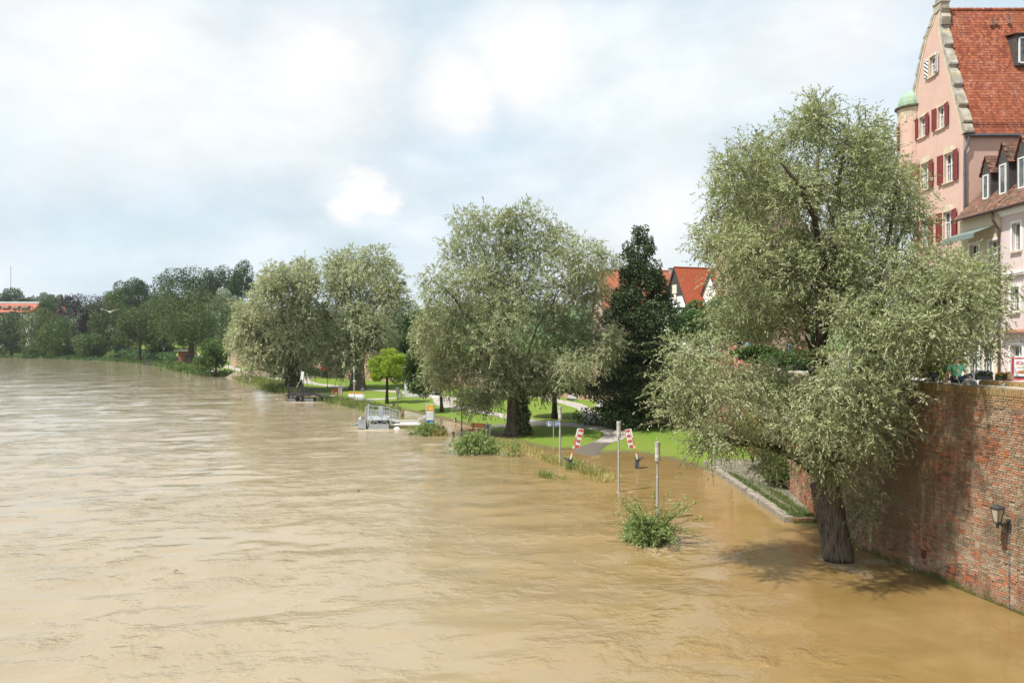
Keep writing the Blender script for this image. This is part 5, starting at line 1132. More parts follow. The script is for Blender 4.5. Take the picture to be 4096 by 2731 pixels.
# ---- the two low houses in front of it
XL = 24.8; EZ = 15.45; Ysp = 38.95
def low_house(name, label, y0, y1, mat, roof_single, seed):
    h = thing(name, label, 'house', (XL, y0, ZS)); return h
def low_roof(h, y0, y1, single, seed, clipx=None):
    rf = bpy.data.objects.new('roof', None); link(rf, h)
    e = Vector((XL-0.4, y0, EZ)); up = Vector((1, 0, 1.0)).normalized(); Ls = 7.4
    m2 = MB(); m2.prism([e, e+Vector((0, y1-y0, 0)), e+Vector((0, y1-y0, 0))+up*Ls, e+up*Ls], Vector((1, 0, -1)).normalized()*0.10); m2.prism([e+up*Ls, e+up*Ls+Vector((0, y1-y0, 0)), e+up*Ls+Vector((5, y1-y0, -5)), e+up*Ls+Vector((5, 0, -5))], (0, 0, -0.1)); m2.build('roof_deck', m_underroof, rf, h.location)
    tiles(rf, e, (0, 1, 0), up, int((y1-y0)/0.18), int(Ls/0.165), 0.18, 0.165, m_otile_o, m_otile_s, single, seed)
    m2 = MB(); m2.tube([(XL-0.46, y0, EZ-0.03), (XL-0.46, y1-0.02, EZ-0.03)], 0.075, 8); m2.build('gutter', MAT('copper_brown', (0.085, 0.05, 0.045), 0.5, 0.15), rf, h.location)
    return rf
def dormer(rf, h, Yc, w, z0, ze, za, XD=25.35):
    o = bpy.data.objects.new('dormer', None); link(o, h); mz = MAT('dark_zinc', (0, 0, 0)); hw = w/2
    back = XD+(za-z0)+0.2
    m2 = MB(); m2.prism([(XD, Yc-hw, z0), (XD, Yc+hw, z0), (XD, Yc+hw, ze), (XD, Yc, za), (XD, Yc-hw, ze)], (0.05, 0, 0)); m2.build('front', mz, o, h.location)
    for s in (-1, 1):
        m2 = MB(); m2.prism([(XD+0.05, Yc+s*hw, z0), (XD+0.05+(ze-z0), Yc+s*hw, ze), (XD+0.05, Yc+s*hw, ze)], (0, -s*0.04, 0)); m2.build('cheek', mz, o, h.location)
        m2 = MB(); q = [Vector((XD-0.10, Yc+s*(hw+0.09), ze-0.10)), Vector((back, Yc+s*(hw+0.09), ze-0.10)), Vector((back, Yc, za+0.03)), Vector((XD-0.10, Yc, za+0.03))]; m2.prism(q, (0, 0, 0.04)); m2.build('dormer_roof', m_underroof, o, h.location)
        d_ = (q[3]-q[0]); 
        tiles(o, q[0]+Vector((0, 0, 0.03)), (1, 0, 0), d_.normalized(), int(1.5/0.18), max(2, int(d_.length/0.165)), 0.18, 0.165, m_otile_o, m_otile_s, 0, 500+int(Yc*10)+s)
    m2 = MB()
    for k in range(-2, 3): m2.box((XD-0.012, Yc+k*w*0.2, (ze+za)/2-0.10), (0.025, 0.02, (za-ze)*0.5))
    m2.build('standing_seam', mz, o, h.location)
    wh = ze-z0-0.12; ww = w*0.60; fr = MB()
    for s in (-1, 1): fr.box((XD-0.03, Yc+s*(ww/2-0.03), z0+0.06+wh/2), (0.06, 0.06, wh))
    fr.box((XD-0.03, Yc, z0+0.09), (0.06, ww-0.12, 0.06)); fr.box((XD-0.03, Yc, z0+0.03+wh), (0.06, ww-0.12, 0.06)); fr.build('frame', m_frame, o, h.location)
    MB().box((XD-0.012, Yc, z0+0.06+wh/2), (0.02, ww-0.1, wh-0.1)).build('pane', m_glass, o, h.location)
CH = thing('cream_house', 'cream house with green awning under an old brown tile roof with zinc dormers', 'house', (XL, Ysp, ZS))
cw = [(Ysp+0.55, 12.15, 14.0, 0.8), (41.2, 12.15, 14.0, 0.8), (Ysp+0.7, 9.3, 11.0, 0.9), (41.3, 9.3, 11.0, 0.9), (Ysp+1.2, 6.6, 8.75, 1.0), (41.4, 6.6, 8.75, 1.0)]
mb = MB(); wall_panel(mb, [(Ysp, ZS-0.6), (Yn-0.02, ZS-0.6), (Yn-0.02, EZ), (Ysp, EZ)], [[(y-w/2, a), (y+w/2, a), (y+w/2, b), (y-w/2, b)] for y, a, b, w in cw], lambda a, b: Vector((XL, a, b)), (0.24, 0, 0)); mb.build('wall', m_cream, CH, CH.location, fix=False)
MB().box((XL+2.8, (Ysp+Yn)/2, 10.8), (4.8, Yn-Ysp-0.1, 8.6)).build('inner_mass', m_dark, CH, CH.location)
for y, a, b, w in cw: px_window(CH, XL, y, a, b, w, None, lintel=None, surround=m_frame)
rfc = low_roof(CH, Ysp, Yn-0.02, 140, 411)
dormer(rfc, CH, 41.05, 0.78, 16.35, 17.75, 18.65); dormer(rfc, CH, 39.62, 0.86, 16.35, 18.0, 19.0)
m2 = MB(); aw = [(XL-0.05, 39.4, 14.75), (XL-0.05, 42.3, 14.75), (XL-1.1, 42.3, 14.35), (XL-1.1, 39.4, 14.35)]; m2.prism([Vector(q) for q in aw], (0, 0, 0.03)); m2.prism([(XL-1.1, 39.4, 14.35), (XL-1.1, 42.3, 14.35), (XL-1.12, 42.3, 14.12), (XL-1.12, 39.4, 14.12)], (-0.02, 0, 0)); m2.build('awning', MAT('sage_canvas', (0.15, 0.195, 0.175), 0.8, 0.1), CH, CH.location)
m2 = MB(); m2.box((XL-0.6, 40.7, 11.55), (1.2, 3.2, 0.16)); m2.build('balcony_slab', m_conc, CH, CH.location)
m2 = MB(); m2.bar((XL-1.15, 39.15, 12.5), (XL-1.15, 42.25, 12.5), 0.05)
for k in range(26): m2.bar((XL-1.15, 39.2+k*0.12, 11.63), (XL-1.15, 39.2+k*0.12, 12.5), 0.02)
m2.build('balcony_rail', m_dark, CH, CH.location)
r_ = np.random.default_rng(33)
cl = [(XL-1.2, 39.2+k*0.3, 12.65+0.1*r_.random(), 0.18, 0.18, 0.16) for k in range(9)]
broad_crown('balcony_plants', cl, 2200, 0.09, 0.07, L_lime, CH, CH.location, r_); broad_crown('balcony_flowers', cl[1::2], 500, 0.07, 0.07, LEAF('marigold', (0.4, 0.12, 0.01), (0.6, 0.3, 0.02)), CH, CH.location, r_)
m2 = MB(); m2.tube([(XL-0.42, Ysp+0.06, EZ-0.1), (XL-0.38, Ysp+0.05, EZ-0.5), (XL-0.1, Ysp+0.03, EZ-0.95), (XL-0.09, Ysp+0.03, EZ-1.4), (XL-0.09, Ysp+0.03, ZS)], 0.06, 8); m2.build('downpipe', MAT('copper_brown', (0, 0, 0)), CH, CH.location)
LH = thing('pale_pink_house', 'pale pink house with white-framed windows and glazed door at the street', 'house', (XL, 30.0, ZS))
pw = [(37.75, 13.25, 14.62, 0.62), (35.6, 13.25, 14.62, 0.62), (37.85, 10.25, 11.5, 0.62), (35.6, 10.25, 11.5, 0.62)]; dr = (37.75, ZS, 8.62, 0.86)
mb = MB(); wall_panel(mb, [(30, ZS-0.6), (Ysp-0.01, ZS-0.6), (Ysp-0.01, EZ), (30, EZ)], [[(y-w/2, a), (y+w/2, a), (y+w/2, b), (y-w/2, b)] for y, a, b, w in pw+[dr]], lambda a, b: Vector((XL, a, b)), (0.26, 0, 0)); mb.build('wall', m_pink2, LH, LH.location, fix=False)
MB().box((XL+2.8, 34.4, 10.8), (4.8, 8.7, 8.6)).build('inner_mass', m_dark, LH, LH.location)
for y, a, b, w in pw: px_window(LH, XL, y, a, b, w, None, lintel=None, surround=m_frame, rows=(), cols=1)
D = bpy.data.objects.new('door', None); link(D, LH); y, a, b, w = dr; h_ = b-a
f = MB()
for s in (-1, 0, 1): f.box((XL+0.18, y+s*(w/2-0.045), a+h_/2), (0.07, 0.07, h_))
f.box((XL+0.176, y, a+h_*0.72), (0.06, w-0.14, 0.07)); f.box((XL+0.176, y, b-0.04), (0.06, w-0.14, 0.06)); f.box((XL+0.176, y, a+0.14), (0.06, w-0.14, 0.26)); f.build('frame', m_frame, D, LH.location)
MB().box((XL+0.21, y, a+h_/2), (0.02, w-0.1, h_-0.1)).build('pane', m_glass, D, LH.location)
f = MB(); f.box((XL-0.012, y, b+0.06), (0.05, w+0.24, 0.12))
for s in (-1, 1): f.box((XL-0.012, y+s*(w/2+0.06), a+h_/2), (0.05, 0.12, h_))
f.build('surround', m_frame, D, LH.location)
rfl = low_roof(LH, 30.0, Ysp-0.01, 140, 412)
dormer(rfl, LH, 38.15, 0.86, 16.35, 18.0, 19.0); dormer(rfl, LH, 36.6, 0.86, 16.35, 18.0, 19.0)
m2 = MB(); m2.box((XL-0.06, 34.5, EZ-0.28), (0.12, 8.8, 0.18)); m2.box((XL-0.12, 34.5, EZ-0.13), (0.24, 8.8, 0.12)); m2.build('cornice', m_frame, LH, LH.location)
m2 = MB(); m2.box((XL-0.07, 34.4, 12.2), (0.14, 8.4, 0.10)); 
for k in range(44): m2.lathe([(0.09, 0), (0.09, 0.03)], 8, (XL-0.10, 30.4+k*0.19, 12.06))
m2.build('awning_case', m_white, LH, LH.location)
m2 = MB(); m2.prism([(XL, 30.2, 9.35), (XL, Ysp-0.3, 9.35), (XL-0.35, Ysp-0.3, 9.22), (XL-0.35, 30.2, 9.22)], (0, 0, 0.05)); m2.build('canopy', MAT('terracotta_edge', (0.28, 0.14, 0.09), 0.8), LH, LH.location)
# ---- the leaning gate tower behind the willow
tY = 100.0; tc_ = P(3038, 1000, tY)
GT = thing('gate_tower', 'tall brick gate tower with steep dark roof and two ball finials behind the willow', 'tower', (tc_.x, tY, ZS))
z_r = H+(CY-585)/F*tY; hwid = 4.8; z_e = z_r-12.0
mb = MB(); mb.box((tc_.x, tY, (ZS-2+z_e)/2), (hwid*2-0.5, hwid*2-0.5, z_e-ZS+2)); mb.build('shaft', m_brickfar, GT, GT.location)
mb = MB(); rl = 0.42
q = [Vector((tc_.x-hwid, tY-hwid, z_e)), Vector((tc_.x+hwid, tY-hwid, z_e)), Vector((tc_.x+hwid, tY+hwid, z_e)), Vector((tc_.x-hwid, tY+hwid, z_e)), Vector((tc_.x-rl, tY, z_r)), Vector((tc_.x+rl, tY, z_r))]
mb.add(q, [(0, 1, 5, 4), (1, 2, 5), (2, 3, 4, 5), (3, 0, 4), (0, 3, 2, 1)]); mb.build('roof', MAT('brown_tower_tile', (0.15, 0.105, 0.075), 0.9, 0.3, 5, bmp=0.5, bscale=6, bdist=0.05), GT, GT.location)
for s in (-1, 1):
    MB().tube([(tc_.x+s*rl, tY, z_r-0.2), (tc_.x+s*rl, tY, z_r+1.9)], 0.05, 6).build('finial_rod', m_dark, GT, GT.location); MB().sphere((tc_.x+s*rl, tY, z_r+2.0), 0.2).build('finial_ball', m_dark, GT, GT.location)
for s in (-1.8, 1.8): MB().box((tc_.x+s, tY-hwid+0.22, z_e-2.5), (0.8, 0.1, 1.3)).build('window', m_dark, GT, GT.location)
# ---- red roofs in the old town
def mat_rooffar(name, c):
    m, nt, out = new_mat(name); p = pos(nt); sp = nd(nt, 'ShaderNodeSeparateXYZ', {0: nd(nt, 'ShaderNodeNewGeometry').outputs['Position']})
    uv = nd(nt, 'ShaderNodeCombineXYZ', {0: sp.outputs[0], 1: math_(nt, 'MULTIPLY', sp.outputs[2], 1.25), 2: 0.0}).outputs[0]
    bt = nd(nt, 'ShaderNodeTexBrick', {'Vector': uv, 'Color1': c4(c), 'Color2': c4(tuple(x*0.78 for x in c)), 'Mortar': c4(tuple(x*0.35 for x in c)), 'Scale': 1.0, 'Mortar Size': 0.018, 'Brick Width': 0.24, 'Row Height': 0.24})
    cc = mixc(nt, ramp(nt, noise(nt, p, 0.5, 5.0), [(0.4, 0.0), (0.7, 0.35)]), bt.outputs[0], tuple(x*0.6 for x in c))
    b = nd(nt, 'ShaderNodeBsdfPrincipled', {'Base Color': cc, 'Roughness': 0.85, 'Specular IOR Level': 0.25, 'Normal': bump(nt, bt.outputs['Fac'], -0.6, 0.04)}); nt.links.new(b.outputs[0], out.inputs[0]); return m
m_rr = mat_rooffar('bright_red_roof', (0.42, 0.10, 0.045)); m_rb = mat_rooffar('faded_red_roof', (0.42, 0.15, 0.085))
def ridge_house(name, label, apex_uv, Y, half, slope, length, ang, wall_m, roof_m, ez=None, ext=None):
    """gable end at the given pixel, ridge running off at angle ang"""
    ap = P(*apex_uv, Y); d = Vector((math.cos(ang), math.sin(ang), 0)); s = Vector((-d.y, d.x, 0)); ze = ap.z-half*slope
    h = thing(name, label, 'house', (ap.x, ap.y, ZS)); mb = MB()
    A = ap-s*half; A.z = ze; B = ap+s*half; B.z = ze
    g = [Vector((A.x, A.y, ZS-2)), Vector((B.x, B.y, ZS-2)), B.copy(), ap.copy(), A.copy()]; mb.prism(g, d*length); mb.build('wall', wall_m, h, h.location)
    R_ = bpy.data.objects.new('roof', None); link(R_, h)
    for q in (-1, 1):
        e = ap+s*half*q*1.05; e.z = ap.z-half*slope*1.05; m2 = MB(); nn_ = Vector((0, 0, 0.05)); st = -d*0.25
        m2.prism([e+st+nn_, e+d*(length+0.25)+nn_, ap+d*(length+0.25)+nn_, ap+st+nn_], Vector((0, 0, 0.16))); m2.build('roof_slope', roof_m, R_, h.location)
        m2 = MB(); m2.bar(e+st+nn_-d*0.03, ap+st+nn_-d*0.03, 0.06, 0.24); m2.build('verge_board', m_dark, R_, h.location)
    m2 = MB(); m2.tube([ap-d*0.25+Vector((0, 0, 0.2)), ap+d*(length+0.25)+Vector((0, 0, 0.2))], 0.12, 6); m2.build('ridge', roof_m, R_, h.location)
    return h, ap, d, s, ze, R_
ga = R(20)
h, ap, d, s, ze, R_ = ridge_house('red_roofed_house', 'steep red-roofed house with dark boarded gable and a skylight', (2701, 1074), 115, 4.4, 1.72, 10.5, ga, m_white, m_rr)
tq_ = 4.1; m2 = MB(); A = ap-s*(tq_/1.72)-Vector((0, 0, tq_)); B = ap+s*(tq_/1.72)-Vector((0, 0, tq_)); m2.prism([A-d*0.05, B-d*0.05, ap-d*0.05-Vector((0, 0, 0.06))], -d*0.04); m2.build('gable_boarding', MAT('dark_boards', (0.05, 0.045, 0.042), 0.85, 0.2, 6), h, h.location)
m2 = MB(); c = ap-Vector((0, 0, 3.1))-d*0.12; m2.box(c, (0.08, 1.2, 1.3), Matrix.Rotation(ga, 3, 'Z')); m2.box(c-Vector((0, 0, 1.35))-s*0.15, (0.08, 0.6, 1.2), Matrix.Rotation(ga, 3, 'Z')); m2.build('window_blind', MAT('cream_blind', (0.62, 0.56, 0.46), 0.8), h, h.location)
def on_slope(ap, d, s, slope, along, down, q=-1): return ap+d*along+s*q*down/math.sqrt(1+slope*slope)+Vector((0, 0, -slope*down/math.sqrt(1+slope*slope)+0.22))
sn = (Vector((0, 0, 1))-s*1.72).normalized(); sd_ = (-s-Vector((0, 0, 1.72))).normalized()
m2 = MB(); c = on_slope(ap, d, s, 1.72, 3.4, 5.6); m2.prism([c-d*0.45, c+d*0.45, c+d*0.45+sd_*1.0, c-d*0.45+sd_*1.0], sn*0.10); m2.build('skylight_frame', MAT('slate_metal', (0, 0, 0)), R_, h.location)
m2 = MB(); m2.prism([c-d*0.33+sd_*0.12+sn*0.1, c+d*0.33+sd_*0.12+sn*0.1, c+d*0.33+sd_*0.88+sn*0.1, c-d*0.33+sd_*0.88+sn*0.1], sn*0.02); m2.build('skylight_pane', m_glass, R_, h.location)
ridge_house('red_roofed_house', 'house with a faded red roof behind the dark maple', (2395, 1085), 138, 5.0, 1.5, 13.5, R(5), MAT('old_rose_render', (0.50, 0.36, 0.29), 0.9), m_rb)
h, ap, d, s, ze, R_ = ridge_house('red_roofed_house', 'small red roof with chimney just left of the boarded gable', (2632, 1088), 124, 3.8, 1.6, 3.6, R(10), m_cream, m_rb)
m2 = MB(); m2.box(ap+d*2.3+Vector((0, 0, 0.1)), (0.9, 0.7, 1.0)); m2.box(ap+d*2.3+Vector((0, 0, 0.65)), (1.1, 0.85, 0.1)); m2.build('chimney', m_conc, R_, h.location)
ridge_house('red_roofed_house', 'red-roofed house with a white gable half hidden by the big willow', (2842, 1092), 112, 4.0, 1.7, 9.0, R(25), m_white, m_rr)
# ---- far left building, roof and mast
Yb = 560; a = P(-420, 1275, Yb); b = P(118, 1210, Yb)
FBd = thing('long_building', 'long pale building with red roof and dormers beyond the riverside trees', 'building', (b.x, Yb, lz(b.x, Yb)))
zb = FBd.location.z-2; zev = H+(CY-1250)/F*Yb; zt = H+(CY-1212)/F*Yb; x1 = (120-CX)/F*Yb; xr = (148-CX)/F*Yb
MB().box(((a.x+x1)/2, Yb+8, (zb+zev)/2), (x1-a.x, 16, zev-zb)).build('wall', MAT('offwhite_render', (0.58, 0.56, 0.52), 0.9), FBd, FBd.location)
RB = bpy.data.objects.new('roof', None); link(RB, FBd)
mb = MB(); mb.prism([(a.x, Yb-0.6, zev), (x1+0.6, Yb-0.6, zev), (xr, Yb+6, zt), (a.x, Yb+6, zt)], (0, 0, 0.3)); mb.prism([(x1+0.6, Yb-0.6, zev), (x1+0.6, Yb+16.6, zev), (xr, Yb+10, zt), (xr, Yb+6, zt)], (0, 0, 0.3)); mb.build('roof_slope', MAT('salmon_roof', (0.36, 0.12, 0.075), 0.85, 0.12, 0.5), RB, FBd.location)
mb = MB(); mb.box(((a.x+xr)/2, Yb+8, zt+0.7), (xr-a.x, 5, 1.2)); mb.build('ridge_glazing', MAT('pale_metal', (0.60, 0.64, 0.66), 0.4), RB, FBd.location)
for k in range(6):
    xc = (96-k*39-CX)/F*Yb; zc_ = H+(CY-1228)/F*Yb
    MB().box((xc, Yb+2.2, zc_), (5.2, 3.4, 2.0)).build('dormer', MAT('salmon_roof', (0, 0, 0)), RB, FBd.location)
    m2 = MB()
    for q in (-1.3, 1.3): m2.box((xc+q, Yb+0.46, zc_), (1.7, 0.1, 1.5))
    m2.build('dormer_window', m_frame, RB, FBd.location)
    m2 = MB()
    for q in (-1.3, 1.3):
        for w in (-0.4, 0.4): m2.box((xc+q+w, Yb+0.40, zc_), (0.55, 0.06, 1.1))
    m2.build('pane', m_glass, RB, FBd.location)
for k in range(22):
    xc = (112-k*11-CX)/F*Yb; zc_ = H+(CY-1257)/F*Yb
    MB().box((xc, Yb-0.03, zc_), (1.1, 0.1, 2.6)).build('window', m_glass, FBd, FBd.location)
t = thing('red_roof_house', 'tiny red gable roof glimpsed between the trees right of the long building', 'house', (P(232, 1240, 520).x, 520, lz(P(232, 1240, 520).x, 520)))
a = P(212, 1256, 520); b = P(246, 1228, 520); MB().box(((a.x+b.x)/2, 523, (t.location.z+a.z)/2-0.5), (b.x-a.x, 6, a.z-t.location.z+1)).build('wall', m_white, t, t.location); MB().prism([(a.x-0.3, 519.6, a.z), (b.x+2, 519.6, a.z), (b.x+1, 523, b.z), (b.x-1.5, 523, b.z)], (0, 0, 0.25)).build('roof', MAT('salmon_roof', (0, 0, 0)), t, t.location)
Ym = 1700; mm = thing('radio_mast', 'thin lattice radio mast on the horizon above the long building', 'mast', ((43-CX)/F*Ym, Ym, lz((43-CX)/F*Ym, Ym))); zt = H+(CY-1062)/F*Ym-mm.location.z
mb = MB()
for k in range(3): a_ = 2.1*k; mb.tube([(math.cos(a_)*1.2, math.sin(a_)*1.2, 0), (math.cos(a_)*0.5, math.sin(a_)*0.5, zt)], 0.16, 4)
mb.build('legs', m_steel, mm); mb = MB(); n = 40
for k in range(n):
    z = zt*k/n; q = 1.2-0.7*k/n
    for j in range(3): a_, b_ = 2.1*j, 2.1*(j+1); mb.bar((math.cos(a_)*q, math.sin(a_)*q, z), (math.cos(b_)*q, math.sin(b_)*q, z+zt/n), 0.10)
mb.build('lattice', m_steel, mm)
# ================================================================ street furniture and small things
def disc(mb, c, r, n=24, axis='y', thick=0.02):
    c = Vector(c); p = [c+Vector((math.cos(2*math.pi*k/n)*r, 0, math.sin(2*math.pi*k/n)*r)) for k in range(n)]
    return mb.prism(p, (0, thick, 0))
# ---- modern cylinder lamps
def path_lamp(label, u, vb, vt, water=True, s=1.0):
    b = wat(u, vb) if water else gnd(u, vb); h = (vb-vt)/F*b.y; t = thing('path_lamp', label, 'lamp', b, 0, 'grey cylinder lamps along the path')
    hh = 0.96*s; r = 0.13*s
    MB().lathe([(0.066*s, -1.2), (0.066*s, h-hh-0.75*s), (0.048*s, h-hh-0.72*s), (0.048*s, h-hh+0.02)], 12).build('pole', m_lampgrey, t, smooth=False)
    hd = bpy.data.objects.new('lamp_head', None); link(hd, t)
    MB().lathe([(0.07, h-hh), (r, h-hh+0.015), (r, h-hh+0.20*s)], 16).build('collar', m_lampgrey, hd)
    MB().lathe([(r*0.93, h-hh+0.20*s), (r*0.93, h-0.20*s)], 16).build('glass', m_glassw, hd)
    mb = MB()
    for k in range(4): z = h-0.22*s-k*0.10*s; mb.lathe([(r*0.97, z-0.035*s), (r*1.0, z-0.02*s), (r*0.97, z)], 16)
    mb.build('louvres', m_lampgrey, hd)
    MB().lathe([(r, h-0.20*s), (r, h-0.01), (r*0.9, h)], 16).build('cap', m_lampgrey, hd)
    MB().sphere((0, 0, h-hh+0.28*s), 0.06*s).build('bulb', m_white, hd); return t
path_lamp('grey cylinder lamp beside the blue footway and cycle signs', 2240, 1862, 1625)
path_lamp('grey cylinder lamp standing in open water between the two striped barrier arms', 2475, 1966, 1685)
path_lamp('grey cylinder lamp rising out of the willow bush in the flood', 2630, 2080, 1766)
path_lamp('tall grey cylinder lamp in front of the bare-trunked willow', 1416, 1578, 1464, False, 1.15)
# ---- lantern posts
def lantern_head(t, z, s, mat_f, n=4, up=True, off=(0, 0)):
    x, y = off; hd = bpy.data.objects.new('lantern', None); link(hd, t); hd.location = (x, y, z)
    a0 = math.pi/4
    MB().lathe([(0.10*s, 0.06*s), (0.185*s, 0.50*s)], n, (0, 0, 0), a0).build('glass', m_lantern, hd)
    mb = MB(); mb.lathe([(0.05*s, 0.0), (0.12*s, 0.02*s), (0.12*s, 0.07*s)], n, (0, 0, 0), a0)
    for k in range(n):
        a = a0+2*math.pi*k/n; mb.bar((math.cos(a)*0.105*s, math.sin(a)*0.105*s, 0.05*s), (math.cos(a)*0.195*s, math.sin(a)*0.195*s, 0.51*s), 0.026*s)
    mb.lathe([(0.205*s, 0.49*s), (0.205*s, 0.52*s)], n, (0, 0, 0), a0); mb.build('lantern_frame', mat_f, hd)
    MB().lathe([(0.23*s, 0.52*s), (0.225*s, 0.545*s), (0.10*s, 0.62*s), (0.03*s, 0.65*s)], n, (0, 0, 0), a0).build('lantern_roof', mat_f, hd); return hd
def lantern_post(label, u, vb, vt, water, s=1.15, mat=None):
    b = wat(u, vb) if water else gnd(u, vb); h = (vb-vt)/F*b.y; t = thing('lantern_post', label, 'lamp', b, 0, 'lantern posts in the park'); mat = mat or m_dark
    MB().lathe([(0.075, -1.0), (0.075, 0.8), (0.05, 0.86), (0.05, h-0.70*s), (0.035, h-0.64*s)], 10).build('pole', mat, t); lantern_head(t, h-0.65*s, s, mat, 6); return t
m_postg = MAT('post_grey_green', (0.12, 0.125, 0.12), 0.5, 0.1)
lantern_post('grey lantern post rising behind the grey jetty', 1590, 1672, 1549, True, 1.25, m_postg)
lantern_post('dark lantern post standing in the water left of the red bench', 1847, 1748, 1594, True, 1.25)
lantern_post('lantern post in front of the barricade with amber lamps', 1418, 1618, 1520, False, 1.3, m_lampgrey)
lantern_post('lantern post on the lawn near the small goal', 1310, 1561, 1468, False, 1.3, m_postg)
def thin_post(label, u, vb, vt, s=1.1):
    b = gnd(u, vb); h = (vb-vt)/F*b.y; t = thing('lamp_post', label, 'lamp', b, 0, 'distant lamp posts by the paths')
    MB().lathe([(0.09, -0.5), (0.07, h-0.8)], 8).build('pole', m_postg, t); MB().lathe([(0.14*s, h-0.8), (0.15*s, h-0.05), (0.08, h)], 10).build('lamp_head', m_lampgrey, t)
thin_post('slim lamp post at the fork of the path by the ivy-clad willow', 1228, 1535, 1494); thin_post('slim lamp post in front of the dark hedge', 1068, 1508, 1445)
thin_post('slim lamp post on a concrete block beside the earth ramp', 963, 1486, 1444); thin_post('slim lamp post left of the earth ramp', 914, 1476, 1440); thin_post('slim lamp post under the huge lime tree', 682, 1436, 1408, 1.3)
# ---- wall lantern on the brick wall
wp = P(4042, 2085, 1.0); yy = 25.25
pL = Vector((wx(yy), yy, 0))+n1_*0.04; zl = H-(2098-CY)/F*yy
WL = thing('wall_lantern', 'tapered lantern on an iron bracket fixed to the brick wall', 'lamp', (pL.x, pL.y, zl))
mb = MB(); rt_ = Matrix.Rotation(math.atan2(n1_.y, n1_.x), 3, 'Z')
mb.box((0, 0, -0.02), (0.07, 0.12, 0.42), rt_); mb.bar(n1_*0.02+Vector((0, 0, 0.02)), n1_*0.50+Vector((0, 0, 0.03)), 0.035); mb.bar(n1_*0.03+Vector((0, 0, -0.16)), n1_*0.34+Vector((0, 0, 0.01)), 0.02); mb.lathe([(0.035, -0.08), (0.05, 0.03), (0.04, 0.10)], 8, n1_*0.46); mb.build('bracket', m_dark, WL)
hd = lantern_head(WL, 0.06, 0.98, m_dark, 4, off=(n1_.x*0.46, n1_.y*0.46)); hd.rotation_euler = (0, 0, math.atan2(n1_.y, n1_.x)+0.1)
mb = MB(); q0 = Vector((0, 0, -0.2)); q1 = t1*-0.0+Vector((0, 0, -zl-0.3)); mb.tube([q0, q0.lerp(q1, 0.5), q1], 0.022, 6)
for k in range(1, 8): mb.box(q0.lerp(q1, k/8), (0.06, 0.08, 0.03), rt_)
mb.build('conduit', MAT('conduit_grey', (0.13, 0.12, 0.11), 0.7), WL)
ip = Vector((wx(29.05), 29.05, 0))+n1_*0.03; IR = thing('mooring_ring', 'rusty iron mooring ring in a broken socket of the brick wall', 'ring', (ip.x, ip.y, H-(2215-CY)/F*29.05))
mb = MB(); mb.tube([Vector((0, 0, -0.02))+t1*0.10*math.cos(a)+Vector((0, 0, 0.13*math.sin(a)))+n1_*0.03 for a in [2*math.pi*k/14 for k in range(15)]], 0.02, 6, False); mb.build('ring', MAT('rusty_iron', (0, 0, 0)), IR)
MB().box((0, 0, 0.02), (0.07, 0.20, 0.30), rt_).build('socket', MAT('rust_stain', (0.09, 0.035, 0.025), 0.9), IR)
# ---- striped barrier arms
def barrier(label, u, vb, v_arm0, v_top, du, sgn):
    b = wat(u, vb); Y = b.y; t = thing('barrier_arm', label, 'barrier', b, 0, 'raised barrier arms at the flooded path'); k = Y/F
    ph = (vb-v_arm0)*k
    mb = MB()
    for q in (-0.09, 0.09): mb.box((q, 0, ph/2-0.5), (0.10, 0.16, ph+1.0))
    mb.box((0, 0.0, ph*0.5-0.5), (0.06, 0.10, ph+0.9)); mb.build('post', MAT('dark_grey_steel', (0.09, 0.095, 0.11), 0.5, 0.15), t)
    MB().bar((-sgn*0.05, 0, ph*0.62), (-sgn*0.42, 0, ph*1.05), 0.10).build('counterweight', MAT('dark_grey_steel', (0, 0, 0)), t)
    A = Vector((0, -0.1, ph-0.1)); B = Vector((du*k, -0.1, (vb-v_top)*k)); D_ = (B-A); L = D_.length; d = D_.normalized(); sd = Vector((-d.z, 0, d.x))*-sgn
    if sd.x*sgn < 0: sd = -sd
    arm = bpy.data.objects.new('arm', None); link(arm, t); nb = 6; cols_ = [m_white, m_orangered]
    bands = [0, 0.19, 0.36, 0.44, 0.72, 1.0]
    for i in range(5): MB().bar(A+D_*bands[i], A+D_*bands[i+1], 0.085).build('band', cols_[i % 2], arm)
    o0 = A+D_*0.40+sd*0.10; wd2 = 0.27; bl = L*0.60
    M_ = Matrix((sd, Vector((0, 1, 0)), d)).transposed()
    bd = bpy.data.objects.new('board', None); link(bd, t)
    MB().box(o0+sd*wd2/2+d*bl/2, (wd2+0.06, 0.03, bl+0.06), M_).build('board_frame', m_white, bd)
    MB().box(o0+sd*wd2/2+d*bl/2+Vector((0, -0.022, 0)), (0.03, 0.02, bl), M_).build('board_rail', m_lampgrey, bd)
    for r in range(7):
        for c in range(2):
            m_ = m_red if (r % 2 == 0) else m_white
            MB().box(o0+sd*wd2*(0.25+0.5*c)+d*bl*(r+0.5)/7+Vector((0, -0.021, 0)), (wd2/2-0.02, 0.012, bl/7-0.006), M_).build('panel', m_, bd)
    e = o0+sd*(wd2+0.02)+d*bl*0.96; MB().bar(e, e+Vector((sgn*0.03, 0, -bl*0.62)), 0.03).build('hanging_rod', m_orangered, t)
    return t
barrier('striped barrier arm leaning over the grass strip with a red and white board', 2281, 1873, 1830, 1712, 31, 1)
barrier('striped barrier arm at the lawn edge with a red and white board', 2548, 1873, 1829, 1714, -26, -1)
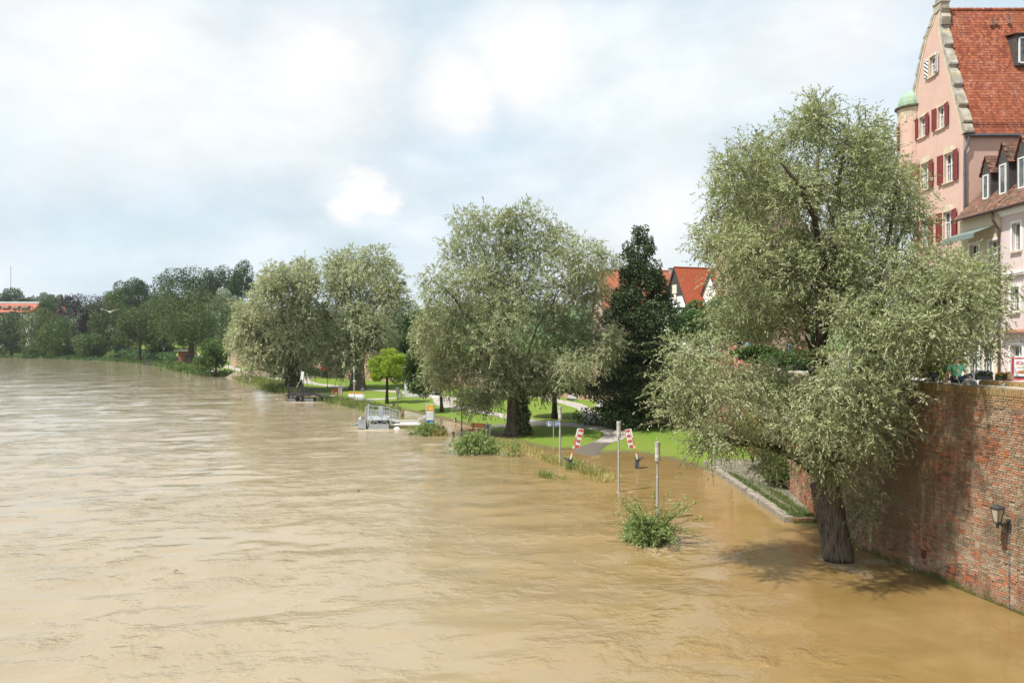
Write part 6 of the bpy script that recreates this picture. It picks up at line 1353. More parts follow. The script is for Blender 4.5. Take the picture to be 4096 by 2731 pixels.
# ---- blue footway and cycleway signs
b = wat(2214, 1800); k = b.y/F
SG = thing('path_sign', 'pair of round blue signs for walkers and cyclists on a slim post', 'sign', b)
MB().lathe([(0.035, -1.0), (0.03, 118*k)], 8).build('post', m_steel, SG)
MB().bar((-0.5, -0.03, 97*k), (0.5, -0.03, 97*k), 0.03).build('crossbar', m_steel, SG)
zc = 106*k
for sx, kind in ((-1, 'walk'), (1, 'bike')):
    o = bpy.data.objects.new('sign_disc', None); link(o, SG); o.location = (sx*0.345, -0.06, zc)
    m2 = MB(); disc(m2, (0, 0, 0), 0.235); m2.build('rim', m_white, o); m2 = MB(); disc(m2, (0, -0.006, 0), 0.212, thick=0.005); m2.build('face', m_blue, o)
    g = MB(); y_ = -0.012
    if kind == 'walk':
        for hx, hz, sc in ((-0.04, 0.0, 1.0), (0.075, -0.06, 0.68)):
            disc(g, (hx, y_, hz+0.12*sc), 0.032*sc, 12, thick=0.005)
            g.prism([(hx-0.05*sc, y_, hz+0.08*sc), (hx+0.05*sc, y_, hz+0.08*sc), (hx+0.075*sc, y_, hz-0.05*sc), (hx+0.03*sc, y_, hz-0.05*sc), (hx+0.028*sc, y_, hz-0.17*sc), (hx-0.032*sc, y_, hz-0.17*sc), (hx-0.045*sc, y_, hz-0.05*sc), (hx-0.07*sc, y_, hz-0.05*sc)], (0, 0.004, 0))
    else:
        for cx2 in (-0.10, 0.10): g.tube([(cx2+0.065*math.cos(a), y_, -0.04+0.065*math.sin(a)) for a in [2*math.pi*j/14 for j in range(15)]], 0.011, 5, False)
        for p0, p1 in (((-0.10, -0.04), (-0.045, 0.06)), ((-0.045, 0.06), (0.07, 0.06)), ((0.07, 0.06), (0.10, -0.04)), ((-0.045, 0.06), (0.0, -0.04)), ((0.0, -0.04), (0.07, 0.06)), ((-0.10, -0.04), (0.0, -0.04)), ((0.07, 0.06), (0.062, 0.10)), ((0.04, 0.10), (0.09, 0.105)), ((-0.075, 0.085), (-0.02, 0.085))):
            g.bar((p0[0], y_, p0[1]), (p1[0], y_, p1[1]), 0.018, 0.018)
    g.build('pictogram', m_white, o)
# ---- red bench with bin, and the small red one far off
def red_bench(label, u, v, L, rz, group, s=1.0, leg=0.44):
    b = wat(u, v); b.z = max(0.0, lz(b.x, b.y)); t = thing('park_bench', label, 'bench', b, rz, group)
    for q in (0.10, 0.24, 0.38): MB().box((0, -q*s, leg*s), (L, 0.11*s, 0.045*s)).build('seat_slat', m_red, t)
    for q in (0.28, 0.46): MB().box((0, 0.04*s+q*0.1, (leg+q)*s), (L, 0.04*s, 0.14*s), Matrix.Rotation(-0.15, 3, 'X')).build('back_slat', m_red, t)
    for q in (-0.36, 0.36):
        m2 = MB(); m2.box((q*L, -0.24*s, leg*s*0.5-0.2), (0.12*s, 0.40*s, leg*s+0.35)); m2.bar((q*L, 0.02*s, leg*s-0.05), (q*L, 0.10*s, (leg+0.52)*s), 0.09*s); m2.build('leg', m_wood, t)
    return t
red_bench('bright red slatted bench at the water edge behind the rounded bush', 1915, 1738, 1.75, -0.45, 'red benches', 1.1)
def bin_(name, label, c, w, h, mat, lid, rz=0.0, group=None):
    t = thing(name, label, 'bin', c, rz, group)
    m2 = MB()
    m2.box((0, 0, h*0.52), (w*0.9, w*0.9, h*0.86)); m2.build('body', mat, t)
    for q in (-1, 1): MB().box((q*w*0.32, -w*0.47, h*0.52), (w*0.26, 0.03, h*0.84)).build('side_plate', m_conc, t)
    m2 = MB(); m2.box((0, 0, h*0.985), (w*1.06, w*1.06, h*0.05)); m2.build('lid', lid, t)
    m2 = MB(); m2.lathe([(w*0.2, -0.5), (w*0.2, h*0.12)], 8); m2.build('foot', m_dark, t); return t
c = wat(1952, 1752); bin_('litter_bin', 'square grey litter bin at the end of the red slatted bench', (c.x, c.y, 0.12), 0.55, 1.15, MAT('bin_grey', (0.13, 0.13, 0.125), 0.7, 0.15), m_lampgrey)
b = gnd(1343, 1578); red_bench('small red bench beside the pink litter bin near the barricade', 1340, 1581, 1.4, 1.1, 'red benches', 1.0)
bin_('litter_bin', 'pinkish grey litter bin on the lawn near the barricade with amber lamps', gnd(1362, 1582), 0.62, 1.2, MAT('bin_pink', (0.40, 0.25, 0.25), 0.6), m_lampgrey)
bin_('litter_bin', 'pale litter bin behind the grey lantern post', gnd(1597, 1594), 0.75, 1.15, m_lampgrey, m_conc)
# ---- grey concrete seats along the winding path
def conc_bench(label, u, v, n, rz):
    b = gnd(u, v); t = thing('concrete_bench', label, 'bench', b, rz, 'concrete benches along the winding path')
    for i in range(n):
        x = (i-(n-1)/2)*0.62
        m2 = MB(); m2.prism([(x-0.27, -0.55, 0.36), (x-0.27, 0.02, 0.30), (x-0.27, 0.16, 0.92), (x-0.27, 0.24, 0.92), (x-0.27, 0.16, 0.0), (x-0.27, -0.16, 0.0), (x-0.27, -0.16, 0.28), (x-0.27, -0.55, 0.30)], (0.54, 0, 0)); m2.build('seat_shell', m_conc, t)
    return t
conc_bench('row of grey concrete seats with a litter bin at its end', 2400, 1634, 4, -1.25)
conc_bench('far row of grey concrete seats in the shade of the town wall', 2287, 1600, 4, -1.2)
conc_bench('single grey concrete seat beside the dark rounded shrub', 2444, 1668, 1, -1.25)
bin_('litter_bin', 'angular grey litter bin at the end of the concrete seats', gnd(2412, 1640), 0.5, 1.15, m_conc, m_white, 0.5); bin_('litter_bin', 'angular grey litter bin beside the dark rounded shrub', gnd(2456, 1670), 0.55, 1.15, m_conc, m_white, 0.5)
# ---- information column
b = wat(1720, 1714); k = b.y/F; hs = 97*k; ws = 17*k
IS = thing('information_column', 'tall pale blue information column with yellow head by the jetty', 'sign', b)
MB().box((0, 0, hs/2-0.4), (2*ws, 0.16, hs+0.8)).build('panel', MAT('pale_blue_panel', (0.36, 0.47, 0.58), 0.4, 0.05), IS)
MB().box((0, 0, hs-0.5), (2*ws+0.05, 0.10, 1.1)).build('side_edge', MAT('yellow_edge', (0.45, 0.45, 0.25), 0.6), IS)
yf = -0.085
MB().box((ws*0.05, yf, hs-0.36), (ws*1.72, 0.012, 0.62)).build('yellow_field', MAT('signal_yellow', (0.72, 0.40, 0.03), 0.5), IS)
m2 = MB(); disc(m2, (-ws*0.2, yf-0.012, hs-0.38), 0.12, 14, thick=0.004); m2.bar((0, yf-0.01, hs-0.52), (ws*0.6, yf-0.01, hs-0.44), 0.05); m2.build('yellow_mark', MAT('mark_pale', (0.75, 0.6, 0.35), 0.6), IS)
MB().box((0, yf, hs-1.12), (ws*1.35, 0.014, 0.85)).build('notice', m_white, IS)
m2 = MB()
for q in range(6): m2.box((-0.03*(q % 2), yf-0.011, hs-0.85-q*0.11), (ws*1.0-0.1*(q % 3), 0.006, 0.022))
m2.build('notice_lines', m_lampgrey, IS)
MB().box((ws*0.05, yf, hs-1.78), (ws*1.72, 0.014, 0.36)).build('blue_field', MAT('mid_blue', (0.03, 0.16, 0.38), 0.5), IS)
MB().box((ws*0.45, yf-0.004, hs-1.92), (ws*0.75, 0.014, 0.13)).build('small_tag', m_white, IS)
m2 = MB()
for cc in range(4):
    for q in range(7): m2.box((-ws*0.62+cc*ws*0.4, yf-0.003, hs-2.12-q*0.075), (ws*0.24, 0.008, 0.028))
m2.build('text_lines', MAT('text_blue', (0.16, 0.26, 0.40), 0.6), IS)
# ---- notice board on legs
b = gnd(1634, 1590); k = b.y/F; NB = thing('notice_board', 'white notice board with a blue corner on grey legs behind the green tree', 'sign', b)
for x in (-0.55, 0.35, 2.6): MB().lathe([(0.06, -0.3), (0.06, 2.6)], 8, (x, 0, 0)).build('leg', m_steel, NB)
MB().box((1.05, -0.05, 69*k-1.25), (3.3, 0.12, 2.5)).build('board', MAT('offwhite_board', (0.62, 0.64, 0.64), 0.5), NB)
m2 = MB()
for q in range(5): m2.box((1.05, -0.125, 69*k-0.5-q*0.32), (2.6, 0.02, 0.05))
m2.build('board_lines', m_lampgrey, NB); MB().box((2.2, -0.13, 69*k-1.55), (0.7, 0.02, 0.7)).build('blue_corner', MAT('cyan_blue', (0.02, 0.30, 0.50), 0.5), NB)
# ---- barricades with amber lamps
def barricade(label, u0, u1, vb, vt, lamps):
    a = gnd(u0, vb); c = gnd(u1, vb); w = (c-a).length; k = a.y/F; h = (vb-vt)*k; t = thing('barricade', label, 'barricade', ((a.x+c.x)/2, (a.y+c.y)/2, (a.z+c.z)/2), math.atan2(c.y-a.y, c.x-a.x), 'white barricades closing the flooded path')
    for z0, z1 in ((0.62, 1.0), (0.28, 0.60), (0.02, 0.26)): MB().box((0, 0, h*(z0+z1)/2), (w, 0.05, h*(z1-z0))).build('board', m_white, t)
    m2 = MB(); n = 8
    for q in range(n): x = -w/2+w*(q+0.35)/n; m2.prism([(x, -0.03, h*0.56), (x+w*0.035, -0.03, h*0.56), (x+w*0.115, -0.03, h*0.31), (x+w*0.08, -0.03, h*0.31)], (0, 0.004, 0))
    m2.build('dark_stripes', m_dark, t)
    for q in range(lamps):
        x = -w/2+w*(q+0.65)/(lamps+0.3); o = bpy.data.objects.new('warning_lamp', None); link(o, t); o.location = (x, 0, h)
        m3 = MB(); disc(m3, (0, -0.06, 0.19), 0.15, 16, thick=0.12); m3.build('lens', m_amber, o); MB().box((0, 0, 0.03), (0.16, 0.10, 0.06)).build('lamp_base', m_amber, o)
    for q in (-1, 1): MB().box((q*w*0.47, 0, 0.03), (0.14, 0.8, 0.10)).build('foot', m_black, t); MB().box((q*w*0.49, 0.035, h*0.5), (0.06, 0.04, h)).build('upright', m_steel, t)
    return t
barricade('white barricade with five amber lamps across the bank path', 1394, 1457, 1605, 1575, 5)
barricade('white barricade with amber lamps half hidden behind the green tree', 1722, 1776, 1590, 1562, 5)
b = gnd(1452, 1608); k = b.y/F; t = thing('round_sign', 'round road sign seen from its grey back beside the barricade', 'sign', b)
MB().lathe([(0.035, -0.2), (0.035, 60*k)], 8).build('post', m_steel, t); m2 = MB(); disc(m2, (-0.06, -0.05, 50*k), 0.30); m2.build('sign_disc', MAT('sign_back', (0.14, 0.15, 0.16), 0.5), t)
MB().box((0, -0.02, 0.04), (0.75, 0.45, 0.12)).build('base', m_black, t)
b = gnd(1300, 1512); k = b.y/F; t = thing('banner', 'red banner with pale lettering hung between two posts behind the lantern', 'banner', b)
for x in (-1.0, 0.95): MB().lathe([(0.05, -0.3), (0.05, 44*k)], 6, (x, 0.1, 0)).build('post', m_steel, t)
m2 = MB(); n = 14
for q in range(n):
    x0, x1 = -0.95+1.9*q/n, -0.95+1.9*(q+1)/n; z = lambda x: 0.05*math.sin(x*3); m2.prism([(x0, 0.03*math.sin(x0*9), 32*k+z(x0)), (x1, 0.03*math.sin(x1*9), 32*k+z(x1)), (x1, 0.03*math.sin(x1*9), 44*k+z(x1)), (x0, 0.03*math.sin(x0*9), 44*k+z(x0))], (0, 0.02, 0))
m2.build('cloth', m_red, t)
b = gnd(1340, 1513); k = b.y/F; t = thing('football_goal', 'small steel football goal on the lawn', 'goal', b); m2 = MB(); w = 9*k; h = 15*k
for x in (-w, w): m2.tube([(x, 0, 0), (x, 0, h)], 0.05, 6); m2.tube([(x, 0, h), (x, 0.9, 0)], 0.03, 5)
m2.tube([(-w, 0, h), (w, 0, h)], 0.05, 6); m2.build('frame', m_steel, t); m2 = MB()
for q in range(11): x = -w+2*w*q/10; m2.bar((x, 0.02, h), (x, 0.88, 0.02), 0.014)
for q in range(7): m2.bar((-w, 0.88*q/6, h*(1-q/6)), (w, 0.88*q/6, h*(1-q/6)), 0.014)
m2.build('net', m_steel, t)
def rock(name, label, c, r, mat, seed, cat='stone'):
    g = np.random.default_rng(seed); m2 = MB(); m2.sphere((0, 0, 0), r, 12, 8)
    m2.v = [(x*(1+0.22*math.sin(x*7/r[0]+y*5/r[1]+seed)), y*(1+0.2*math.sin(z*6/r[2]+x*3/r[0])), max(-r[2]*0.9, z*(1+0.18*math.sin(y*8/r[1]+1)))) for x, y, z in m2.v]
    o = m2.build(name, mat); o.location = c; return tag(o, label, cat)
b = gnd(1119, 1508); t = thing('stone_seat', 'pale angular stone seat on the grass by the hedge', 'seat', b)
MB().prism([(-0.55, -0.3, 0), (0.55, -0.3, 0), (0.62, -0.3, 1.0), (0.1, -0.3, 0.95), (-0.2, -0.3, 0.55), (-0.55, -0.3, 0.5)], (0, 0.7, 0)).build('block', m_conc, t); MB().box((-0.2, -0.02, 0.56), (0.7, 0.6, 0.06)).build('seat_plate', m_white, t)
def hedge(label, pts, w, h, seed, n):
    r = np.random.default_rng(seed); q = [gnd(*p) for p in pts]; b = q[0]; t = thing('hedge', label, 'hedge', b, 0, 'clipped hedges in the park'); cl = []
    for i in range(len(q)-1):
        L = (q[i+1]-q[i]).length; m = max(2, int(L/(w*0.8)))
        for j in range(m+1): c = q[i].lerp(q[i+1], j/m); cl.append((c.x, c.y, c.z+h*0.5, w*0.62, w*0.5, h*0.5*(0.9+0.25*r.random())))
    broad_crown('foliage', cl, n, 0.28, 0.22, L_deep, t, b, r, inner=0.6); m2 = MB()
    for c in cl[::2]: m2.tube([(c[0], c[1], c[2]-h*0.6), (c[0], c[1], c[2])], 0.04, 4)
    m2.build('stems', m_bark2, t, b)
hedge('low dark hedge left of the ivy-clad willow trunk', [(1050, 1504), (1140, 1496)], 1.6, 1.9, 191, 4200); hedge('long dark hedge behind the lawn with the small goal', [(1222, 1504), (1400, 1506)], 1.6, 2.0, 192, 6000)
# ---- grey floating jetty with truss railing
jb = wat(1478, 1716); k = jb.y/F
J = thing('floating_jetty', 'grey steel landing stage with tall railings and pontoons in the current', 'jetty', jb, 0.10)
mj = MAT('jetty_grey', (0.40, 0.43, 0.45), 0.5, 0.14, 1.5, stain=(0.22, 0.21, 0.19)); 
def jx(u): return (u-1478)*k
def jz(v): return (1716-v)*k
for x0, x1, y0 in ((1466, 1555, 0.0), (1462, 1550, 3.0)): m2 = MB(); m2.prism([(jx(x0), y0, -0.4), (jx(x0)+0.35, y0, 0.55*0.9), (jx(x1), y0, 0.5), (jx(x1), y0, -0.4)], (0, 1.0, 0)); m2.build('pontoon', mj, J)
MB().box((jx(1505), 2.0, jz(1680)), (jx(1552)-jx(1462), 4.0, 0.12)).build('deck', mj, J)
for y in (0.05, 3.95):
    m2 = MB()
    for q in range(5): a, c = jx(1466+q*17.5), jx(1466+(q+1)*17.5); m2.bar((a, y, 0.45 if q % 2 else jz(1684)), (c, y, jz(1684) if q % 2 else 0.45), 0.06)
    m2.build('truss', mj, J)
def railing(x0, x1, y, zb, zt0, zt1, n, name='railing', midr=2, y1=None):
    m = MB(); y1 = y if y1 is None else y1
    for q in range(n+1): f_ = q/n; x = x0+(x1-x0)*f_; yy_ = y+(y1-y)*f_; m.bar((x, yy_, zb), (x, yy_, zt0+(zt1-zt0)*f_), 0.055)
    m.bar((x0, y, zt0), (x1, y1, zt1), 0.07)
    for q in range(1, midr+1): f_ = q/(midr+1); m.bar((x0, y, zb+(zt0-zb)*f_), (x1, y1, zb+(zt1-zb)*f_), 0.04)
    m.build(name, mj, J)
railing(jx(1462), jx(1546), 0.05, jz(1684), jz(1636), jz(1646), 4); railing(jx(1458), jx(1550), 3.95, jz(1682), jz(1634), jz(1644), 4, midr=1); railing(jx(1462), jx(1462), 0.05, jz(1684), jz(1634), jz(1634), 2, y1=3.95)
m2 = MB()
for q in range(26): x = jx(1462)+(jx(1546)-jx(1462))*q/25; m2.bar((x, 3.95, jz(1680)), (x, 3.95, jz(1652)), 0.02)
m2.build('balusters', mj, J)
MB().box((jx(1515), 2.6, jz(1660)), (0.45, 0.4, 1.3)).build('gate_post', mj, J)
for q in range(2): MB().tube([(jx(1461)-q*0.05, 0.05+q*3.9, -0.8), (jx(1463), 0.05+q*3.9, jz(1628))], 0.07, 8).build('mooring_pile', mj, J)
m2 = MB(); m2.box((jx(1454), 0.4, 0.62), (0.45, 0.7, 1.3)); m2.build('fender', m_wood, J); MB().box((jx(1446), 1.2, 0.55), (0.7, 2.4, 0.95)).build('end_float', mj, J)
m2 = MB(); m2.prism([(jx(1402), 2.0, 0.05), (jx(1402), 3.5, 0.05), (jx(1450), 3.8, 0.55), (jx(1450), 2.0, 0.4)], (0, 0, 0.12)); m2.build('float_board', MAT('wet_board', (0.20, 0.21, 0.21), 0.5), J)
m2 = MB(); m2.prism([(jx(1545), 0.6, jz(1684)), (jx(1545), 2.2, jz(1684)), (jx(1590), 2.2, jz(1694)), (jx(1590), 0.6, jz(1694))], (0, 0, 0.10)); m2.build('ramp_deck', mj, J)
railing(jx(1546), jx(1583), 0.6, jz(1690), jz(1645), jz(1656), 2); railing(jx(1552), jx(1592), 2.2, jz(1688), jz(1642), jz(1652), 3)
m2 = MB(); m2.box(((jx(1580)+jx(1680))/2, 1.4, 0.30), (jx(1680)-jx(1580), 1.7, 0.10)); m2.build('gangway_deck', mj, J)
for y in (0.6, 2.2):
    m2 = MB(); m2.tube([(jx(1560), y-0.1, 0.35), (jx(1676), y-0.1, 0.35)], 0.11, 8); m2.tube([(jx(1578), y, jz(1690)), (jx(1664), y, jz(1690)), (jx(1706), y+0.5, jz(1672))], 0.05, 6); m2.tube([(jx(1578), y, jz(1698)), (jx(1668), y, jz(1698)), (jx(1690), y+0.5, jz(1692))], 0.035, 6)
    for q in range(7): x = jx(1584)+(jx(1664)-jx(1584))*q/6; m2.bar((x, y, 0.3), (x, y, jz(1690)), 0.045)
    for q in range(4): x = jx(1672)+(jx(1704)-jx(1672))*q/3; m2.bar((x, y+0.2, 0.2), (x, y+0.2+0.1*q, jz(1687-q*5)), 0.045)
    m2.build('gangway_rail', MAT('rail_bright', (0.58, 0.57, 0.55), 0.4, 0.1), J)
o = tag(MB().sphere((0, 0, 0.0), (0.34, 0.18, 0.2), 10, 6).build('debris_float', m_white), 'white lump of flotsam drifting beside the gangway of the grey jetty', 'flotsam'); o.location = wat(1588, 1715)
# ---- black jetty further up
jb2 = wat(1215, 1606); k = jb2.y/F
K = thing('black_jetty', 'black steel landing stage with railing and white sign below the ivy-clad willow', 'jetty', jb2, 0.06); mk = MAT('black_steel', (0.035, 0.036, 0.04), 0.5, 0.2)
def kx(u): return (u-1215)*k
def kz(v): return (1606-v)*k
for x0, x1 in ((1150, 1186), (1206, 1252)): MB().box(((kx(x0)+kx(x1))/2, 1.2, 0.12), (kx(x1)-kx(x0), 2.4, 0.75)).build('pontoon', MAT('wet_concrete', (0.20, 0.205, 0.22), 0.6), K)
MB().box(((kx(1146)+kx(1240))/2, 1.4, kz(1580)), (kx(1240)-kx(1146), 3.0, 0.20)).build('deck', mk, K)
m2 = MB()
for q in range(5): x = kx(1150)+(kx(1236)-kx(1150))*q/4; m2.bar((x, 0.1, 0.3), (x, 0.1, kz(1580)), 0.12)
m2.build('support', mk, K)
for y in (0.0, 2.8):
    m2 = MB(); m2.bar((kx(1150), y, kz(1552)), (kx(1238), y, kz(1549)), 0.07); m2.bar((kx(1150), y, kz(1570)), (kx(1238), y, kz(1568)), 0.04)
    for q in range(16): x = kx(1150)+(kx(1238)-kx(1150))*q/15; m2.bar((x, y, kz(1580)), (x, y, kz(1552)), 0.03 if q % 5 else 0.07)
    m2.build('railing', mk, K)
MB().tube([(kx(1152), 0.5, -0.8), (kx(1152), 0.5, kz(1534))], 0.16, 8).build('mooring_pile', mk, K); MB().box((kx(1146), 0.2, 0.55), (0.5, 0.5, 1.4)).build('fender', m_wood, K)
MB().tube([Vector((kx(1198)+0.45*math.cos(a), -0.1, 0.45+0.45*math.sin(a))) for a in [2*math.pi*q/14 for q in range(15)]], 0.16, 6, False).build('tyre', m_black, K)
for x in (1202, 1208): MB().tube([(kx(x), 1.0, 0.2), (kx(x), 1.0, kz(1520))], 0.05, 6).build('sign_post', m_dark, K)
MB().box((kx(1204), 0.9, kz(1503)), (kx(1211)-kx(1199), 0.06, kz(1487)-kz(1520)), Matrix.Rotation(0.09, 3, 'Y')).build('sign_panel', m_white, K); MB().bar((kx(1198), 1.0, kz(1520)), (kx(1178), 1.2, kz(1553)), 0.08).build('sign_stay', m_lampgrey, K)
MB().prism([(kx(1240), 0.4, kz(1578)), (kx(1240), 2.2, kz(1578)), (kx(1318), 2.2, kz(1598)), (kx(1318), 0.4, kz(1598))], (0, 0, 0.1)).build('gangway_deck', mk, K)
for y in (0.4, 2.2):
    m2 = MB(); m2.bar((kx(1244), y, kz(1553)), (kx(1322), y, kz(1578)), 0.08)
    m2.bar((kx(1240), y, kz(1577)), (kx(1312), y, kz(1598)), 0.10)
    for q in range(20): f_ = q/19; m2.bar((kx(1240)+(kx(1312)-kx(1240))*f_, y, kz(1577)+(kz(1598)-kz(1577))*f_), (kx(1246)+(kx(1322)-kx(1246))*f_, y, kz(1553)+(kz(1578)-kz(1553))*f_), 0.035)
    m2.build('gangway_rail', mk, K)
MB().box((kx(1322), 1.3, kz(1596)), (0.9, 1.6, 0.8)).build('abutment', m_conc, K)
# ---- far jetty, boat ramp rail, moored boat, earth ramp
fb = wat(592, 1459); k = fb.y/F; t = thing('small_jetty', 'small dark jetty at the far bank below the bastion', 'jetty', fb); MB().box((0, 0, 0.6), (30*k, 2, 0.25)).build('deck', m_wood, t)
m2 = MB()
for x in (-14, -10, -6, 2, 8, 14): m2.bar((x*k, -0.9, -0.5), (x*k, -0.9, 17*k), 0.22)
m2.bar((-14*k, -0.9, 17*k), (14*k, -0.9, 17*k), 0.14); m2.bar((-14*k, -0.9, 9*k), (14*k, -0.9, 9*k), 0.08); m2.build('railing', m_dark, t)
a, c = gnd(692, 1440), wat(656, 1459); t = thing('ramp_handrail', 'pale sloping handrail running down to the far water edge', 'handrail', a); m2 = MB(); m2.bar((0, 0, 1.0), c-a+Vector((0, 0, 0.4)), 0.16); m2.bar((0.8, 0, 1.0), c-a+Vector((0.9, 0, 0.4)), 0.16); m2.build('rails', m_white, t)
m2 = MB()
for q in range(4): p_ = Vector((0, 0, 1)).lerp(c-a+Vector((0, 0, 0.4)), q/3); m2.bar(p_, p_-Vector((0, 0, 1.2)), 0.1)
m2.build('posts', m_lampgrey, t)
t = thing('depth_gauge', 'thin pale gauge post at the top of the sloping handrail', 'post', gnd(682, 1442)); MB().box((0, 0, 1.8), (0.35, 0.2, 3.8)).build('board', MAT('pale_metal', (0, 0, 0)), t); MB().box((0, -0.13, 3.0), (0.36, 0.05, 0.5)).build('band', m_dark, t)
t = thing('info_pillar', 'dark green advertising pillar on the lawn by the kiosk', 'sign', gnd(759, 1452)); MB().box((0, 0, 1.3), (1.2, 0.5, 2.8)).build('panel', MAT('dark_green_metal', (0.02, 0.06, 0.06), 0.5), t); MB().box((0, 0, 0.1), (1.4, 0.7, 0.3)).build('plinth', m_conc, t)
t = thing('white_stele', 'tall white stele at the edge of the wood beside the lime tree', 'sign', gnd(655, 1432)); h_ = 40/F*t.location.y; MB().box((0, 0, h_/2), (1.0, 0.5, h_)).build('slab', m_white, t); MB().box((0.1, 0, 0.1), (1.6, 0.9, 0.4)).build('plinth', m_conc, t)
bb = wat(852, 1500); t = thing('rowing_boat', 'dark open boat loaded with blue and red gear moored under the small tree', 'boat', bb, 0.15); L_ = 2.6
m2 = MB(); sec = [(-L_, 0.35, 0.55), (-L_*0.6, 0.75, 0.45), (0, 0.85, 0.42), (L_*0.6, 0.7, 0.48), (L_, 0.08, 0.75)]; vs = []
for x, w, z in sec: vs += [(x, -w, z), (x, -w*0.6, -0.15), (x, w*0.6, -0.15), (x, w, z)]
fs = []
for i in range(4):
    for j in range(3): fs.append((i*4+j, i*4+j+1, (i+1)*4+j+1, (i+1)*4+j))
fs += [(0, 1, 2, 3), (16, 17, 18, 19)]; m2.add(vs, fs); m2.build('hull', m_dark, t)
for x, cc, nm in ((-1.2, (0.10, 0.22, 0.45), 'blue_bundle'), (-0.2, (0.38, 0.42, 0.5), 'grey_bundle'), (0.9, (0.55, 0.10, 0.04), 'red_bundle')):
    m2 = MB(); m2.sphere((x, 0, 0.75), (0.6, 0.5, 0.5), 10, 6); m2.build(nm, MAT('cloth_'+nm, cc, 0.8), t)
er = wat(965, 1512); m2 = MB(); n = 16; v0 = []; 
rows = []
for i in range(n+1):
    u = 895+(1065-895)*i/n; p_ = wat(u, 1509+(u-895)*0.035); hgt = 1.9*math.sin(math.pi*min(1, max(0, i/n)))**0.6; rows.append([(p_.x, p_.y-0.3, -0.3), (p_.x, p_.y+1.2, hgt*0.6), (p_.x, p_.y+3.0, hgt), (p_.x, p_.y+7.0, hgt*0.9), (p_.x, p_.y+10, 0.2)])
vs = [q for r in rows for q in r]; fs = [(i*5+j, i*5+j+1, (i+1)*5+j+1, (i+1)*5+j) for i in range(n) for j in range(4)]
m2.add(vs, fs); o = m2.build('earth_ramp', MAT('gravel_earth', (0.20, 0.16, 0.115), 0.95, 0.3, 1.2, bmp=0.6, bscale=6, bdist=0.1), smooth=True); tag(o, kind='structure')
# ---- wooden posts near the jetty
for u, v, h_, lab in ((1609, 1686, 0.95, 'short grey wooden post in the grass behind the grey jetty'), (1771, 1734, 0.75, 'short wooden post in the grass tuft by the information column'), (1812, 1747, 0.5, 'stub of a wooden post left of the dark lantern post')):
    t = thing('mooring_post', lab, 'post', wat(u, v), 0, 'wooden mooring posts'); MB().lathe([(0.15, -0.8), (0.145, h_), (0.11, h_+0.03)], 10).build('shaft', m_wood, t); MB().lathe([(0.155, h_*0.7), (0.155, h_*0.7+0.05)], 10).build('band', m_dark, t)
# ---- birds
def duck(label, u, v, rz, group='ducks resting on the lawn'):
    t = thing('duck', label, 'duck', gnd(u, v), rz, group); m2 = MB(); m2.sphere((0, 0, 0.20), (0.30, 0.15, 0.15), 12, 8)
    m2.tube([(0.20, 0, 0.24), (0.28, 0, 0.36), (0.30, 0, 0.44)], [0.08, 0.055, 0.06], 8); m2.sphere((0.33, 0, 0.47), (0.085, 0.065, 0.07), 10, 6); m2.tube([(-0.24, 0, 0.24), (-0.42, 0, 0.30)], [0.09, 0.02], 6)
    m2.build('body', MAT('duck_dark', (0.035, 0.03, 0.028), 0.7), t, smooth=True); m2 = MB(); m2.sphere((0.10, 0, 0.17), (0.17, 0.158, 0.14), 10, 6); m2.build('pale_breast', m_white, t, smooth=True); MB().box((0.44, 0, 0.455), (0.10, 0.05, 0.02)).build('bill', m_amber, t)
    m2 = MB()
    for s in (-1, 1): m2.bar((0.02, s*0.06, 0.0), (0.02, s*0.06, 0.1), 0.02)
    m2.build('legs', m_amber, t)
duck('black and white duck on the grass left of the grey lantern post', 1573, 1624, 2.6); duck('dark duck standing upright on the lawn near the dark lantern post', 1820, 1686, -1.2)
def gull(label, u, v, Y, span, rz, up):
    t = thing('gull', label, 'gull', P(u, v, Y), rz, 'gulls over the river'); s = span/2
    m2 = MB(); m2.tube([(-0.34*s, 0, 0.02), (-0.2*s, 0, 0.0), (0.05*s, 0, 0), (0.25*s, 0, 0.02), (0.36*s, 0, 0.03)], [0.03*s, 0.08*s, 0.115*s, 0.085*s, 0.03*s], 10); m2.build('body', m_white, t, smooth=True)
    for q in (-1, 1):
        prof = [(0.05, 0.0, 0.15, -0.10), (0.35, up*0.55, 0.17, -0.08), (0.6, up*0.75, 0.12, -0.10), (1.0, up*1.0, -0.10, -0.16)]; vs = []
        for y, z, xf, xb in prof: vs += [(xf*s, q*y*s, z*s+0.012), (xb*s, q*y*s, z*s), (xf*s, q*y*s, z*s-0.004), (xb*s, q*y*s, z*s-0.008)]
        fs = []
        for i in range(3): a = i*4; c = a+4; fs += [(a, a+1, c+1, c), (a+2, c+2, c+3, a+3), (a, c, c+2, a+2), (a+1, a+3, c+3, c+1)]
        m2 = MB(); m2.add(vs, fs+[(0, 2, 3, 1), (12, 13, 15, 14)]); m2.build('wing', m_white, t)
    MB().prism([(-0.30*s, -0.05*s, 0.02), (-0.30*s, 0.05*s, 0.02), (-0.52*s, 0.10*s, 0.02), (-0.52*s, -0.10*s, 0.02)], (0, 0, 0.01)).build('tail', m_white, t); MB().tube([(0.35*s, 0, 0.03), (0.44*s, 0, 0.02)], [0.02*s, 0.006*s], 5).build('beak', m_amber, t)
gull('white gull with raised wings flying before the wooded bend', 440, 1248, 52, 1.25, -1.35, 0.34); gull('tiny white gull gliding low over the far water near the boathouse', 255, 1377, 150, 1.0, 0.3, 0.12); gull('tiny white gull wheeling in front of the dark bank trees', 524, 1363, 160, 1.0, -0.9, 0.4)
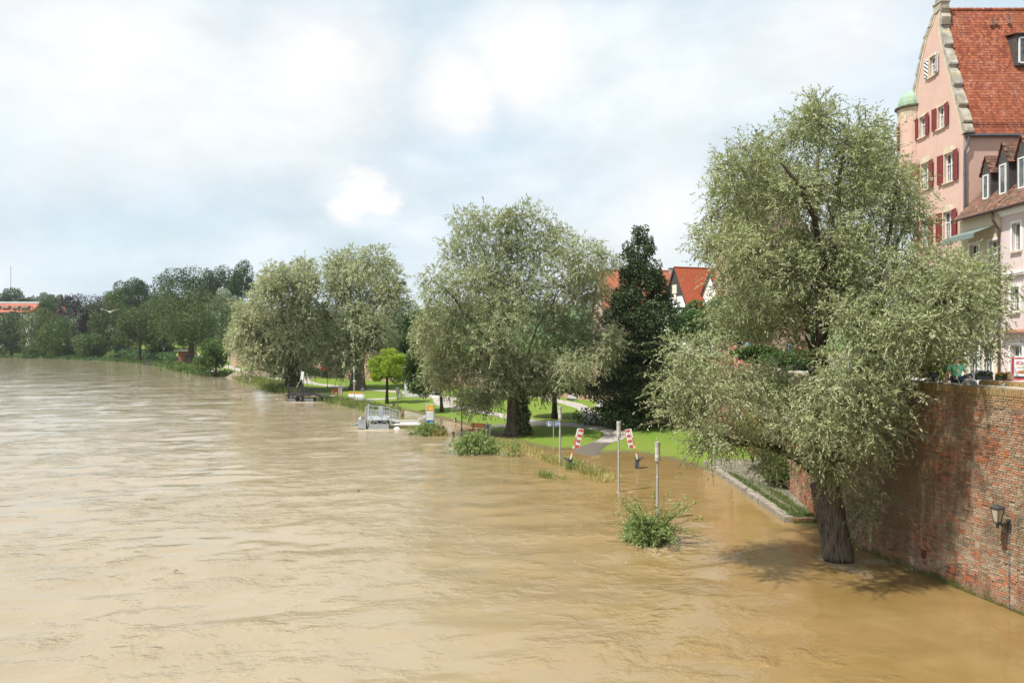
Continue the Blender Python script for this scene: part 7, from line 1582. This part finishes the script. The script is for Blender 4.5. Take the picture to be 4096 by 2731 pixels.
# ---- folded parasols on the terrace
mp_, mt_ = MAT('salmon_canvas', (0.50, 0.20, 0.145), 0.85, 0.12, 3), MAT('teal_canvas', (0.12, 0.22, 0.25), 0.85, 0.12, 3)
def parasol(label, u, vt, Y, mat, group, s=1.0):
    tp = P(u, vt, Y); t = thing('folded_parasol', label, 'parasol', (tp.x, Y, ZS), 0, group); h = tp.z-ZS
    MB().lathe([(0.25, 0), (0.25, 0.06), (0.03, 0.08), (0.03, h)], 10).build('pole', m_steel, t)
    m2 = MB(); n = 12; prof = [(0.03, h), (0.16, h-0.10), (0.22, h-0.32), (0.13, h-0.42), (0.20, h-0.75), (0.23, h-1.35), (0.17, h-1.75), (0.12, h-2.0)]; b0 = 0
    m2.lathe([(r*s, z) for r, z in prof], n); m2.v = [((x*(1.25 if i % 2 else 0.85)), (y*(1.25 if i % 2 else 0.85)), z) for i, (x, y, z) in enumerate(m2.v)]; m2.build('canopy', mat, t)
    MB().lathe([(0.17*s, h-0.50), (0.17*s, h-0.44)], 10).build('strap', m_white, t); MB().lathe([(0.45, 0.0), (0.42, 0.10)], 8).build('base', m_conc, t)
for u, vt in ((2860, 1386), (2882, 1395), (2917, 1382), (2939, 1380), (2972, 1380)): parasol('folded salmon parasol in the row on the wall terrace behind the willow', u, vt, 66, mp_, 'folded salmon parasols')
for u, vt in ((2992, 1369), (3036, 1378), (3075, 1384), (3161, 1370)): parasol('folded teal parasol in the row on the wall terrace behind the willow', u, vt, 64, mt_, 'folded teal parasols', 1.15)
# ---- debris on the water
for u, v, L_, rz, lab in ((1433, 1966, 0.32, 0.9, 'brown branch drifting on the open river'), (706, 2285, 0.14, 0.2, 'small dark piece of driftwood on the river')):
    r_ = np.random.default_rng(int(u)); t = thing('driftwood', lab, 'driftwood', wat(u, v), rz, 'driftwood on the river'); m2 = MB(); limb(m2, (-L_/2, 0, 0.0), (L_/2, 0.02, 0.05), L_*0.09, L_*0.04, r_, 0.08, 6); m2.build('stick', m_bark2, t); m2 = MB(); limb(m2, (0.0, 0, 0.06), (L_*0.3, L_*0.3, L_*0.4), L_*0.05, L_*0.02, r_, 0.05, 5); m2.build('twig', m_bark2, t)
# ---- things on the street: pavement sign, boulders, boxes, planters
sp = P(4088, 1532, 27.6); zS = 7.42
SB = thing('pavement_sign', 'red-framed white advertising board standing on the parapet', 'sign', (sp.x, 27.6, zS), -0.18)
MB().box((0, 0, 0.40), (0.58, 0.07, 0.72)).build('panel', m_white, SB)
m2 = MB()
for q in (-1, 1): m2.box((q*0.30, -0.003, 0.40), (0.035, 0.09, 0.80))
m2.box((0, -0.003, 0.785), (0.565, 0.09, 0.035)); m2.box((0, -0.003, 0.03), (0.565, 0.09, 0.06)); m2.build('frame', MAT('pink_red', (0.62, 0.07, 0.09), 0.5), SB)
for q in (-0.2, 0.2): MB().box((q, 0, 0.815), (0.10, 0.05, 0.04)).build('clip', m_white, SB)
MB().box((0, -0.040, 0.10), (0.53, 0.012, 0.07)).build('footer', MAT('charcoal_print', (0.06, 0.07, 0.08), 0.6), SB)
def word(txt, size, loc, mat, parent, sx=1.0):
    cu = bpy.data.curves.new('lettering', 'FONT'); cu.body = txt; cu.size = size; cu.extrude = 0.002; cu.align_x = 'CENTER'; cu.materials.append(mat)
    o = bpy.data.objects.new('lettering', cu); link(o)
    dg = bpy.context.evaluated_depsgraph_get(); me = bpy.data.meshes.new_from_object(o.evaluated_get(dg)); bpy.data.objects.remove(o); me.materials.clear(); me.materials.append(mat)
    o = bpy.data.objects.new('lettering', me); link(o, parent); o.location = loc; o.rotation_euler = (R(90), 0, 0); o.scale = (sx, 1, 1); return o
mw = MAT('magenta_print', (0.50, 0.06, 0.17), 0.5); word('King', 0.20, (-0.03, -0.045, 0.55), mw, SB); word('Co', 0.09, (0.11, -0.045, 0.47), MAT('amber_print', (0.70, 0.36, 0.04), 0.5), SB)
m2 = MB(); m2.box((-0.02, -0.042, 0.455), (0.34, 0.006, 0.02)); m2.build('yellow_line', MAT('amber_print', (0, 0, 0)), SB)
m2 = MB(); m2.sphere((0, -0.042, 0.28), (0.18, 0.006, 0.05), 12, 6); m2.build('food_print', MAT('orange_print', (0.55, 0.17, 0.06), 0.6, 0.4, 30), SB); m2 = MB(); m2.sphere((0.02, -0.041, 0.325), (0.15, 0.005, 0.03), 12, 6); m2.build('salad_print', MAT('green_print', (0.25, 0.36, 0.12), 0.6, 0.4, 30), SB)
MB().box((-0.30, -0.02, 0.01), (0.55, 0.30, 0.03)).build('base_plate', MAT('pink_red', (0, 0, 0)), SB)
rock('boulder', 'rough grey boulder on the wall top under the advertising board', P(4060, 1547, 25.9)+Vector((0.12, 0.3, 0.02)), (0.36, 0.22, 0.15), MAT('grey_rock', (0.27, 0.255, 0.23), 0.95, 0.45, 9, bmp=1.0, bscale=20, bdist=0.03), 3)
rock('boulder', 'grey boulder at the sloping end of the inner parapet', P(3878, 1530, 27.3)+Vector((0, 0, -0.03)), (0.20, 0.25, 0.18), MAT('grey_rock', (0, 0, 0)), 5)
c = P(4043, 1530, 27.5); t = thing('cardboard_box', 'light wooden box stacked beside the advertising board', 'box', (c.x, c.y, 7.43), 0.3); MB().box((0, 0, 0.10), (0.14, 0.14, 0.20)).build('body', MAT('cardboard', (0.50, 0.35, 0.20), 0.9), t); MB().box((0, 0, 0.207), (0.10, 0.145, 0.012)).build('tape', MAT('kraft_tape', (0.40, 0.25, 0.12), 0.6), t)
def planter(label, c, w, cols_, seed):
    r = np.random.default_rng(seed); t = thing('flower_box', label, 'planter', c, 0.1, 'flower boxes on the parapet'); MB().box((0, 0, 0.07), (w, 0.18, 0.14)).build('trough', m_dark, t)
    cl = [(c[0]+(k-3)*w/7, c[1], c[2]+0.2, w*0.10, 0.1, 0.10) for k in range(7)]
    broad_crown('leaves', cl, 900, 0.05, 0.04, L_green, t, c, r)
    for i, m_ in enumerate(cols_): broad_crown('blossoms', cl[i::len(cols_)], 160, 0.045, 0.045, m_, t, Vector(c)-Vector((0, 0, 0.05)), r)
F_o, F_y, F_v = LEAF('orange_petal', (0.5, 0.10, 0.01), (0.65, 0.18, 0.03), 0.3), LEAF('yellow_petal', (0.55, 0.38, 0.02), (0.7, 0.5, 0.05), 0.3), LEAF('violet_petal', (0.05, 0.04, 0.09), (0.16, 0.14, 0.28), 0.3)
planter('flower box with orange and yellow blossoms beside the advertising board', P(4015, 1526, 27.75)*1.0, 0.55, (F_o, F_y, F_v), 7); planter('dark trough of violet flowers on the inner parapet', P(3935, 1519, 27.9), 0.6, (F_v, F_v), 8)
# ---- people on the wall
def person(name, label, loc, rz, J_, cloth, hair, extra=None):
    t = thing(name, label, 'person', loc, rz)
    return t
m_skin = MAT('skin', (0.48, 0.27, 0.19), 0.55, 0.06, 12); m_hair = MAT('dark_hair', (0.02, 0.016, 0.014), 0.6, 0.2, 30)
def figure(t, j, shirt, trousers, sleeve=0.75, shoes=m_dark, hair=m_hair, glasses=False):
    """one continuous body from a joint dictionary, with clothes grown over it"""
    names = ['pelvis', 'waist', 'chest', 'neck', 'chin', 'head', 'crown', 'shl', 'ell', 'wrl', 'hal', 'shr', 'elr', 'wrr', 'har', 'hpl', 'knl', 'anl', 'tol', 'hpr', 'knr', 'anr', 'tor']
    ix = {n: i for i, n in enumerate(names)}; V = [tuple(j[n]) for n in names]
    E = [('pelvis', 'waist'), ('waist', 'chest'), ('chest', 'neck'), ('neck', 'chin'), ('chin', 'head'), ('head', 'crown'), ('chest', 'shl'), ('shl', 'ell'), ('ell', 'wrl'), ('wrl', 'hal'), ('chest', 'shr'), ('shr', 'elr'), ('elr', 'wrr'), ('wrr', 'har'),
         ('pelvis', 'hpl'), ('hpl', 'knl'), ('knl', 'anl'), ('anl', 'tol'), ('pelvis', 'hpr'), ('hpr', 'knr'), ('knr', 'anr'), ('anr', 'tor')]
    rad = dict(pelvis=0.13, waist=0.125, chest=0.14, neck=0.055, chin=0.065, head=0.09, crown=0.06, shl=0.06, ell=0.04, wrl=0.028, hal=0.03, shr=0.06, elr=0.04, wrr=0.028, har=0.03, hpl=0.085, knl=0.058, anl=0.04, tol=0.035, hpr=0.085, knr=0.058, anr=0.04, tor=0.035)
    skin_fig('body', V, [(ix[a], ix[b]) for a, b in E], [rad[n] for n in names], m_skin, t)
    def mid(a, b, f): return tuple(Vector(j[a]).lerp(Vector(j[b]), f))
    sv = [j['pelvis'], j['waist'], j['chest'], mid('chest', 'neck', 0.55), j['shl'], mid('shl', 'ell', sleeve), j['shr'], mid('shr', 'elr', sleeve)]
    skin_fig('shirt', [tuple(q) for q in sv], [(0, 1), (1, 2), (2, 3), (2, 4), (4, 5), (2, 6), (6, 7)], [0.155, 0.16, 0.17, 0.085, 0.085, 0.068, 0.085, 0.068], shirt, t)
    tv = [j['pelvis'], j['hpl'], j['knl'], mid('knl', 'anl', 0.9), j['hpr'], j['knr'], mid('knr', 'anr', 0.9)]
    skin_fig('trousers', [tuple(q) for q in tv], [(0, 1), (1, 2), (2, 3), (0, 4), (4, 5), (5, 6)], [0.15, 0.105, 0.078, 0.06, 0.105, 0.078, 0.06], trousers, t)
    for s in 'lr': skin_fig('shoe', [j['an'+s], tuple(Vector(j['to'+s])+(Vector(j['to'+s])-Vector(j['an'+s]))*0.2)], [(0, 1)], [0.05, 0.045], shoes, t)
    hc = Vector(j['head']); up = (Vector(j['crown'])-Vector(j['chin'])).normalized(); fw = Vector(j['face']).normalized(); sd = up.cross(fw).normalized(); M_ = Matrix((fw, sd, up)).transposed()
    def put(mb, q, name, mat, **kw): mb.v = [tuple(M_ @ Vector(p_)+q) for p_ in mb.v]; return mb.build(name, mat, t, smooth=True)
    m2 = MB(); m2.sphere((-0.025, 0, 0.035), (0.112, 0.098, 0.10), 14, 8); put(m2, hc, 'hair', hair)
    m2 = MB(); m2.prism([(0.085, -0.016, -0.035), (0.085, 0.016, -0.035), (0.09, 0.006, 0.015), (0.09, -0.006, 0.015)], (0.028, 0, 0)); put(m2, hc, 'nose', m_skin)
    for s in (-1, 1): m2 = MB(); m2.sphere((0, s*0.095, -0.005), (0.02, 0.012, 0.032), 8, 6); put(m2, hc, 'ear', m_skin)
    m2 = MB(); m2.box((0.088, 0, -0.062), (0.012, 0.045, 0.010)); put(m2, hc, 'mouth', MAT('lips', (0.35, 0.12, 0.10), 0.5))
    m2 = MB()
    if glasses: m2.box((0.097, 0.036, 0.012), (0.012, 0.055, 0.032)); m2.box((0.097, -0.036, 0.012), (0.012, 0.055, 0.032)); m2.box((0.099, 0, 0.02), (0.010, 0.03, 0.01)); m2.box((0.05, 0.096, 0.02), (0.11, 0.006, 0.008)); m2.box((0.05, -0.096, 0.02), (0.11, 0.006, 0.008)); put(m2, hc, 'sunglasses', m_black)
    else: m2.sphere((0.088, 0.034, 0.01), (0.008, 0.014, 0.009), 8, 5); m2.sphere((0.088, -0.034, 0.01), (0.008, 0.014, 0.009), 8, 5); put(m2, hc, 'eyes', m_black)
    for s in 'lr':                      # five unequal bent fingers on each hand
        h_ = Vector(j['ha'+s]); d = (h_-Vector(j['wr'+s])).normalized(); pn = Vector((0, 0, 1)); si = d.cross(pn)
        si = si.normalized() if si.length > 0.1 else Vector((1, 0, 0)); V2, E2, R2 = [], [], []
        for k, ln_ in enumerate((0.062, 0.07, 0.066, 0.052)):
            a = h_+si*(k-1.5)*0.019; b0 = len(V2); V2 += [tuple(a), tuple(a+d*ln_*0.55), tuple(a+d*ln_*0.95-pn*0.022)]; E2 += [(b0, b0+1), (b0+1, b0+2)]; R2 += [0.0095, 0.009, 0.007]
        b0 = len(V2); a = h_-d*0.035+si*0.03; V2 += [tuple(a), tuple(a+si*0.03+d*0.025), tuple(a+si*0.035+d*0.055)]; E2 += [(b0, b0+1), (b0+1, b0+2)]; R2 += [0.011, 0.010, 0.008]
        for q in range(5):
            vv = V2[q*3:q*3+3]; skin_fig('finger', vv, [(0, 1), (1, 2)], R2[q*3:q*3+3], m_skin, t, sub=1)
yp = 28.1; px_ = Vector((wx(yp), yp, ZT+0.03))-n1_*0.42
T1 = thing('person', 'person in mint green shirt and sunglasses sitting on the wall, one knee raised', 'person', (px_.x+0.12, px_.y, px_.z), 0)
V_ = Vector
j = dict(pelvis=V_((0, 0, 0.13)), waist=V_((0, 0.02, 0.33)), chest=V_((-0.02, 0.0, 0.55)), neck=V_((-0.02, -0.02, 0.74)), chin=V_((-0.01, -0.05, 0.80)), head=V_((-0.01, -0.05, 0.90)), crown=V_((-0.02, -0.02, 1.0)), face=V_((0.25, -1, -0.28)),
         shl=V_((0.20, 0.0, 0.63)), ell=V_((0.31, -0.03, 0.36)), wrl=V_((0.30, -0.24, 0.27)), hal=V_((0.28, -0.32, 0.26)), shr=V_((-0.23, 0.0, 0.63)), elr=V_((-0.33, 0.08, 0.36)), wrr=V_((-0.32, 0.14, 0.11)), har=V_((-0.32, 0.16, 0.04)),
         hpl=V_((0.11, -0.03, 0.12)), knl=V_((0.36, -0.28, 0.34)), anl=V_((0.34, -0.22, 0.03)), tol=V_((0.36, -0.34, 0.0)), hpr=V_((-0.10, -0.04, 0.11)), knr=V_((0.12, -0.42, 0.12)), anr=V_((0.30, -0.40, -0.28)), tor=V_((0.36, -0.48, -0.31)))
j['anr'] = V_((0.20, -0.12, 0.05)); j['tor'] = V_((0.32, -0.10, 0.03))
figure(T1, j, MAT('mint_shirt', (0.17, 0.44, 0.27), 0.75, 0.1, 6), MAT('navy_denim', (0.018, 0.028, 0.06), 0.85, 0.15, 10), glasses=True)
yp = 29.55; px_ = Vector((wx(yp), yp, ZT+0.03))-n1_*0.5
T2 = thing('person', 'person in dark grey top bending low over the wall beside the willow leaves', 'person', (px_.x+0.15, px_.y+0.15, px_.z-0.1), 0)
j = dict(pelvis=V_((0.30, 0.10, 0.12)), waist=V_((0.24, 0.06, 0.28)), chest=V_((0.06, -0.02, 0.36)), neck=V_((-0.10, -0.06, 0.40)), chin=V_((-0.17, -0.09, 0.38)), head=V_((-0.22, -0.10, 0.43)), crown=V_((-0.26, -0.06, 0.52)), face=V_((-0.9, -0.5, -0.35)),
         shl=V_((0.02, -0.20, 0.34)), ell=V_((-0.14, -0.34, 0.16)), wrl=V_((-0.30, -0.24, 0.08)), hal=V_((-0.38, -0.20, 0.07)), shr=V_((0.02, 0.18, 0.34)), elr=V_((-0.16, 0.28, 0.18)), wrr=V_((-0.32, 0.18, 0.10)), har=V_((-0.40, 0.14, 0.08)),
         hpl=V_((0.30, 0.0, 0.10)), knl=V_((0.02, -0.14, 0.08)), anl=V_((0.38, -0.22, 0.05)), tol=V_((0.50, -0.22, 0.04)), hpr=V_((0.32, 0.20, 0.10)), knr=V_((0.04, 0.32, 0.08)), anr=V_((0.40, 0.36, 0.05)), tor=V_((0.52, 0.36, 0.04)))
figure(T2, j, MAT('charcoal_knit', (0.05, 0.048, 0.055), 0.85, 0.2, 14), MAT('black_trousers', (0.02, 0.02, 0.024), 0.85), hair=MAT('auburn_hair', (0.06, 0.03, 0.02), 0.6))
c = P(3146, 1478, 60.0); T3 = thing('person', 'person in a bright blue shirt on the terrace behind the teal parasols', 'person', (c.x, 60.0, ZS), 0)
z0 = c.z-0.60-ZS+0.25
j = dict(pelvis=V_((0, 0, 0.92)), waist=V_((0, 0, 1.08)), chest=V_((0, 0, 1.30)), neck=V_((0, 0, 1.48)), chin=V_((0, -0.02, 1.55)), head=V_((0, -0.02, 1.64)), crown=V_((0, 0, 1.74)), face=V_((-0.3, -1, 0)), shl=V_((0.19, 0, 1.38)), ell=V_((0.26, 0, 1.10)), wrl=V_((0.25, -0.06, 0.86)), hal=V_((0.25, -0.08, 0.79)), shr=V_((-0.19, 0, 1.38)), elr=V_((-0.26, 0, 1.10)), wrr=V_((-0.25, -0.06, 0.86)), har=V_((-0.25, -0.08, 0.79)),
         hpl=V_((0.10, 0, 0.86)), knl=V_((0.11, -0.02, 0.47)), anl=V_((0.11, 0, 0.08)), tol=V_((0.12, -0.12, 0.03)), hpr=V_((-0.10, 0, 0.86)), knr=V_((-0.11, -0.02, 0.47)), anr=V_((-0.11, 0, 0.08)), tor=V_((-0.12, -0.12, 0.03)))
figure(T3, j, MAT('royal_blue_shirt', (0.03, 0.10, 0.45), 0.8), MAT('black_trousers', (0, 0, 0)))
# ---- undergrowth that closes the foot of the wooded bend
r = np.random.default_rng(611); n = 16000; uu = -120+r.random(n)*820; base_v = np.interp(uu, [-120, 0, 200, 450, 600, 700], [1427, 1427, 1431, 1441, 1450, 1460])
Ys = H*F/(base_v-CY)*(1+0.03+0.10*r.random(n)); X = (uu-CX)/F*Ys; gz = np.maximum(land(X, Ys), 0)
hh = (2.2+3.5*(vnoise(X/9, Ys/9)+0.5))*r.random(n)**0.7; p = np.stack([X, Ys, gz+hh], 1)
v, f = leaf_quads(p, unit(r, n), unit(r, n)+np.array([0, -0.3, 0.7]), 0.75*(0.6+0.8*r.random(n)), 0.6*(0.6+0.8*r.random(n)))
tag(np_mesh('undergrowth', v, f, L_deep, None, {'tone': r.random(n)*0.7}), 'dark undergrowth along the foot of the wooded bend', 'undergrowth', kind='stuff')
# ================================================================ the air
hz = MB(); hz.box((0, 2100, 60), (12600, 6600, 130)); hz = hz.build('haze', bpy.data.materials.new('haze_air'))
hm = hz.data.materials[0]; hm.use_nodes = True; hm.node_tree.nodes.clear(); ho = nd(hm.node_tree, 'ShaderNodeOutputMaterial')
pv = nd(hm.node_tree, 'ShaderNodeVolumePrincipled', {'Color': c4((0.90, 0.94, 1.0)), 'Density': 0.00008, 'Anisotropy': 0.2}); hm.node_tree.links.new(pv.outputs[0], ho.inputs['Volume'])
tag(hz, kind='stuff')
